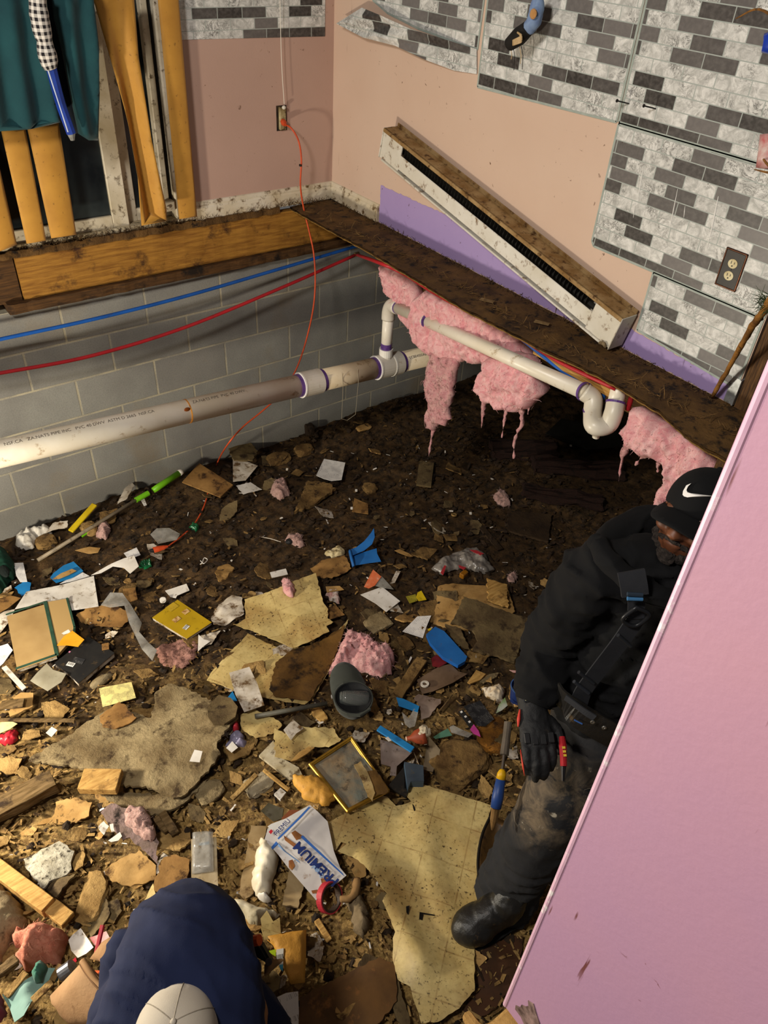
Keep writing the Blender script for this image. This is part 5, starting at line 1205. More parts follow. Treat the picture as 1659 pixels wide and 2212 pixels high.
S_('leaflet', 'paper', 'white printed leaflet left of the blue pad', 'C', [(325, 750), (440, 640), (548, 635), (510, 720), (485, 800), (400, 770)], PRINT, lift=.035, amp=.006)
S_('card', 'card', 'black instruction leaflet with white lettering by the pink scrap', 'H', [(945, 225), (1130, 150), (1290, 350), (1190, 435), (1100, 430)], BLKPR, lift=.05, amp=.005, u=(0, 1))
fs_ = S_('film_strip', 'wrapper', 'strip of small white labels along the black instruction leaflet', 'H', [(885, 275), (935, 250), (1060, 415), (1010, 440)], BLACKP, lift=.065, amp=.002)
for x, y in ((918, 290), (965, 340), (1010, 395)): onsheet(fs_, 'label_window', Z('H', (x, y))[0], .010, .009, PRINTC)
S_('scrap', 'scrap', 'magenta scrap at the end of the label strip', 'H', [(1020, 460), (1060, 410), (1118, 480), (1140, 540), (1060, 505)], mat('magenta', '#d0489a', '#bb3a88', 20, .5), lift=.07, amp=.004)
P_('wrapper', 'wrapper', 'crumpled cream wrapper left of the blue cup', 'H', [(1135, 40), (1220, 20), (1330, 0), (1410, 60), (1370, 150), (1290, 160), (1200, 130)], mat('cream_wrap', '#c2ab88', '#d9cdb8', 30, .6, .4, '#5b4028', 30), h=.03, edge=.02, amp=.018)
S_('wrapper', 'wrapper', 'green and clear wrapper tip below the blue cup', 'H', [(1310, 290), (1340, 200), (1410, 110), (1440, 200), (1380, 250)], mat('green_clear', '#7f9a5e', '#b9bcae', 30, .35), lift=.06, amp=.01)
S_('scrap', 'scrap', 'thin red and white strip at the elbow of the man in black', 'C', [(1160, 1050), (1250, 1060), (1255, 1080), (1190, 1070)], mat('red_white', '#d8b8b0', '#b05050', 40, .5), lift=.03)
S_('board', 'board', 'small yellow wood flake left of the arm of the man in black', 'C', [(830, 1160), (900, 1060), (975, 1090), (930, 1140), (850, 1172)], PLANK, th=.006, lift=.03, amp=.004)
S_('board', 'board', 'grey wood flake beside the small yellow one by the arm', 'C', [(925, 1150), (1000, 1090), (1075, 1075), (1060, 1110), (960, 1160)], BOARDG, th=.006, lift=.02, amp=.004)
S_('plastic_sheet', 'plastic', 'grey-brown plastic sheet with a hole ring below the blue pad', 'C', [(440, 1120), (540, 1060), (620, 1020), (700, 1005), (760, 1070), (830, 1090), (720, 1160), (560, 1222), (480, 1232)], mat('dusty_plastic', '#6e5a48', '#564433', 9, .4, .3, '#3a2818', 24), lift=.03, amp=.008)
rg = gp(780 + 500 / 3.607, 1150 + 1155 / 3.607, .045); tag(mk('washer', ring(rg, (0, .15, 1), .010, .019, .006, 22), FILMW), 'pale plastic ring on the grey-brown plastic sheet', 'ring')
S_('plastic_sheet', 'plastic', 'pale dirty plastic piece right of the blue packet', 'H', [(390, 110), (440, 65), (690, 130), (690, 180), (640, 220), (560, 320), (470, 350), (460, 200)], mat('pale_plastic', '#8d7c70', '#6e5c50', 14, .45, .4, '#3a2818', 24), lift=.03, amp=.012, jag=.003)
S_('packet', 'packet', 'blue packet lying below the brown split stick', 'H', [(190, 90), (270, 110), (450, 200), (430, 270), (350, 240), (220, 190)], BLUES, lift=.045, amp=.006)
S_('blister', 'plastic', 'clear blister hanging from the blue packet', 'H', [(255, 260), (330, 330), (390, 220), (440, 250), (400, 420), (340, 440), (290, 400), (270, 330)], FILM, lift=.05, amp=.006)
S_('packet', 'packet', 'dark red packet under the blue pad', 'C', [(550, 960), (590, 932), (672, 1000), (610, 1032), (560, 1020)], mat('dark_red', '#6b1a1e', '#50151a', 20, .4), lift=.03, amp=.004)
bp = slabthing('foam_pad', 'pad', 'bright blue flat pad lying right of the leaflet', 'C', [(510, 775), (580, 715), (650, 750), (740, 850), (830, 950), (815, 985), (760, 1017), (640, 950), (540, 840)], BLUEP, .018, .04, pmt=mat('blue_pad_side', '#1d5fae', '#174f90', 10, .5), part='pad_side', inset=.001)
onsheet(bp, 'yellow_corner', Z('C', (535, 745))[0], .018, .010, YEL, rot=-5, up=.001)
# --- plastics, tools, containers
p0 = thing('broken_cup', 'broken blue plastic cup in the middle of the bare soil', 'cup', gp(785, 1195, .0))
cb = gp(765, 1193, .045); S1 = sheet('cup_wall', None, None, Z('B', (1138, 310), (1190, 300), (1250, 270), (1300, 230), (1322, 205), (1330, 260), (1310, 300), (1250, 330), (1140, 360)), BLUEP, th=.002, lift=.05, amp=.0, parent=p0, rise=((757, 1193), (807, 1165), .05), follow=.2)
S2 = sheet('cup_wall', None, None, Z('B', (1140, 355), (1230, 345), (1345, 330), (1350, 375), (1380, 440), (1290, 432), (1165, 437), (1145, 400)), BLUEP, th=.002, lift=.03, amp=.004, parent=p0, rise=((757, 1205), (820, 1205), .03), follow=.2)
g = tube(spline([gp(756, 1188, .05), gp(760, 1206, .055), gp(764, 1221, .04)], 6), .008, 8, rb=.014); mk('cup_base', g, BLUEP, parent=p0, smooth=True)
pb = P_('plastic_bag', 'plastic', 'clear plastic bag with red print lying on the bare soil', 'C', [(545, 290), (590, 250), (640, 210), (740, 160), (830, 118), (900, 115), (980, 170), (985, 220), (1045, 280), (960, 322), (800, 275), (700, 300), (635, 338)], mat('bag_clear', '#a39c92', '#77706a', 14, .25, .25, '#5b4a36', 26, alpha=.72, spec=.6), h=.035, edge=.05, amp=.02, fr=16)
S_('bag_print', None, None, 'C', [(850, 118), (900, 118), (960, 145), (935, 160), (880, 135)], mat('red_ink', '#b0343a', rough=.4), lift=.055, parent=pb)
S_('bag_print', None, None, 'C', [(620, 310), (650, 250), (665, 255), (640, 330)], mat('red_ink', '#b0343a'), lift=.05, parent=pb); S_('bag_print', None, None, 'C', [(760, 250), (820, 270), (800, 290), (765, 270)], mat('red_ink', '#b0343a'), lift=.06, parent=pb)
tag(mk('plastic_box', box(gp(1002, 1239, .035), (.045, .028, .03), axes((.95, .2, 0)), .004), mat('amber_plastic', '#7d4f12', '#9a661c', 20, .2, .3, '#3a2410', spec=.6)), 'small amber plastic box in front of the clear bag', 'box')
fl = Z('A', (640, 590), (700, 510), (780, 520), (830, 580), (900, 690), (885, 760), (940, 810), (1000, 880), (970, 945), (900, 860), (820, 700), (790, 590), (700, 605))
sheet('plastic_film', 'strip of clear plastic film trailing down left of the yellow book', 'plastic', fl, FILM, lift=.06, amp=.02, fr=12)
sheet('plastic_cup', 'grey translucent plastic piece beside the orange cord', 'plastic', Z('A', (960, 150), (1000, 110), (1080, 105), (1150, 140), (1130, 180), (1010, 205)), FILM, lift=.05, amp=.01)
sheet('plastic_shell', 'pale grey curved plastic piece below the open book', 'plastic', Z('A', (190, 1085), (230, 1030), (290, 960), (330, 1000), (415, 1022), (385, 1080), (300, 1145), (230, 1110)), mat('ivory_plastic', '#aaa48f', '#958d76', 9, .5, .25, '#5b4a2c', 30), lift=.05, amp=.006, th=.003)
P_('plastic_bag', 'plastic', 'crumpled pale plastic bag against the block wall at the left', 'A', [(95, 180), (120, 145), (220, 120), (310, 100), (330, 135), (240, 170), (215, 225), (150, 245), (100, 230)], FILMW, h=.05, edge=.04, amp=.02)
sheet('paper', 'thin torn white strip along the block wall at the left', 'paper', Z('A', (280, 120), (330, 62), (430, 55), (425, 90), (350, 100)), PAPER2, lift=.04, amp=.015, jag=.004)
chunk('gourd_tube', 'muddy white tube end lying below the black paperback', 'tube', (217, 1462), (.055, .022), mat('muddy_white', '#9a8d70', '#756547', 14, .8, .4, '#3a2a16', 26), flat=1.0, amp=.12, rz=.15, hard=False)
S_('yellow_fragment', 'plastic', 'bright orange-yellow plastic fragment on the open book', 'A', [(355, 840), (400, 785), (455, 750), (530, 800), (490, 842), (420, 835)], ORAY, lift=.075, amp=.004, th=.003)
S_('paper', 'paper', 'small white torn bit on the open book above the yellow fragment', 'A', [(385, 765), (430, 742), (445, 760), (400, 772)], PAPER, lift=.075)
tag(mk('bottle_cap', join(tube([gp(350, 1285, .03), gp(350, 1285, .046)], .0145, 20), ring(gp(350, 1285, .038), (0, 0, 1), .013, .0155, .012, 20)), PAPER), 'white plastic bottle cap left of the yellow book', 'cap')
S_('board', 'board', 'brown wrinkled cardboard below the plastic film', 'A', [(480, 660), (600, 600), (740, 590), (842, 660), (760, 740), (640, 720), (520, 700)], CARD, lift=.02, amp=.02, jag=.006)
S_('board', 'board', 'orange-brown shard beside the plastic film', 'A', [(780, 490), (860, 480), (875, 550), (830, 570), (790, 540)], CARD, th=.004, lift=.05, amp=.006)
S_('board', 'board', 'tan chipboard piece above the near white strip at the left edge', 'A', [(80, 1200), (130, 1165), (210, 1165), (205, 1250), (130, 1290), (60, 1320), (50, 1290), (110, 1240)], CARDL, th=.005, lift=.05, amp=.004, jag=.003)
bar('stick', 'grey board piece lying on the tan chipboard at the left edge', 'wood', (2, 1523), (52, 1518), .04, .012, PLANKG, z0=.06, z1=.06, rough=.002)
S_('paper', 'paper', 'white sheet at the left edge below the large white paper', 'A', [(-60, 690), (20, 640), (90, 620), (60, 690), (0, 760), (-60, 800)], PAPER2, lift=.03, amp=.008)
S_('paper', 'paper', 'long white printed sheet at the left edge beside the open book', 'A', [(-40, 860), (40, 835), (70, 870), (10, 960), (-40, 1000)], PRINTC, lift=.03, amp=.008)
S_('plastic_strip', 'plastic', 'long white plastic holder lying below the open book at the left edge', 'A', [(0, 990), (30, 975), (165, 1130), (140, 1152)], FILMW, th=.006, lift=.05, amp=.003)
S_('cardboard', 'cardboard', 'tan folded carton at the left edge above the open book', 'A', [(-40, 560), (60, 525), (125, 545), (40, 620), (-40, 660)], CARD, lift=.04, amp=.006)
S_('paper', 'paper', 'yellow-white paper at the left edge above the red wrapper', 'A', [(-40, 1330), (60, 1345), (108, 1365), (60, 1400), (-40, 1440)], mat('cream_paper', '#d8c68e', '#c4ae70', 12, .8, .3, '#7d6030', 26), lift=.05, amp=.005)
P_('wrapper', 'wrapper', 'bright red wrapper at the left edge beside the grey board', 'D', [(-20, 130), (60, 110), (120, 90), (125, 150), (60, 190), (-20, 190)], REDP, h=.025, edge=.02, amp=.012)
P_('wrapper', 'wrapper', 'small red wrapper right of the big grey board', 'E', [(190, 320), (220, 262), (255, 310), (250, 340), (200, 352)], mat('coral_red', '#cf3f48', '#b9313a', 20, .3), h=.03, edge=.015, amp=.006)
P_('wrapper', 'wrapper', 'purple-grey clear wrapper with white label below the small red one', 'E', [(140, 470), (200, 380), (260, 360), (320, 440), (290, 490), (180, 505)], mat('purple_clear', '#6b6478', '#8d88a0', 20, .2, .3, '#3a2a1c', spec=.6), h=.03, edge=.02, amp=.012)
S_('label', 'label', 'white label on the purple-grey wrapper', 'E', [(148, 465), (195, 415), (240, 460), (190, 498)], PAPER, lift=.06)
P_('tinsel', 'tinsel', 'shiny green tinsel bit by the white paper at the cord end', 'A', [(885, 355), (920, 325), (965, 325), (972, 360), (920, 375)], GREENT, h=.02, edge=.012, amp=.02, fr=90, sp=.005)
P_('tinsel', 'tinsel', 'green glass-like scrap beside the orange cord', 'A', [(1205, 110), (1240, 75), (1275, 95), (1250, 130)], GREENT, h=.02, edge=.012, amp=.012, fr=60, sp=.005)
tag(mk('string', join(*[tube(spline([gp(433, 1210, .025), gp(440, 1216, .035), gp(448, 1208, .03), gp(441, 1204, .03), gp(437, 1214, .03), gp(432, 1218, .025)], 5), .0022, 6)]), PAPER), 'white looped string on the bare soil right of the tinsel', 'string')
fm = P_('felt_boot', 'boot', 'dark green boot-like felt piece cut off by the left edge', 'A', [(-60, 300), (-10, 275), (35, 270), (70, 310), (95, 360), (90, 420), (40, 470), (0, 520), (-60, 540)], mat('dark_green_felt', '#123f2e', '#0d3325', 14, .9), h=.10, edge=.05, amp=.008)
mk('opening', ball(gp(6, 1225, .09), (.022, .05, .014)), mat('green_black', '#0c1512', rough=.9), parent=fm)
bar('yellow_bar', 'flat yellow plastic bar leaning by the block wall at the left', 'bar', (150, 1140), (204, 1086), .034, .014, YEL, z0=.03, z1=.07, bev=.004)
mp = thing('mop', 'mop pole with lime green grip lying along the block wall', 'mop', gp(230, 1120, .0))
q0, q1, q2, q3 = gp(78, 1200, .03), gp(296, 1074, .07), gp(330, 1054, .08), gp(394, 1015, .10)
mk('pole', tube([q0, q1], .010, 12), mat('grey_pole', '#6e6250', '#8a7c66', 12, .5, .4, '#3a2c1a', 26), parent=mp, smooth=True)
LIME = mat('lime', '#72b81c', '#62a414', 14, .4, .15, '#3a4a14', 30)
mk('collar', tube([q1 - (q2 - q1) * .1, q1 + (q2 - q1) * .7], .015, 14), LIME, parent=mp); mk('grip', tube([q2, q2 + (q3 - q2) * .2, q3 - (q3 - q2) * .1], [.016, .018, .017], 14), LIME, parent=mp, smooth=True)
mk('grip_end', tube([q3 - (q3 - q2) * .12, q3 - (q3 - q2) * .02, q3], [.018, .017, .010], 14), FILMW, parent=mp, smooth=True); mk('foot', tube([gp(172, 1146, .04), gp(186, 1138, .045)], .014, 12), LIME, parent=mp)
S_('paper', 'paper', 'torn white scrap hanging beside the lime green grip', 'K', [(500, 975), (545, 905), (570, 885), (580, 900), (550, 950)], PAPER2, lift=.05, amp=.01, jag=.004); S_('paper', 'paper', 'small white tag below the lime green collar', 'K', [(605, 950), (622, 945), (632, 970), (620, 975)], PAPER, lift=.03)
P_('fluff', 'insulation', 'pinkish grey fluff ball by the foot of the mop pole', 'A', [(610, 160), (640, 95), (690, 85), (708, 130), (670, 180)], PINKG, h=.05, edge=.03, amp=.02)
P_('fluff', 'insulation', 'pinkish grey fluff in the mud below the white torn sheet', 'P', [(583, 1060), (595, 1035), (620, 1040), (626, 1065), (605, 1078)], PINKG, h=.05, edge=.03, amp=.02)
P_('fluff', 'insulation', 'small pink fluff on the dark mud below the far insulation', 'P', [(1066, 1070), (1080, 1055), (1098, 1068), (1104, 1085), (1078, 1086)], PINKG, h=.03, edge=.02, amp=.015)
P_('fluff', 'insulation', 'small pink fluff with a stalk right of the clear bag', 'C', [(1135, 350), (1170, 320), (1215, 335), (1200, 385), (1150, 380)], PINKG, h=.03, edge=.02, amp=.012)
P_('fluff', 'insulation', 'pink fluff tuft lying on the upper cream vinyl', 'B', [(605, 615), (640, 605), (690, 640), (718, 690), (700, 735), (650, 720), (620, 670)], PINKL, h=.035, lift=.06, edge=.02, amp=.015)
P_('fluff', 'insulation', 'pink insulation smeared on the soil below the yellow book', 'A', [(985, 870), (1050, 835), (1100, 830), (1180, 800), (1270, 830), (1250, 930), (1160, 1000), (1040, 980)], mat('smeared_wool', '#7d5648', '#a87c70', 9, .95, .5, '#3a2415', 16, .6, 60), h=.018, edge=.04, amp=.012)
P_('insulation_batt', 'insulation', 'large torn tuft of pink insulation above the grey cap', 'B', [(970, 1270), (1040, 1120), (1110, 960), (1200, 975), (1300, 1020), (1400, 1095), (1470, 1105), (1492, 1150), (1470, 1260), (1380, 1285), (1280, 1250), (1140, 1230), (1060, 1250)], PINKL, h=.09, edge=.07, amp=.05, fr=14)
big_t = [o for o in bpy.data.objects if o.name.startswith('insulation_batt') and 'cap' in o.get('label', '')][0]; fuzz(big_t, PINKL, 300, .014, .0006)
rt = P_('fluff', 'insulation', 'black scrap with pink fluff and a trailing string on the bare soil', 'B', [(630, 230), (660, 200), (720, 195), (770, 210), (790, 275), (750, 290), (690, 260)], PINKG, h=.03, edge=.02, amp=.015)
mk('string', tube(spline([gp(440 + 435 / 3.607, 1100 + 190 / 3.607, .02), gp(440 + 520 / 3.607, 1100 + 205 / 3.607, .02), gp(440 + 600 / 3.607, 1100 + 230 / 3.607, .03)], 6), .002, 6), PAPER2, parent=rt); mk('black_scrap', ball(gp(625, 1163, .02), (.022, .02, .014)), BLACKP, parent=rt)
P_('fluff', 'insulation', 'coral-coloured lump of insulation in the lower left corner', 'J', [(130, 480), (230, 310), (300, 400), (380, 350), (460, 300), (600, 320), (690, 350), (730, 430), (690, 560), (650, 690), (560, 700), (450, 690), (300, 780), (240, 730), (145, 660), (260, 580), (170, 560)], m_pinkwool('coral_wool', '#b86a52', '#cf8a70', .3), h=.14, edge=.08, amp=.05, fr=15, z=.10)
P_('batting', 'batting', 'large grey-brown batting cushion in the lower left corner', 'D', [(-120, 1180), (0, 1160), (60, 1210), (130, 1290), (210, 1420), (215, 1500), (120, 1560), (40, 1760), (-120, 1800)], mat('grey_batting', '#8a7a5c', '#6b5a40', 6, .95, .4, '#3a2a18', 14, .5, 60), h=.10, edge=.10, amp=.03, fr=8)
S_('wool_stuck_sheet', 'panel', 'dark wool-stuck panel lying below the big grey board', 'D', [(700, 670), (770, 610), (870, 640), (1040, 715), (1060, 790), (1100, 870), (1080, 930), (1090, 1020), (1050, 980), (900, 840), (850, 860), (740, 730)], mat('wool_stuck', '#5a4c3c', '#8a7470', 16, .9, .5, '#1f1712', 18, .5, 60), th=.006, lift=.05, amp=.01, jag=.004)
P_('fluff', 'insulation', 'grey-pink fluff clinging to the dark panel in the near left', 'D', [(880, 740), (930, 690), (1000, 700), (1060, 780), (1095, 880), (1060, 930), (960, 880), (890, 820)], PINKG, h=.03, lift=.06, edge=.03, amp=.02)
for pts, lb in (([(680, 770), (720, 728), (755, 760), (720, 820)], 'white torn paper left of the wool-stuck panel, the upper one'), ([(760, 750), (785, 745), (795, 800), (775, 805)], 'white torn paper right beside the upper one at the panel'), ([(750, 860), (790, 830), (830, 800), (845, 830), (820, 860), (770, 870)], 'white torn paper lowest of the three at the panel')): S_('paper_scrap', 'paper', lb, 'D', pts, PAPER, lift=.06, amp=.008, jag=.002)
S_('card', 'card', 'small white card with torn corner lying on the big grey board', 'D', [(1310, 325), (1345, 250), (1400, 262), (1380, 332)], PAPER, lift=.10, amp=.003)
S_('paper_scrap', 'paper', 'white crumple at the upper left of the big grey board', 'D', [(310, 90), (350, 45), (390, 70), (350, 120)], PAPER, lift=.07, amp=.01)
bl_ = S_('blister_pack', 'packaging', 'clear blister pack on a card lying in the near wood crumbs', 'D', [(1320, 1230), (1505, 1205), (1495, 845), (1320, 855)], mat('blister_card', '#a8987a', '#8a7858', 12, .5, .4, '#5b4222', 24), th=.002, lift=.05, amp=.002)
pillow('blister', None, None, Z('D', (1335, 1140), (1485, 1125), (1480, 865), (1340, 870)), FILM, h=.02, lift=.055, edge=.012, amp=.004, parent=bl_, jag=0)
onsheet(bl_, 'print', Z('D', (1470, 1185))[0], .012, .010, BARC); onsheet(bl_, 'red_emblem', Z('D', (1342, 1207))[0], .008, .005, REDP); onsheet(bl_, 'blue_panel', Z('D', (1410, 885))[0], .035, .010, mat('blue_grey_print', '#6d8494', rough=.5), up=.02)
# near middle: cap, jar, rod, frame, mailer, bag, ring
rd_ = tag(mk('grey_rod', tube([gp(552, 1559, .05), gp(706, 1518, .06)], .010, 10), mat('grey_rod', '#5a574c', '#45423a', 12, .5, .25, '#6b5a3a', 26), smooth=True), 'straight grey rod lying left of the grey cap', 'rod')
cp_c = gp(762, 1533, .0); M_CAPG = m_cloth('grey_cap_cloth', '#3d403b', '#34362f', .4, 400); M_CAPI = mat('cap_inside', '#15161a', '#0e0f10', 10, .8)
cpt = thing('baseball_cap', 'grey baseball cap lying upside down with a glass jar in it', 'cap', cp_c)
cu_ = V((1, 0, 0)); tv = (gp(745, 1480, 0) - gp(768, 1545, 0)).to_2d().normalized(); vy = V((tv.x, tv.y, 0)); vx = V((tv.y, -tv.x, 0))
def bowl(c, rx, ry, dep, th, n=28, m_=9, rimz=.085):
    vs = []; fs = []
    for s, k in ((1, 0), (-1, th)):
        for j in range(m_ + 1):
            a = PI / 2 * j / m_
            for i in range(n):
                t = 2 * PI * i / n; r_ = math.cos(a)
                vs.append(c + vx * ((rx - k) * r_ * math.cos(t)) + vy * ((ry - k) * r_ * math.sin(t)) + V((0, 0, rimz - (dep - k) * math.sin(a))))
    o_ = (m_ + 1) * n
    for j in range(m_):
        for i in range(n):
            q = (i + 1) % n; fs.append((j * n + i, (j + 1) * n + i, (j + 1) * n + q, j * n + q)); fs.append((o_ + j * n + i, o_ + j * n + q, o_ + (j + 1) * n + q, o_ + (j + 1) * n + i))
    for i in range(n): q = (i + 1) % n; fs.append((i, q, o_ + q, o_ + i))
    return vs, fs
cc_ = cp_c + V((0, 0, 0)); cr = .083
mk('crown', bowl(cc_, cr, cr * 1.05, .095, .006, rimz=.10), M_CAPG, parent=cpt, smooth=True)
mk('sweatband', bowl(cc_, cr - .007, cr * 1.05 - .007, .03, .002, rimz=.101), M_CAPI, parent=cpt, smooth=True)
vis = []
for i in range(13):
    t = PI * (.06 + .88 * i / 12); e = V((math.cos(t), math.sin(t)))
    vis.append(e)
pl = [V((e.x * cr * .98, e.y * cr * 1.0)) for e in vis] + [V((e.x * cr * .92, .03 + .125 * max(0, e.y) ** .55 + .03 * e.y)) for e in reversed(vis)]
mk('visor', plate(pl, .015, lambda q, d: cc_ + vx * q.x + vy * q.y + V((0, 0, .102 - q.x ** 2 * 4.0 + .1 * (q.y - cr))), lambda q, d: cc_ + vx * q.x + vy * q.y + V((0, 0, .099 - q.x ** 2 * 4.0 + .1 * (q.y - cr))))[0], M_CAPG, parent=cpt, smooth=True)
mk('strap', tube([cc_ - vy * (cr * .9) - vx * .05 + V((0, 0, .10)), cc_ - vy * (cr * 1.12) + V((0, 0, .10)), cc_ - vy * (cr * .9) + vx * .05 + V((0, 0, .10))], .007, 6), M_CAPG, parent=cpt)
jc = gp(765, 1528, 0); jx = (gp(800, 1530, 0) - gp(735, 1530, 0)).normalized()
M_JAR = mat('jar_glass', '#dfe6df', '#eef2ec', 30, .04, trans=.92, spec=.8)
jr = tag(mk('glass_jar', tube([jc - jx * .065 + V((0, 0, .075)), jc - jx * .06 + V((0, 0, .075)), jc - jx * .035 + V((0, 0, .075)), jc + jx * .05 + V((0, 0, .078)), jc + jx * .062 + V((0, 0, .078))], [.022, .027, .034, .035, .026], 24), M_JAR, smooth=True), 'clear glass jar lying in the upturned grey cap', 'jar')
mk('screw_neck', join(*[ring(jc - jx * (.058 - .008 * k) + V((0, 0, .075)), jx, .026, .0295, .003, 22) for k in range(3)]), M_JAR, parent=jr)
# picture frame
pf = thing('picture_frame', 'gold picture frame with torn dark picture lying on the rubbish', 'picture frame', gp(760, 1670, .0))
cor = [G(p, .05 + .06) for p in Z('E', (812, 552), (1140, 335), (1435, 745), (1110, 935))]
for i, p in enumerate(cor): p.z = gs(p.x, p.y) * .3 + (.085, .09, .085, .10)[i]
GOLD = mat('gold_frame', '#a8822e', '#7d5c1c', 12, .35, .2, '#3a2810', 26, metal=.55); ctr = sum(cor, V((0, 0, 0))) / 4
for i in range(4):
    a, b = cor[i], cor[(i + 1) % 4]; ax = axes(b - a); L = (b - a).length
    mk('moulding', join(box((a + b) / 2, (L + .012, .012, .014), ax, .003), box((a + b) / 2 + (ctr - (a + b) / 2).normalized() * .007, (L - .01, .006, .008), ax, .002)), GOLD, parent=pf)
inn = [p + (ctr - p).normalized() * .012 for p in cor]; nz = (inn[1] - inn[0]).cross(inn[3] - inn[0]).normalized(); nz = nz if nz.z > 0 else -nz
e1 = (inn[1] - inn[0]).normalized(); e2 = nz.cross(e1); p2_ = [V(((p - inn[0]).dot(e1), (p - inn[0]).dot(e2))) for p in inn]
g, uv = plate(p2_, .02, lambda q, d: inn[0] + e1 * q.x + e2 * q.y + nz * (-.004 + .004 * noise.noise(V((q.x * 20, q.y * 20, 0)))), lambda q, d: inn[0] + e1 * q.x + e2 * q.y - nz * .010)
mk('picture', g, mat('faded_picture', '#5b5f58', '#7d6a50', 14, .35, .5, '#34302a', 18, .3, 30, spec=.6), parent=pf, uvs=uv)
S_('rolled_paper', 'paper', 'brown peeling paper roll lying over the right side of the frame', 'E', [(1160, 545), (1215, 515), (1280, 620), (1330, 760), (1310, 830), (1270, 790), (1230, 680)], mat('peeling_paper', '#b39c6c', '#8a7040', 16, .8, .5, '#4a3216', 20), lift=.12, amp=.015, fr=12, jag=.003)
S_('paper', 'paper', 'curled dark paper at the right corner of the picture frame', 'E', [(1260, 600), (1340, 580), (1440, 740), (1330, 790), (1300, 700)], STAIN, lift=.105, amp=.015, jag=.004)
wbx = S_('panel', 'panel', 'dirty white panel with a yellow edge left of the picture frame', 'E', [(405, 520), (520, 400), (560, 520), (720, 600), (760, 680), (650, 700), (540, 620)], mat('dirty_white_panel', '#c3b89c', '#a39370', 14, .8, .5, '#4a3618', 24), th=.012, lift=.05, amp=.004)
S_('paper', 'paper', 'white dirty paper corner above the vinyl heap', 'E', [(600, 310), (675, 222), (760, 285), (700, 330), (660, 385)], PAPER2, lift=.075, amp=.005)
S_('wood_flake_large', 'wood', 'curved yellow wood flake on the vinyl heap', 'E', [(655, 550), (720, 480), (800, 425), (845, 430), (790, 480), (700, 540)], PLANK, th=.006, lift=.09, amp=.006)
ml = P_('mailer', 'envelope', 'orange padded envelope crumpled left of the picture frame', 'E', [(635, 705), (720, 715), (830, 700), (940, 770), (1020, 870), (960, 942), (850, 930), (760, 900), (720, 830)], MAIL, h=.03, edge=.05, amp=.007, fr=14, lift=.04)
S_('card', 'card', 'small white box end beside the narrow pale stick', 'E', [(525, 815), (575, 765), (620, 800), (575, 860)], PAPER, lift=.05, th=.012)
S_('packet', 'packet', 'dark grey packet lying left of the cracker bag', 'E', [(420, 960), (480, 890), (600, 930), (590, 1010), (520, 1040)], mat('grey_packet', '#5b5648', '#46412f', 12, .4, .4, '#2a2014', 26), lift=.03, amp=.008)
S_('brown_paper', 'paper', 'red-brown paper under the flap of the cracker bag', 'E', [(580, 1010), (650, 940), (760, 940), (720, 1000), (620, 1040)], mat('red_brown', '#7d4426', '#693a20', 10, .7), lift=.03, amp=.006)
BAGM = mat('bag_white', '#cdc8c4', '#b9b2ae', 5, .35, .32, '#7d5a34', 18, spec=.5)
bg = S_('cracker_bag', 'food bag', 'clear cracker bag with blue lettering lying left of the large vinyl', 'E', [(1100, 1440), (1050, 1380), (1000, 1250), (950, 1020), (870, 950), (810, 895), (720, 965), (600, 1060), (475, 1090), (450, 1180), (560, 1300), (640, 1400), (860, 1640), (900, 1560), (1030, 1500)], BAGM, lift=.07, amp=.008, fr=9, u=(13, 12))
fz = bg['_f'][4]
def text_on(par, s, size, p_start, p_end, p_up, mt, name, up=.006, squash=1.0):
    """letters laid on the ground from p_start to p_end, tops towards p_up"""
    a, b, c = (G(q, fz + .02) for q in (p_start, p_end, p_up)); u_ = (b - a).normalized(); v_ = (c - a) - u_ * (c - a).dot(u_); v_.normalize()
    g = text_geo(s, size, V((0, 0, 0)), V((1, 0, 0)), V((0, 1, 0)), .03); wd = max(p.x for p in g[0]); k = (b - a).length / wd
    T = [v.co + par.location for v in par.data.vertices]; vs = []
    for p in g[0]:
        q = a + u_ * (p.x * k) + v_ * (p.y * squash); best = sorted(((V((t.x, t.y)) - V((q.x, q.y))).length_squared, t.z) for t in T)[:6]
        vs.append(V((q.x, q.y, max(t[1] for t in best) + up)))
    return mk(name, (vs, g[1]), mt, parent=par)
M_NAVY = mat('navy_ink', '#1f2f66', rough=.4); M_LBL = mat('light_blue_ink', '#7f9ec6', rough=.4); M_BLI = mat('blue_ink', '#3460a8', rough=.4)
ze = lambda x, y: Z('E', (x, y))[0]
text_on(bg, 'PREMIUM', .046, ze(1045, 1455), ze(722, 1160), ze(1010, 1490), M_NAVY, 'lettering')
text_on(bg, 'Original', .020, ze(925, 1420), ze(840, 1340), ze(905, 1440), M_LBL, 'small_lettering')
def stripe(par, pts, mt, name, up=.004):
    par_T = [v.co + par.location for v in par.data.vertices]; q = [G(p, fz + .02).to_2d() for p in pts]
    def h(p):
        best = sorted(((V((t.x, t.y)) - p).length_squared, t.z) for t in par_T)[:6]; return max(t[1] for t in best) + up
    return mk(name, plate(q, .012, lambda p, d: V((p.x, p.y, h(p))), lambda p, d: V((p.x, p.y, h(p) - .0005)))[0], mt, parent=par)
stripe(bg, [ze(*p) for p in ((1070, 1395), (1085, 1420), (735, 1125), (750, 1108))], M_BLI, 'blue_stripe'); stripe(bg, [ze(*p) for p in ((485, 1225), (540, 1160), (555, 1180), (500, 1238))], M_BLI, 'blue_stripe')
stripe(bg, [ze(*p) for p in ((560, 1180), (620, 1240), (720, 1310), (730, 1330), (600, 1240), (550, 1195))], M_LBL, 'pale_stripe')
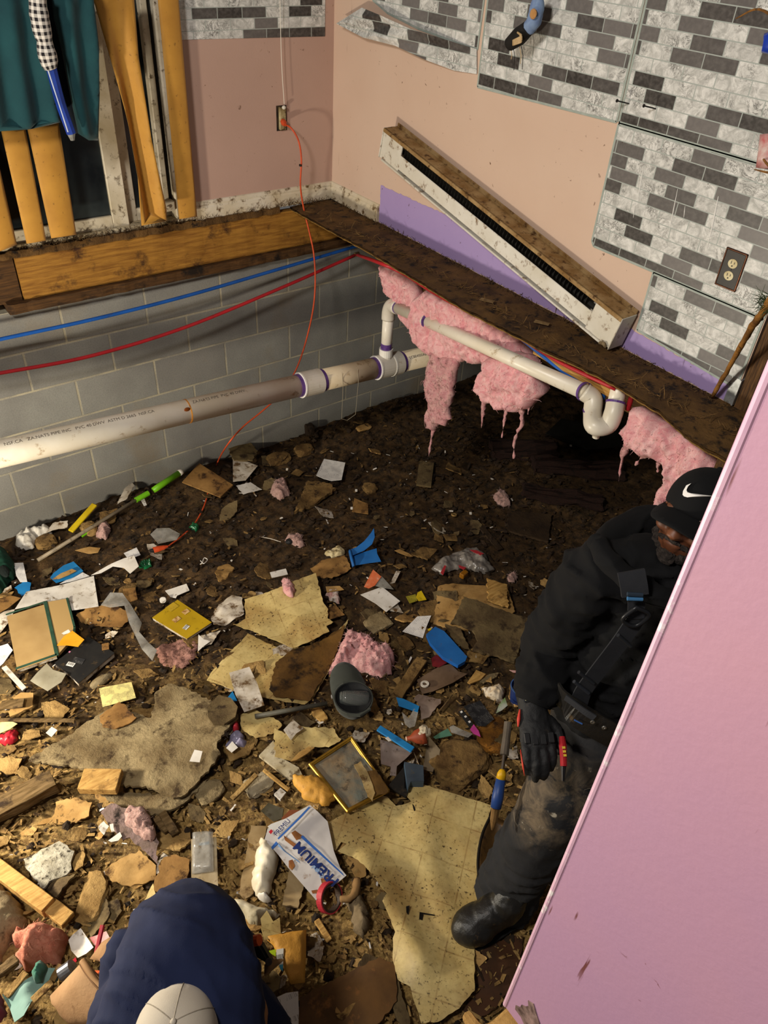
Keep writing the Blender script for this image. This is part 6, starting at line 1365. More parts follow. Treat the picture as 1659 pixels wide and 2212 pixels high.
flp = sheet('folded_flap', None, None, Z('E', (475, 1080), (500, 1060), (620, 1010), (700, 960), (815, 892), (740, 975), (640, 1070), (560, 1150), (520, 1120)), mat('flap_white', '#d8d6d2', '#c6c3be', 8, .35, .2, '#8a6a44', 20), lift=.095, amp=.002, parent=bg)
flp['_b'] = list(bg['_b'])
def flap_text(s, size, p0, p1, p2, mt, name):
    a, b, c = (G(q, fz + .045) for q in (p0, p1, p2)); u_ = (b - a).normalized(); v_ = (c - a) - u_ * (c - a).dot(u_); v_.normalize()
    g = text_geo(s, size, V((0, 0, 0)), V((1, 0, 0)), V((0, 1, 0))); wd = max(p.x for p in g[0]); k = (b - a).length / wd
    zt = max(v.co.z for v in flp.data.vertices) + bg.location.z + .001
    return mk(name, ([V(((a + u_ * (p.x * k) + v_ * p.y).x, (a + u_ * (p.x * k) + v_ * p.y).y, zt)) for p in g[0]], g[1]), mt, parent=bg)
flap_text('PREMIU', .026, ze(545, 1125), ze(655, 1005), ze(515, 1080), M_NAVY, 'lettering')
zt_ = max(v.co.z for v in flp.data.vertices) + bg.location.z + .001
for pts, mt in (([(560, 1150), (740, 975), (815, 892), (800, 890), (725, 968), (550, 1140)], M_BLI), ([(480, 1090), (500, 1068), (515, 1085), (498, 1108)], REDP)):
    mk('flap_print', plate([G(ze(*p), fz + .045).to_2d() for p in pts], .02, lambda p, d: V((p.x, p.y, zt_)), lambda p, d: V((p.x, p.y, zt_ - .0004)))[0], mt, parent=bg)
for pts in ([(640, 1310), (670, 1300), (690, 1350), (665, 1385), (640, 1360)], [(895, 1440), (950, 1430), (960, 1465), (905, 1480)], [(820, 1535), (870, 1525), (890, 1550), (830, 1560)], [(600, 1110), (700, 1180), (700, 1215), (610, 1150)], [(660, 1090), (690, 1070), (760, 1120), (700, 1150)]):
    stripe(bg, [ze(*p) for p in pts], mat('brown_smear', '#7d4a28', '#94602f', 30, .7), 'dirt_smear', .003)
rc_ = G(Z('E', (965, 1590))[0], .05 + .07); rax = (G(Z('E', (1010, 1615))[0], .12) - G(Z('E', (930, 1570))[0], .12)).normalized() + V((0, 0, .75))
tg = thing('tape_ring', 'red-sided roll of tape standing at the end of the cracker bag', 'tape', V((rc_.x, rc_.y, .04)))
rc_.z = .095
mk('tape', ring(rc_, rax, .046, .051, .024, 36), mat('red_tape', '#b3303a', '#9c2832', 14, .5), parent=tg, smooth=False); mk('core', ring(rc_, rax, .041, .0462, .025, 36), mat('tape_core', '#3a2c22', '#241a14', 14, .6), parent=tg)
wbn = P_('cloth_bundle', 'cloth', 'white plastic-wrapped bundle standing left of the cracker bag', 'E', [(350, 1560), (375, 1400), (400, 1290), (430, 1205), (500, 1240), (555, 1330), (540, 1470), (510, 1590), (480, 1635), (380, 1640)], mat('white_bundle', '#dcd2ba', '#c9bb9c', 9, .4, .25, '#8a7448', 20, spec=.5), h=.07, edge=.06, amp=.014, fr=16, lift=.02)
pillow('tied_end', None, None, Z('E', (390, 1640), (470, 1620), (510, 1680), (440, 1690)), mat('tied_white', '#d2ccc0', rough=.4), h=.04, lift=.02, edge=.02, amp=.012, parent=wbn)
P_('plastic_bag', 'plastic', 'yellowish white plastic bag right above the bent back in navy', 'L', [(130, 185), (180, 155), (260, 150), (370, 185), (460, 215), (600, 250), (560, 290), (480, 300), (420, 370), (340, 340), (280, 270)], mat('white_bag', '#d2c8ae', '#b8ab88', 8, .35, .3, '#8a7448', 20, spec=.5), h=.06, edge=.06, amp=.02, fr=14, z=.08)
S_('vinyl_sheet', 'flooring', 'small cream vinyl scrap above the yellow padded envelope', 'L', [(440, 280), (490, 215), (540, 300), (590, 270), (600, 390), (560, 380), (450, 345)], M_VINYL, lift=.07, amp=.006, z=.08)
S_('vinyl_sheet', 'flooring', 'pointed cream vinyl scrap tucked behind the yellow padded envelope', 'L', [(440, 345), (540, 375), (640, 410), (560, 430), (470, 450)], M_VINYL, lift=.06, amp=.004, z=.08)
m2 = P_('mailer', 'envelope', 'yellow padded envelope with a barcode label right of the bent worker', 'L', [(470, 455), (640, 415), (798, 395), (798, 600), (788, 815), (680, 830), (600, 650), (540, 520)], MAIL, h=.018, edge=.03, amp=.003, jag=0, fr=14, z=.10, lift=.05)
def on_mailer(name, pts, mt, up, par=m2):
    q = [G(p, .20).to_2d() for p in Z('L', *pts)]; zt = max(v.co.z for v in par.data.vertices) + par.location.z - .004 + up; c = sum(q, V((0, 0))) / len(q)
    a = (q[1] - q[0]).normalized(); b = V((-a.y, a.x)); g, uv = plate(q, .02, lambda p, d: V((p.x, p.y, zt)), lambda p, d: V((p.x, p.y, zt - .006)))
    return mk(name, g, mt, parent=par, uvs=[((V(u_) - c).dot(a), (V(u_) - c).dot(b)) for u_ in uv])
on_mailer('label', [(560, 470), (618, 458), (612, 640), (560, 560)], BARC, .001); on_mailer('green_label', [(500, 480), (556, 466), (556, 520), (530, 505)], mat('lime_label', '#a8c41e', rough=.5), .0012); on_mailer('blue_label', [(585, 592), (614, 586), (612, 640), (590, 620)], mat('sky_label', '#3f9fc4', rough=.5), .002)
S_('plastic_bag', 'plastic', 'white striped plastic below the tan pouch at the bottom edge', 'L', [(570, 885), (640, 850), (735, 838), (740, 1000), (735, 1180), (700, 1180), (640, 1040)], m_print('striped_white', '#cfcac4', '#6b6258', .03, dirty=.2), lift=.06, amp=.012, z=.10)
P_('muddy_rag', 'rag', 'twisted grey muddy rag right of the tape ring', 'L', [(1150, 0), (1200, 20), (1230, 140), (1280, 260), (1290, 380), (1240, 480), (1180, 430), (1150, 300), (1120, 220), (1085, 185), (1110, 165), (1150, 190), (1180, 130)], mat('grey_rag', '#857358', '#5f5038', 12, .9, .4, '#33261a', 20, .5, 60), h=.06, edge=.04, amp=.02)
tag(mk('strap_bone', displace(tube(spline([gp(736, 1943, .06), gp(762, 1935, .07), gp(772, 1900, .05)], 6), [.014, .012, .016], 10), .006, 30), mat('tan_rag', '#8a6a42', '#6b4f2c', 12, .9), smooth=True), 'tan curled stub between the tape ring and the muddy rag', 'rag')
# near the left-hand bottom corner
S_('cloth', 'cloth', 'pale teal crumpled cloth in the lower left corner', 'J', [(10, 1030), (140, 940), (260, 870), (400, 780), (440, 730), (610, 720), (600, 830), (500, 900), (390, 960), (370, 1060), (330, 1110), (250, 1260), (150, 1340), (90, 1180)], m_cloth('pale_teal', '#86a399', '#6e8e84', .4, 200), th=.004, lift=.10, amp=.03, fr=14, z=.10)
P_('cloth', 'cloth', 'dark green crumpled cloth on the pale teal one', 'J', [(390, 900), (430, 800), (500, 760), (560, 830), (520, 900), (490, 990), (430, 1000)], m_cloth('sea_green', '#3f7360', '#33604f', .4, 200), h=.05, lift=.10, edge=.03, amp=.02, z=.13)
P_('cloth', 'cloth', 'maroon cloth cut off by the lower left corner', 'J', [(-80, 980), (20, 1020), (90, 1180), (130, 1320), (60, 1420), (-80, 1440)], m_cloth('maroon', '#7a2230', '#5f1a28', .4, 200), h=.05, lift=.06, edge=.05, amp=.02, z=.10)
S_('paper', 'paper', 'white curled paper beside the coral insulation', 'J', [(735, 440), (780, 380), (870, 312), (950, 420), (1015, 535), (930, 590), (840, 640), (760, 540)], PAPER, lift=.12, amp=.006, curl=.03, z=.10)
pk = S_('packet', 'packet', 'red and white packet behind the red pencil', 'J', [(950, 380), (1030, 350), (1130, 300), (1195, 420), (1120, 470), (1010, 470)], mat('red_white_pack', '#c7353c', '#dcd0c8', 12, .4), lift=.10, amp=.008, z=.10)
pn0, pn1 = G(Z('J', (1045, 600))[0], .24), G(Z('J', (1115, 292))[0], .27)
pn = tag(mk('pencil', tube([pn0, pn1], .007, 6), REDP), 'fat red carpenter pencil sticking out of the left tan pouch', 'pencil')
mk('tip', tube([pn0 - (pn1 - pn0).normalized() * .022, pn0], [.003, .007], 6), PLANK, parent=pn)
S_('wrapper', 'wrapper', 'red wrapper below the white curled paper in the lower left', 'J', [(700, 730), (740, 660), (800, 600), (815, 640), (760, 710)], REDP, lift=.09, amp=.008, z=.10)
tag(mk('metal_can', tube([gp(137, 2112, .10), gp(160, 2095, .12)], .022, 16), mat('dull_metal', '#8d8d90', '#5b5b60', 20, .35, metal=.7)), 'dull metal tube end beside the left tan pouch', 'tube')
bar('stick', 'crooked stick in the lower left corner below the coral lump', 'wood', (-20, 2135), (44, 2085), .028, .025, PLANKG, z0=.10, z1=.10, rough=.005)
for k, (a, b, lb) in enumerate((((20, 2165), (62, 2110), 'yellow splinter leaning left of the pale teal cloth'), ((70, 2180), (118, 2130), 'yellow splinter lying right of the pale teal cloth'), ((112, 2140), (136, 2090), 'brown bark strip right of the dark green cloth'))):
    bar('splinter', lb, 'wood', a, b, .022, .008, CHUNKY if k < 2 else CHUNK, z0=.09, z1=.11, rough=.003)
# middle right
bx_ = slabthing('box', 'box', 'blue-grey box at the upper corner of the large vinyl', 'H', [(285, 790), (500, 830), (508, 1005), (360, 1010), (325, 1095)], mat('blue_grey_box', '#3d4853', '#333c45', 12, .5, .4, '#5b5038', 24), .05, .03, pmt=mat('blue_grey_side', '#44586a', rough=.5), part='side', inset=.0)
S_('black_carton', 'box', 'black box flap left of the blue-grey box', 'H', [(100, 1075), (190, 960), (280, 850), (290, 1090), (330, 1110), (300, 1200), (180, 1130)], mat('black_card', '#25221d', '#1a1815', 12, .6, .4, '#3f3424', 24), th=.006, lift=.05, amp=.004)
S_('plastic_tray', 'plastic', 'clear plastic tray under the blue strip', 'H', [(10, 570), (100, 580), (240, 630), (375, 690), (300, 760), (200, 850), (190, 960), (120, 960), (130, 860), (20, 840)], mat('smoky_tray', '#8d7f78', '#75675f', 12, .25, .4, '#3a2c20', 22, spec=.6), lift=.05, amp=.012)
S_('cardboard', 'cardboard', 'folded grey carton standing right of the terracotta funnel', 'H', [(375, 640), (400, 690), (470, 850), (500, 840), (555, 515), (690, 660), (680, 720), (610, 890), (480, 865), (440, 800)], mat('grey_carton', '#83745c', '#6b5c46', 12, .8, .4, '#3a2c1a', 22), th=.003, lift=.05, amp=.015)
bar('blue_strip', 'long bright blue plastic strip lying below the grey cap', 'strip', (818, 1566), (893, 1610), .03, .008, BLUES, z0=.06, z1=.06)
fn = thing('funnel', 'terracotta plastic funnel lying on the folded carton', 'funnel', gp(900, 1590, .05)); f0, f1 = G(Z('H', (303, 602))[0], .13), G(Z('H', (520, 560))[0], .15); fd = f1 - f0
TERR = mat('terracotta', '#8f3f1f', '#74301a', 12, .6, .35, '#4a2a18', 22)
mk('cone', tube([f0, f0 + fd * .2, f0 + fd * .45, f0 + fd * .8, f1], [.0085, .010, .026, .034, .034], 20), TERR, parent=fn, smooth=True); mk('spout_mouth', ring(f0 - fd * .01, fd, .0055, .0095, .006, 16), mat('terr_rim', '#c9a58c', rough=.5), parent=fn); mk('crumpled_wrap', displace(ball(f1 + V((-.005, .01, .015)), (.028, .025, .02), 3), .008, 60), mat('wrap_clear', '#b0a38a', rough=.3), parent=fn)
S_('scrap', 'scrap', 'green-grey plastic tongue lying below the label strip', 'H', [(610, 530), (700, 480), (770, 450), (820, 520), (740, 535), (640, 550)], mat('green_grey', '#4f7a64', '#3f6654', 14, .5), lift=.05, amp=.006)
S_('scrap', 'scrap', 'clear curled plastic right of the green-grey tongue', 'H', [(790, 430), (830, 415), (920, 460), (1050, 510), (1000, 550), (900, 520), (810, 490)], FILM, lift=.055, amp=.012)
S_('paper', 'paper', 'small white bit on the blue strip', 'H', [(65, 545), (100, 530), (140, 570), (110, 580)], PAPER, lift=.08)
# blue cup by the man's arm, shovel
bc = gp(1118, 1512, 0)
cpb = thing('plastic_cup', 'dark blue plastic cup half hidden by the sleeve of the man in black', 'cup', bc)
BC = mat('cup_blue', '#22356b', '#1b2b5a', 12, .4); n = 28
def cupg(c, r0, r1, h_, t):
    vs = []; fs = []
    for rr, z in ((r0, 0), (r1, h_), (r1 - t, h_), (r0 - t, t)):
        for k in range(n): vs.append(c + V((rr * math.cos(2 * PI * k / n), rr * math.sin(2 * PI * k / n), z)))
    for j in range(3):
        for k in range(n): q = (k + 1) % n; fs.append((j * n + k, j * n + q, j * n + n + q, j * n + n + k))
    fs.append(tuple(range(n - 1, -1, -1))); fs.append(tuple(3 * n + k for k in range(n))); return vs, fs
mk('wall', cupg(bc + V((0, 0, .012)), .033, .044, .10, .0025), BC, parent=cpb, smooth=False); mk('rim', ring(bc + V((0, 0, .112)), (0, 0, 1), .0415, .0465, .005, 28), mat('cup_rim', '#3a5686', rough=.4), parent=cpb)
sh = thing('shovel', 'round shovel with blue and yellow grip beside the leg of the man in black', 'shovel', gp(1075, 1830, .0))
s0, s1, s2, s3 = D(1067, 1770, 2.36), D(1071, 1745, 2.35), D(1085, 1665, 2.36), D(1098, 1560, 2.42)
mk('grip', tube([s1, s1.lerp(s2, .3), s1.lerp(s2, .8)], [.0165, .018, .014], 14), mat('grip_blue', '#22407a', '#1b3468', 14, .45, .2, '#4a4030', 26), parent=sh, smooth=True)
mk('grip_band', tube([s1.lerp(s2, .78), s1.lerp(s2, .92), s2, s2 + (s3 - s2) * .03], [.0148, .014, .010, .006], 14), mat('grip_yellow', '#d3a514', '#c2950f', 14, .45), parent=sh, smooth=True)
mk('shaft', tube([s2, s2.lerp(s3, .4)], [.0055, .0055], 8), mat('rod_dark', '#3a2f24', rough=.5), parent=sh)
mk('shaft_end', tube([s2.lerp(s3, .32), s2.lerp(s3, .7), s3], [.014, .012, .013], 10, rb=[.020, .014, .013]), mat('grey_wood', '#5a5146', '#463d32', 14, .8), parent=sh)
mk('socket', tube([s0 + (s0 - s1) * .9, s0, s1], [.004, .012, .013], 10), mat('rusty_steel', '#8a6a40', '#5b4326', 14, .5, metal=.4), parent=sh)
blp = [G(p, .12) for p in ((1062, 1752), (1045, 1790), (1036, 1840), (1038, 1885), (1052, 1912), (1085, 1905), (1110, 1870), (1112, 1810), (1095, 1760))]
bc2 = sum(blp, V((0, 0, 0))) / len(blp); b2d = [p.to_2d() for p in blp]
mk('blade', plate(b2d, .016, lambda q, d: V((q.x, q.y, gs(q.x, q.y) + .075 - .030 * min(1, d / .05))), lambda q, d: V((q.x, q.y, gs(q.x, q.y) + .071 - .030 * min(1, d / .05))))[0], mat('blade_rust', '#5f4420', '#3d2a14', 10, .5, .4, '#22160a', 20), parent=sh, smooth=True)
rim_ = [V((p.x, p.y, gs(p.x, p.y) + .074)) for p in b2d]; mk('blade_edge', tube(spline(rim_[:6], 6), .005, 8), mat('edge_black', '#15110d', rough=.5), parent=sh)
S_('carton', 'cardboard', 'tan carton corner right of the leg against the mauve wall', 'G', [(1480, 520), (1560, 520), (1555, 590), (1450, 600)], PLANK, th=.02, lift=.03)
P_('cloth', 'cloth', 'grey denim scrap behind the knee of the man in black', 'G', [(1570, 380), (1620, 320), (1680, 260), (1680, 400), (1620, 430), (1590, 420)], m_cloth('denim', '#4a525e', '#3d444e', .4, 200), h=.05, edge=.03, amp=.01)
for x, y, lb, mt in ((1018, 1101, 'small white square chip on the far mud', PAPER), (770, 1052, 'small bright chip right of the long rotten slab', PAPER), (1235, 955, 'shiny bit below the black sheet', FILMW), (620, 1005, 'pale bottle-top ring on the mud left of the printed page', PAPER2), (760, 1093, 'tiny pale plastic chip above the cardboard square', PAPER)):
    tag(mk('chip', box(gp(x, y, .02), (.018, .014, .006), axes((.6, .8, .2)), .002), mt), lb, 'chip')
tag(mk('ring', ring(gp(982, 1103, .02), (.2, .1, 1), .012, .016, .008, 20), CHUNKY), 'brass-coloured ring on the far mud', 'ring')
S_('wood_piece', 'wood', 'pale flat wood flake at the far edge right of the clear bag', 'P', [(958, 1150), (985, 1146), (990, 1162), (965, 1162)], CHUNK, th=.006, lift=.02)
S_('wood_piece', 'wood', 'tan curled strip right of the blue plastic cup', 'C', [(260, 140), (300, 130), (370, 165), (405, 190), (380, 195), (300, 165)], CARDL, lift=.03, amp=.01)
S_('wood_piece', 'wood', 'pale flake among the brown clods at the mop foot', 'A', [(470, 225), (560, 205), (635, 215), (620, 245), (560, 250)], CARDL, lift=.03, amp=.008)
# ================================================================ people
A0 = V((-1.15, -2.97, 0)); ER = V((.8035, -.5953, 0)).normalized(); EC = V((-.5953, -.8035, 0)).normalized()
def Mp(px, py, d=0.0):
    v = ray(px, py); q = A0 + EC * d; s = (q - CP).dot(EC) / v.dot(EC); return CP + v * s
def limb(pts, rad, n=16, rb=None, up=None, k=5):
    return tube(spline(pts, k), rad, n, True, rb, up)
SKIN = mat('skin_dark', '#6b3f26', '#55301c', 20, .5, spec=.4)
SKINL = mat('skin', '#9a6b4a', '#85583a', 20, .55)
M_HOOD = m_cloth('black_hoodie', '#0a0a0c', '#060607', .35, 350, sheen=0)
def m_pants():
    t = NT('dusty_black_trousers'); v = t.coords(world=True)
    col = t.mix(t.step(t.noise(v, 14, 4), .3, .7), lin('#1b1b1e'), lin('#121214'))
    sx = t.n('ShaderNodeSeparateXYZ'); t.l(v, sx.inputs[0])
    band = t.math('MULTIPLY', t.step(sx.outputs[2], .48, .62), t.step(sx.outputs[2], .92, .78))
    d = t.math('MULTIPLY', band, t.step(t.noise(v, 13, 6, .65, .6), .40, .62))
    col = t.mix(t.math('MULTIPLY', d, .8), col, lin('#75654f'))
    col = t.mix(t.math('MULTIPLY', band, t.step(t.noise(v, 21, 5, .6, 1.0), .63, .70)), col, lin('#a39a88'))
    t.val(t.b.inputs['Base Color'], col); t.b.inputs['Roughness'].default_value = .9; t.bump(t.noise(v, 60, 4), .3, .004); return t.m
M_PANTS = m_pants()
M_LEATH = mat('black_leather', '#151413', '#1d1b18', 20, .38, .25, '#4a3a24', 26, .25, 60, spec=.5)
M_CAP = m_cloth('black_cap', '#0d0d0e', '#09090a', .3, 500, sheen=0)
M_WEB = m_cloth('black_webbing', '#2c2d31', '#222326', .4, 700, sheen=0)
M_GLV = mat('black_glove', '#131314', '#1b1b1c', 30, .6, .15, '#3a3228', 30, .3, 80); M_GRED = mat('glove_red', '#c2362c', '#d2503a', 30, .5)
def wrinkle(g, amp, sc, off):
    return displace(g, amp, sc, 3, off)
# --- man in black: joints
HC = Mp(1502, 1116, -.29)                          # middle of the head
hf = EC * math.cos(.80) - ER * math.sin(.80); hr = V((0, 0, 1)).cross(hf).normalized()   # face direction, its left
hf = (hf + V((0, 0, .30))).normalized(); hu_ = hf.cross(hr).normalized() * -1
if hu_.z < 0: hu_ = -hu_
HX = (hr, hf, hu_)
def hd(x, y, z): return HC + (hr * x + hf * y + hu_ * z) * .96
nk = Mp(1468, 1236, -.33)
shR = Mp(1304, 1215, -.27); A1 = A0 - EC * .26 + ER * .22
shL = A1 + ER * .215 + V((0, 0, 1.44))
chest, waist, hip = Mp(1420, 1330, -.28), Mp(1325, 1500, -.23), Mp(1298, 1590, -.19)
elb, wri = Mp(1196, 1388, -.28), Mp(1150, 1522, -.15)
hipR, kn = Mp(1262, 1605, -.17), Mp(1160, 1780, -.09)
heel, toe = G((1116, 1950), .085), G((1014, 2008), .08); ank = heel.lerp(toe, .25) + V((0, 0, .09))
hipL = hip + ER * .15
LEGL = [hip, hipL - V((0, 0, .06)), hipL + V((0, 0, -.42)) + EC * .03, V((hipL.x, hipL.y, .17))]
body = join(
    ball(HC, (.073, .092, .112), 3, HX), ball(hd(0, .03, -.07), (.055, .055, .055), 2, HX),
    limb([hd(0, -.02, -.06), nk, nk - V((0, 0, .08))], [.055, .058, .07]),
    tube([hd(0, .082, .015), hd(0, .100, -.012), hd(0, .108, -.030), hd(0, .085, -.040)], [.010, .013, .018, .012], 10), ball(hd(-.014, .094, -.034), (.010, .011, .009), 2, HX), ball(hd(.014, .094, -.034), (.010, .011, .009), 2, HX),
    ball(hd(0, .088, -.062), (.026, .014, .007), 2, HX), ball(hd(0, .084, -.074), (.022, .014, .008), 2, HX), ball(hd(0, .076, -.100), (.026, .022, .02), 2, HX),
    ball(hd(-.03, .076, .022), (.028, .016, .010), 2, HX), ball(hd(.03, .076, .022), (.028, .016, .010), 2, HX), ball(hd(-.042, .066, -.03), (.024, .022, .02), 2, HX), ball(hd(.042, .066, -.03), (.024, .022, .02), 2, HX),
    ball(hd(-.076, -.005, -.02), (.010, .018, .030), 2, HX), ball(hd(.076, -.005, -.02), (.010, .018, .030), 2, HX),
    limb([nk - V((0, 0, .06)), chest, waist, hip], [.08, .15, .13, .13], 20, [.06, .09, .09, .10], EC),
    limb([shL.lerp(nk, .55) - V((0, 0, .05)), shL - V((0, 0, .05)), shL - V((0, 0, .28)) - EC * .05, shL - V((0, 0, .5)) + EC * .05], [.06, .055, .045, .038]), limb([shR.lerp(nk, .55) - V((0, 0, .05)), shR - V((0, 0, .05)), elb, wri], [.05, .05, .045, .035]),
    limb([hip, hipR, kn, Mp(1100, 1885, -.095), ank, ank - V((0, 0, .06))], [.10, .085, .055, .036, .034, .035]), limb(LEGL, [.10, .085, .055, .04]),
    limb([ank - V((0, 0, .04)), ank.lerp(toe, .5) - V((0, 0, .02)), toe], [.035, .035, .03]), limb([LEGL[3] - V((0, 0, .06)), LEGL[3] + EC * .14 - V((0, 0, .09))], [.035, .03]))
man = mk('person', remesh(body, .0055, 2), SKIN, smooth=True); tag(man, 'man in black hoodie and cap standing half hidden by the mauve wall', 'person')
# eyes under the brim, moustache and greying beard
for s in (-1, 1):
    mk('eye', ball(hd(.031 * s, .081, .006), (.012, .008, .006), 2, HX), mat('eye_dark', '#1c120c', rough=.3), parent=man, smooth=True)
def beard_geo():
    bs = [ball(hd(-.034 * s + 0, .092 - .02 * abs(s), -.051 - .012 * abs(s)), (.022, .010, .008), 2, HX) for s in (-.7, 0, .7)]
    for a in [k / 9 * 2 - 1 for k in range(10)]:
        bs.append(ball(hd(.066 * math.sin(a * 1.45), .080 * math.cos(a * 1.35) - .004, -.098 + .05 * abs(a) ** 2.2), (.014, .014, .015), 2, HX))
    bs.append(ball(hd(0, .088, -.098), (.026, .016, .022), 2, HX))
    return displace(remesh(join(*bs), .0045, 1), .004, 130)
mk('beard', beard_geo(), mat('grey_beard', '#1b1512', '#3d352f', 90, .9, 0, bump=.5, bsc=300), parent=man, smooth=False)
# cap with brim and the white swoosh
def cap_geo():
    vs, fs = ball((0, 0, 0), 1, 4); out = []
    for p in vs:
        z = max(p.z, -.12 - .30 * max(0, min(1, .75 - p.y))); out.append(hd(p.x * .086, p.y * .106 - .006, .036 + z * .096 * (1 + .10 * max(0, p.y) * max(0, z))))
    return out, fs
cap_ = mk('cap', cap_geo(), M_CAP, parent=man, smooth=True)
br_o = [V((math.sin(a) * .080, .066 + .092 * math.cos(a) ** .8 if math.cos(a) > 0 else .066)) for a in [(-.5 + k / 16) * PI for k in range(17)]]
br_i = [V((math.sin(a) * .080, .094 * math.cos(a))) for a in [(.5 - k / 12) * PI for k in range(1, 12)]]
bf = lambda q, e: hd(q.x, q.y, .030 - 5.5 * q.x ** 2 - .40 * (q.y - .09) * (1 if q.y > .09 else .3) + e)
mk('cap_brim', plate(br_o + br_i, .012, lambda q, d: bf(q, .0025), lambda q, d: bf(q, -.0025))[0], M_CAP, parent=man, smooth=True)
mk('cap_button', ball(hd(0, -.006, .134), .008, 2), M_CAP, parent=man)
sw = [(-.052, .006), (-.050, -.006), (-.043, -.0125), (-.034, -.0135), (-.020, -.0115), (.055, .010), (-.018, -.002), (-.032, -.0035), (-.040, -.001), (-.043, .006), (-.040, .014)]
def on_cap(q, e):
    x = q.x; z = q.y
    # the front of the crown: solve the ellipsoid for depth
    zz = .045 + z; k = max(0.01, 1 - (x / .086) ** 2 - ((zz) / .104) ** 2); return hd(x, .106 * math.sqrt(k) - .006 + e, .036 + zz)
swp = [V((x * .62, z * 1.15)) for x, z in sw]
mk('cap_logo', plate(swp, .003, lambda q, d: on_cap(q, .0062), lambda q, d: on_cap(q, .003))[0], mat('logo_white', '#e8e4de', rough=.5), parent=man)
# hoodie: torso, sleeves, hood as one garment
def sh_pt(t): return shR.lerp(shL, t)
tor = [nk - V((0, 0, .02)), sh_pt(.5) - V((0, 0, .0)), chest, Mp(1370, 1420, -.25), waist, Mp(1305, 1555, -.20)]
hood = [Mp(1300, 1178, -.30), Mp(1345, 1152, -.36), Mp(1400, 1138, -.42), Mp(1460, 1150, -.48), Mp(1530, 1160, -.45)]
hood2 = [Mp(1290, 1172, -.27), Mp(1315, 1215, -.21), Mp(1365, 1255, -.165), Mp(1425, 1288, -.14), Mp(1480, 1295, -.14)]
hg = join(limb(tor, [.09, .20, .205, .19, .175, .165], 26, [.08, .105, .135, .135, .13, .13], EC),
    limb([sh_pt(.22) - V((0, 0, .03)), shR - V((0, 0, .03)), shR.lerp(elb, .5) + ER * -.012, elb, elb.lerp(wri, .5), wri.lerp(elb, .12)], [.09, .088, .080, .079, .075, .060], 18),
    limb([sh_pt(.78) - V((0, 0, .03)), shL - V((0, 0, .03)), shL - V((0, 0, .28)) - EC * .05, shL - V((0, 0, .5)) + EC * .05], [.095, .092, .076, .06], 18),
    limb([Mp(1350, 1185, -.28), Mp(1395, 1210, -.25), Mp(1435, 1255, -.22)], [.045, .06, .05], 12))
hg = remesh(hg, .009, 3)
def crease(p, sx, sz, o=0.0):
    q = V((p.x * sx + o, p.y * sx, p.z * sz)); w_ = noise.noise(p * 5 + V((o, 0, 0)))
    return (1 - abs(noise.noise(q + V((w_, w_, w_)) * .8))) ** 4
def wr(p):
    return 1.1 * crease(p, 7, 15) + .7 * crease(p, 13, 22, 4) - .6 + .3 * noise.fractal(p * 9, .8, 2, 3)
hg = displace(hg, .013, 1, fn=wr)
hoodie = mk('hoodie', hg, M_HOOD, parent=man, smooth=True)
hdg = remesh(join(limb(hood, [.030, .045, .055, .06, .055], 14), limb(hood2, [.022, .027, .029, .028, .026], 14), limb([hood[0], hood2[0]], [.028, .024], 12)), .006, 3)
mk('hood', displace(hdg, .006, 1, fn=wr), M_HOOD, parent=man, smooth=True)
cf = wri.lerp(elb, .10); mk('sleeve_cuff', limb([wri.lerp(elb, .20), cf, wri.lerp(elb, .02)], [.058, .056, .050], 20), M_HOOD, parent=man, smooth=True)
mk('collar_shirt', tube(spline([Mp(1432, 1240, -.22), Mp(1445, 1268, -.20), Mp(1475, 1285, -.20)], 6), .016, 10), mat('maroon_knit', '#4a1418', '#3a1014', 20, .9), parent=man, smooth=True)
# trousers
crotch = hip - V((0, 0, .10))
pg = join(limb([waist - V((0, 0, .02)), hip, crotch], [.155, .165, .14], 22, [.125, .135, .12], EC),
    limb([Mp(1275, 1575, -.18), Mp(1238, 1655, -.15), Mp(1196, 1735, -.10), Mp(1150, 1820, -.08), Mp(1110, 1890, -.08), Mp(1088, 1945, -.07)], [.125, .116, .104, .095, .092, .096], 20),
    limb([hip + ER * .08, hipL - V((0, 0, .2)), LEGL[2], LEGL[3]], [.11, .105, .09, .085], 20))
pg = remesh(pg, .010, 3)
def wr2(p):
    low = sm(.6, .3, p.z); return (.5 + .9 * low) * crease(p, 7, 14, 2) + .8 * low * crease(p, 10, 26, 6) - .4
mk('trousers', displace(pg, .013, 1, fn=wr2), M_PANTS, parent=man, smooth=True)
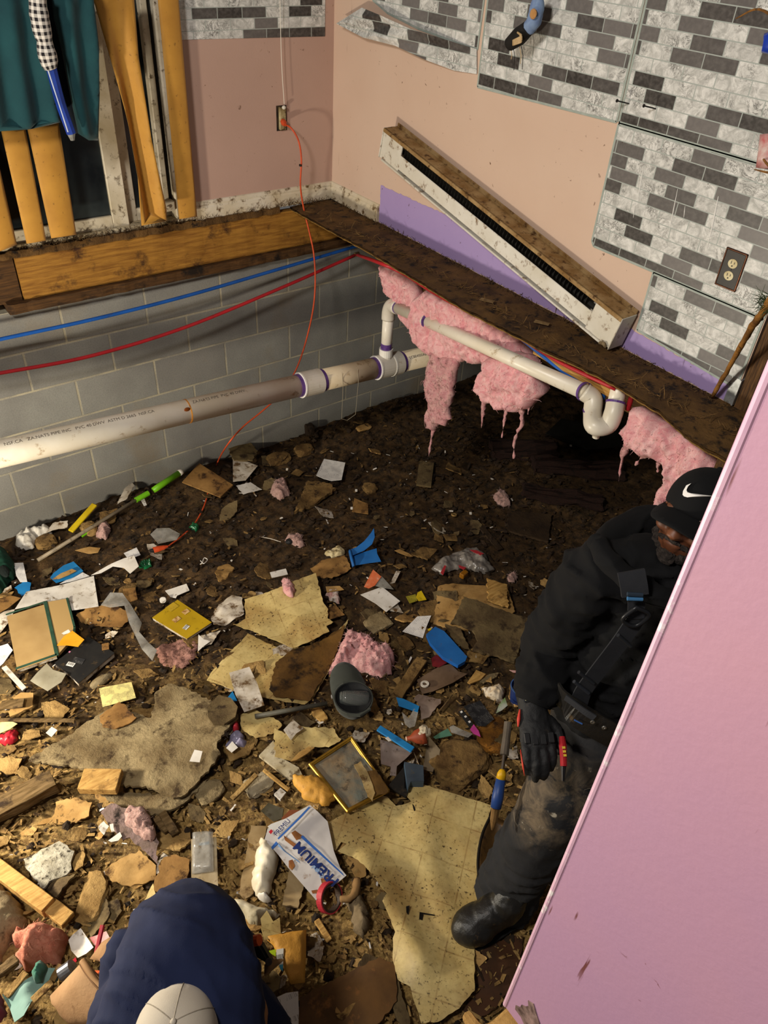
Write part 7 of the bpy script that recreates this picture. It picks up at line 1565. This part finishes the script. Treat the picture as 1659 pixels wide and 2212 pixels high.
# boots
def boot(an, he, to, top_):
    d = (to - he); d.z = 0; L = d.length; d.normalize(); s = V((-d.y, d.x, 0)); ax = (d, s, V((0, 0, 1)))
    g = join(ball(to - d * .02 + V((0, 0, .016)), (.085, .068, .062), 3, ax), ball(he.lerp(to, .5) + V((0, 0, .035)), (.11, .060, .066), 3, ax), ball(he + d * .03 + V((0, 0, .02)), (.055, .050, .062), 3, ax), limb([he.lerp(to, .35) + V((0, 0, .03)), an, top_], [.066, .062, .066]))
    g = remesh(g, .006, 3); z0 = min(he.z, to.z) - .045; g = ([V((p.x, p.y, max(p.z, z0))) for p in g[0]], g[1])
    up_ = displace(g, .003, 26)
    c = (he + to) / 2; pts = []
    for k in range(28):
        t = 2 * PI * k / 28; x = math.cos(t); y = math.sin(t); wd = .058 + .018 * (x > 0) * x
        pts.append(c.to_2d() + d.to_2d() * (x * (L / 2 + .072)) + s.to_2d() * (y * wd * 1.08))
    sole = plate(pts, .02, lambda q, dd: V((q.x, q.y, z0 + .016)), lambda q, dd: V((q.x, q.y, z0 - .014)))[0]
    lc = [tube(spline([he.lerp(to, .42 + .07 * k) - s * .028 + V((0, 0, .085 - .012 * k)), he.lerp(to, .46 + .07 * k) + V((0, 0, .100 - .014 * k)), he.lerp(to, .42 + .07 * k) + s * .028 + V((0, 0, .085 - .012 * k))], 4), .003, 6) for k in range(4)]
    return up_, sole, join(*lc)
lf = A0 + ER * .06 + EC * .02
for nm, (an, he, to, tp_) in (('right', (ank, heel, toe, Mp(1100, 1895, -.09))), ('left', (LEGL[3], V((hipL.x, hipL.y, .085)) - EC * .06, V((hipL.x, hipL.y, .085)) + EC * .13, LEGL[3] + V((0, 0, .12))))):
    u_, so, la = boot(an, he, to, tp_); b_ = mk('boot', u_, M_LEATH, parent=man, smooth=True); mk('sole', so, mat('rubber_sole', '#0d0d0d', rough=.7), parent=b_); mk('laces', la, mat('lace', '#191817', rough=.9), parent=b_)
# glove with palm, four fingers and thumb
hdn = (Mp(1168, 1655, .0) - wri).normalized(); hs = (ER - hdn * ER.dot(hdn)).normalized(); hb = hdn.cross(hs)
hb = hb if hb.dot(EC) > 0 else -hb            # back of the hand towards the camera
W0 = wri + hdn * .02
def gl(l, s, b): return W0 + hdn * l + hs * s + hb * b
gv = [tube([gl(-.055, 0, 0), gl(-.02, 0, 0), gl(.02, 0, .0), gl(.06, .0, .004), gl(.098, .0, .0)], [.044, .040, .044, .048, .044], 16, rb=[.040, .034, .027, .026, .022], up=hb)]
for s, l0, ln, r_ in ((-.034, .090, .070, .0125), (-.012, .098, .082, .0135), (.012, .098, .078, .0135), (.034, .090, .064, .0125)):
    gv.append(limb([gl(l0 - .02, s, .002), gl(l0 + ln * .35, s * 1.05, .006), gl(l0 + ln * .72, s * 1.0, -.008), gl(l0 + ln * .93, s * .95, -.034)], [r_ * 1.1, r_ * 1.05, r_, r_ * .8], 10))
gv.append(limb([gl(.02, .036, -.006), gl(.055, .062, -.004), gl(.088, .066, -.010), gl(.112, .058, -.022)], [.019, .017, .0145, .011], 10))
gl_ = mk('glove', displace(remesh(join(*gv), .004, 2), .0015, 60), M_GLV, parent=man, smooth=True)
mk('red_trim', tube(spline([gl(-.005, -.040, .014), gl(.02, -.046, .012), gl(.04, -.049, .006)], 5), [.002, .005, .002], 8), M_GRED, parent=gl_, smooth=True)
mk('red_trim', tube([gl(.10, -.050, .004), gl(.14, -.048, .0), gl(.165, -.044, -.012)], [.001, .0028, .001], 6), M_GRED, parent=gl_, smooth=True)
mk('knuckle_pad', join(*[box(gl(.075 + .004 * (1.5 - abs(k - 1.5)), -.033 + .022 * k, .025), (.016, .028, .006), (hs, hdn, hb), .002) for k in range(4)]), mat('glove_rubber', '#232324', rough=.45), parent=gl_)
wt = mk('wrist_tab', box(gl(-.028, -.008, .037), (.048, .018, .004), (hs, hdn, hb), .001), M_WEB, parent=gl_)
mk('tab_marks', join(*[box(gl(-.028, -.026 + .009 * k, .0398), (.005, .011, .0008), (hs, hdn, hb)) for k in range(3)]), mat('tab_yellow', '#d6cfa0', rough=.6), parent=wt); mk('red_mark', box(gl(-.028, .006, .0398), (.009, .012, .0008), (hs, hdn, hb)), M_GRED, parent=wt)
kn_ = tag(mk('utility_knife', tube([gl(.075, .062, .026), gl(.10, .060, .028), gl(.15, .056, .022)], [.008, .0105, .009], 10), mat('knife_red', '#a81f26', '#8a171e', 20, .35)), 'small red knife held in the gloved hand of the man in black', 'knife')
mk('knife_mark', join(*[box(gl(.105 + .010 * k, .059, .0385), (.008, .006, .001), (hs, hdn, hb)) for k in range(3)]), mat('knife_yellow', '#d3b33a', rough=.4), parent=kn_); mk('knife_clip', tube([gl(.05, .060, .024), gl(.075, .062, .030)], .004, 6), mat('dark_steel', '#3a3a3c', rough=.3, metal=.8), parent=kn_); mk('blade_end', tube([gl(.15, .056, .022), gl(.185, .052, .010)], [.007, .004], 6), mat('dark_steel', '#3a3a3c'), parent=kn_)
# harness strap with buckles, tool belt
def web(pts, w_, name, nrm=None, par=man, mt=M_WEB, th=.004):
    P = spline(pts, 6); vs = []; fs = []
    for i, p in enumerate(P):
        t = (P[min(i + 1, len(P) - 1)] - P[max(0, i - 1)]).normalized(); s = t.cross(EC).normalized(); nn = s.cross(t); nn = nn if nn.dot(EC) > 0 else -nn
        for a, b in ((-.5, 0), (.5, 0), (.5, 1), (-.5, 1)): vs.append(p + s * (a * w_) + nn * (b * th))
    for i in range(len(P) - 1):
        for k in range(4): q = (k + 1) % 4; fs.append((i * 4 + k, i * 4 + q, i * 4 + 4 + q, i * 4 + 4 + k))
    fs += [(3, 2, 1, 0), tuple(len(P) * 4 - 4 + k for k in range(4))]
    return mk(name, (vs, fs), mt, parent=par)
SD = -.115
stp = web([Mp(1372, 1338, SD), Mp(1340, 1385, SD + .005), Mp(1290, 1450, SD + .005), Mp(1258, 1495, SD), Mp(1245, 1540, SD)], .048, 'harness_strap')
web([Mp(1368, 1235, -.155), Mp(1373, 1270, -.14), Mp(1374, 1305, -.125), Mp(1373, 1335, SD)], .040, 'shoulder_strap'); web([Mp(1362, 1232, -.15), Mp(1368, 1265, -.13), Mp(1370, 1283, -.122)], .062, 'shoulder_pad', th=.012)
trc = [Mp(1374, 1312, SD + .012), Mp(1402, 1328, SD + .012), Mp(1372, 1352, SD + .012), Mp(1345, 1338, SD + .012)]
mk('triangle_buckle', tube(spline(trc + trc[:1], 5)[:-1], .0055, 8, closed=True), mat('buckle_black', '#1c1d20', rough=.35), parent=stp, smooth=True)
for (a, b, nm, c_) in (((1355, 1283), (1388, 1285), 'strap_slide', '#2a3440'), ((1355, 1293), (1388, 1294), 'blue_edge', '#3f6f9a'), ((1335, 1372), (1362, 1396), 'strap_slide', '#24262a'), ((1250, 1452), (1282, 1476), 'strap_slide', '#24262a'), ((1240, 1472), (1272, 1497), 'strap_slide', '#2b2e34')):
    mk(nm, tube([Mp(*a, SD + .014), Mp(*b, SD + .014)], .005, 8), mat('slide_' + c_[1:], c_, rough=.35), parent=stp)
web([Mp(1205, 1495, -.15), Mp(1240, 1535, -.09), Mp(1290, 1568, -.06), Mp(1350, 1600, -.05), Mp(1400, 1620, -.07)], .085, 'tool_belt', mt=M_LEATH, th=.006)
for q in ((1280, 1560), (1305, 1572)): mk('grommet', ring(Mp(q[0], q[1], -.045), EC, .003, .006, .003, 14), mat('steel_ring', '#c9c9c4', rough=.25, metal=.9), parent=man)
web([Mp(1222, 1505, -.11), Mp(1262, 1535, -.07), Mp(1285, 1550, -.055)], .020, 'belt_tip', mt=M_WEB); mk('blue_thread', tube([Mp(1240, 1555, -.07), Mp(1258, 1564, -.06)], .0022, 6), mat('thread_blue', '#2b4f8a', rough=.6), parent=man)
# --- worker bent over near the camera, seen from above
def wp(px, py, d): return D(px, py, d)
N = [wp(386, 2232, 1.86), wp(392, 2150, 1.90), wp(398, 2070, 1.97), wp(402, 2005, 2.06), wp(402, 1985, 2.2)]
VU = V((0, 0, 1))
hN = (N[0] - N[2]).normalized(); BR = R[0].copy()
def blob(p, r, ax=None): return ball(p, r, 3, ax)
headc = wp(381, 2240, 1.74)
HB = axes(BR, VU)
b2 = join(limb([headc, N[0], N[1], N[2], N[3]], [.06, .12, .15, .15, .13], 18, [.06, .08, .10, .10, .10], VU), blob(headc, (.078, .085, .095), HB), ball(headc + hN * .085 - VU * .02, (.016, .022, .022), 2), limb([N[1] - BR * .14, wp(260, 2290, 2.05), wp(300, 2380, 2.12)], [.055, .045, .035]), limb([N[1] + BR * .14, wp(565, 2240, 2.0), wp(620, 2330, 2.15)], [.055, .045, .035]),
    limb([N[3] - BR * .07, wp(345, 2040, 2.28), wp(340, 2160, 2.36)], [.075, .06, .05]), limb([N[3] + BR * .07, wp(450, 2040, 2.28), wp(455, 2160, 2.36)], [.075, .06, .05]))
for s, c_ in ((-1, wp(300, 2380, 2.12)), (1, wp(620, 2330, 2.15))):
    dn_ = (wp(400, 2420, 2.25) - c_).normalized(); ss = dn_.cross(VU).normalized()
    b2 = join(b2, tube([c_, c_ + dn_ * .05, c_ + dn_ * .09], [.035, .04, .035], 12, rb=.016, up=VU), *[limb([c_ + dn_ * .08 + ss * o_, c_ + dn_ * (.08 + .03 * l) + ss * o_ * 1.1, c_ + dn_ * (.08 + .07 * l) + ss * o_ * 1.1 - VU * .02], [.0095, .009, .007], 8) for o_, l in ((-.027, .85), (-.009, 1), (.009, .97), (.027, .8))], limb([c_ + dn_ * .03 + ss * .03, c_ + dn_ * .06 + ss * .055, c_ + dn_ * .09 + ss * .055], [.012, .011, .008], 8))
wk = mk('person', remesh(b2, .008, 2), SKINL, smooth=True); tag(wk, 'worker in navy shirt and pale cap bent over at the bottom edge', 'person')
SHIRT = m_cloth('navy_shirt', '#151e3c', '#101833', .3, 400, sheen=0)
def ell(px, py, d, hw, th): return (wp(px, py, d), hw, th)
secs = [(388, 2260, 1.82, .215, .10), (392, 2200, 1.83, .20, .115), (398, 2140, 1.86, .190, .12), (398, 2080, 1.90, .175, .12), (396, 2030, 1.96, .160, .115), (395, 1995, 2.04, .140, .10), (400, 1985, 2.14, .125, .09)]
sg = join(tube(spline([wp(a, b, d) for a, b, d, _, _ in secs], 5), [s[3] for s in secs], 26, True, [s[4] for s in secs], VU),
    limb([N[1] - BR * .10, wp(262, 2205, 1.95), wp(258, 2290, 2.05)], [.09, .085, .07], 16), limb([N[1] + BR * .08, wp(490, 2150, 1.95), wp(555, 2225, 2.0), wp(595, 2290, 2.08)], [.10, .085, .078, .065], 16),
    limb([wp(262, 2200, 1.98), wp(262, 2100, 2.02), wp(285, 2020, 2.08)], [.05, .055, .05], 14), limb([wp(495, 2130, 1.98), wp(482, 2060, 2.02), wp(460, 2010, 2.08)], [.055, .055, .05], 14))
def wr3(p):
    q = p - N[2]; u_ = q.dot(hN) - q.dot(BR) * .6; v_ = q.dot(hN) * .6 + q.dot(BR)
    return .9 * (1 - abs(noise.noise(V((u_ * 17, v_ * 4, q.z * 3))))) ** 5 + .6 * (1 - abs(noise.noise(V((u_ * 9, v_ * 3, 7 + q.z * 3))))) ** 5 - .4 + .25 * noise.fractal(p * 7, 1, 2, 3)
mk('shirt', displace(remesh(sg, .008, 3), .010, 1, fn=wr3), SHIRT, parent=wk, smooth=True)
mk('trousers', displace(remesh(join(limb([wp(400, 2010, 2.14), wp(400, 2030, 2.24)], [.125, .12], 18), limb([wp(360, 2020, 2.18), wp(345, 2040, 2.28), wp(340, 2160, 2.36)], [.10, .085, .07]), limb([wp(440, 2020, 2.18), wp(450, 2040, 2.28), wp(455, 2160, 2.36)], [.10, .085, .07])), .01, 3), .006, 9), m_cloth('work_trousers', '#23252b', '#1a1c20', .3, 300), parent=wk, smooth=True)
CAPW = m_cloth('cream_cap', '#b9b0a0', '#aaa08f', .4, 500)
vs, fs = ball((0, 0, 0), 1, 4); cw = []
CD = (headc - CP).normalized()
ca_ = (VU * .75 + hN * -.1 - CD * .5).normalized(); cb_ = BR - ca_ * BR.dot(ca_); cb_.normalize(); cc2 = ca_.cross(cb_)
for p in vs: cw.append(headc + cb_ * (p.x * .094) + cc2 * (p.y * .104) + ca_ * (max(p.z, -.2) * .098 + .01))
cpw = mk('cap', (cw, fs), CAPW, parent=wk, smooth=True)
mk('cap_seams', join(*[tube([headc + cb_ * (.0945 * math.cos(t) * math.sin(f)) + cc2 * (.1045 * math.sin(t) * math.sin(f)) + ca_ * (.0985 * math.cos(f) + .01) for f in [k / 9 * 1.6 for k in range(10)]], .0012, 5) for t in (.5, 1.55, 2.6, 3.65, 4.7, 5.75)]), mat('seam_tan', '#8d8474', rough=.9), parent=cpw); mk('cap_button', ball(headc + ca_ * .109, .007, 2), CAPW, parent=cpw)
fwd_ = (hN - ca_ * hN.dot(ca_)).normalized(); sd_ = fwd_.cross(ca_)
brp = [V((math.sin(a) * .078, .085 + .065 * max(0, math.cos(a)) ** .7)) for a in [(-.5 + k / 12) * PI for k in range(13)]]
mk('cap_brim', plate(brp, .015, lambda q, d: headc + sd_ * q.x + fwd_ * q.y + ca_ * (.0 - 4 * q.x ** 2), lambda q, d: headc + sd_ * q.x + fwd_ * q.y + ca_ * (-.004 - 4 * q.x ** 2))[0], CAPW, parent=wk)
# leather tool pouches hanging from his belt
M_TAN = mat('suede', '#a3805a', '#8f6c48', 8, .85, .2, '#5b3d22', 20, .25, 90)
def pouch(name, pts, dep, mt, thick, par=wk, inner=None):
    P = [wp(x, y, d) for x, y, d in pts]; c = sum(P, V((0, 0, 0))) / len(P)
    u_ = (P[1] - P[0]).normalized(); n_ = u_.cross(P[-1] - P[0]).normalized(); n_ = n_ if n_.dot(CP - c) > 0 else -n_; v_ = n_.cross(u_)
    p2 = [V(((p - c).dot(u_), (p - c).dot(v_))) for p in P]
    g, uv = plate(p2, .02, lambda q, d: c + u_ * q.x + v_ * q.y + n_ * (thick * math.sqrt(max(0, 1 - (1 - min(1, d / .05)) ** 2))), lambda q, d: c + u_ * q.x + v_ * q.y - n_ * .006)
    return mk(name, g, mt, parent=par, uvs=uv, smooth=True)
J = lambda x, y, d: (*Z('J', (x, y))[0], d)
lp_ = pouch('tool_pouch', [J(580, 1040, 2.12), J(900, 700, 2.08), J(960, 760, 2.05), J(1060, 920, 2.02), J(1200, 1060, 2.0), J(1180, 1400, 2.0), J(800, 1400, 2.06), J(690, 1200, 2.1)], 0, M_TAN, .03)
mk('pouch_binding', tube(spline([wp(*J(895, 690, 2.055)), wp(*J(950, 770, 2.03)), wp(*J(1050, 920, 2.0)), wp(*J(1190, 1045, 1.97))], 6), .009, 8), mat('suede_edge', '#8d6a44', rough=.8), parent=lp_, smooth=True)
mk('stitching', tube(spline([wp(*J(868, 720, 2.045)), wp(*J(930, 820, 2.02)), wp(*J(1040, 960, 1.985)), wp(*J(1170, 1080, 1.96))], 6), .0022, 6), mat('stitch', '#6b4c2e', rough=.8), parent=lp_)
pouch('tool_pouch', [J(970, 660, 2.16), J(1100, 480, 2.14), J(1240, 400, 2.12), J(1230, 900, 2.08), J(1160, 800, 2.1), J(1080, 690, 2.13)], 0, M_TAN, .015)
mk('orange_tool', limb([wp(*J(1030, 830, 2.10)), wp(*J(1130, 815, 2.06))], [.010, .006], 8), mat('tool_orange', '#c9501f', rough=.4), parent=wk)
L2 = lambda x, y, d: (*Z('L', (x, y))[0], d)
rp_ = pouch('tool_pouch', [L2(425, 600, 2.05), L2(540, 500, 2.05), L2(600, 640, 2.06), L2(680, 835, 2.06), L2(560, 880, 2.03), L2(480, 760, 2.0), L2(380, 640, 2.0)], 0, mat('suede_dark', '#94734c', '#80603c', 8, .85, .2, '#3a2716', 20), .03)
mk('snap', tube([wp(*L2(505, 640, 2.0)), wp(*L2(507, 641, 1.985))], .009, 12), mat('snap_dark', '#2a2018', rough=.4), parent=rp_)
tmz = mk('tape_measure', box(wp(*L2(430, 530, 2.06)), (.06, .075, .04), (R[0] * .86 - R[1] * -.5, (R[1] * .86 + R[0] * .5), -R[2]), .010, 2), mat('tool_black', '#161616', rough=.5), parent=wk)
mk('orange_cap', limb([wp(*L2(365, 480, 2.03)), wp(*L2(435, 470, 2.02))], [.014, .014], 10), mat('tool_orange', '#c9501f'), parent=wk)
# ---------------------------------------------------------------- tidy
for o in bpy.data.objects:
    for k in ('_b', '_f'):
        if k in o: del o[k]
for m_ in list(bpy.data.meshes):
    if m_.users == 0: bpy.data.meshes.remove(m_)
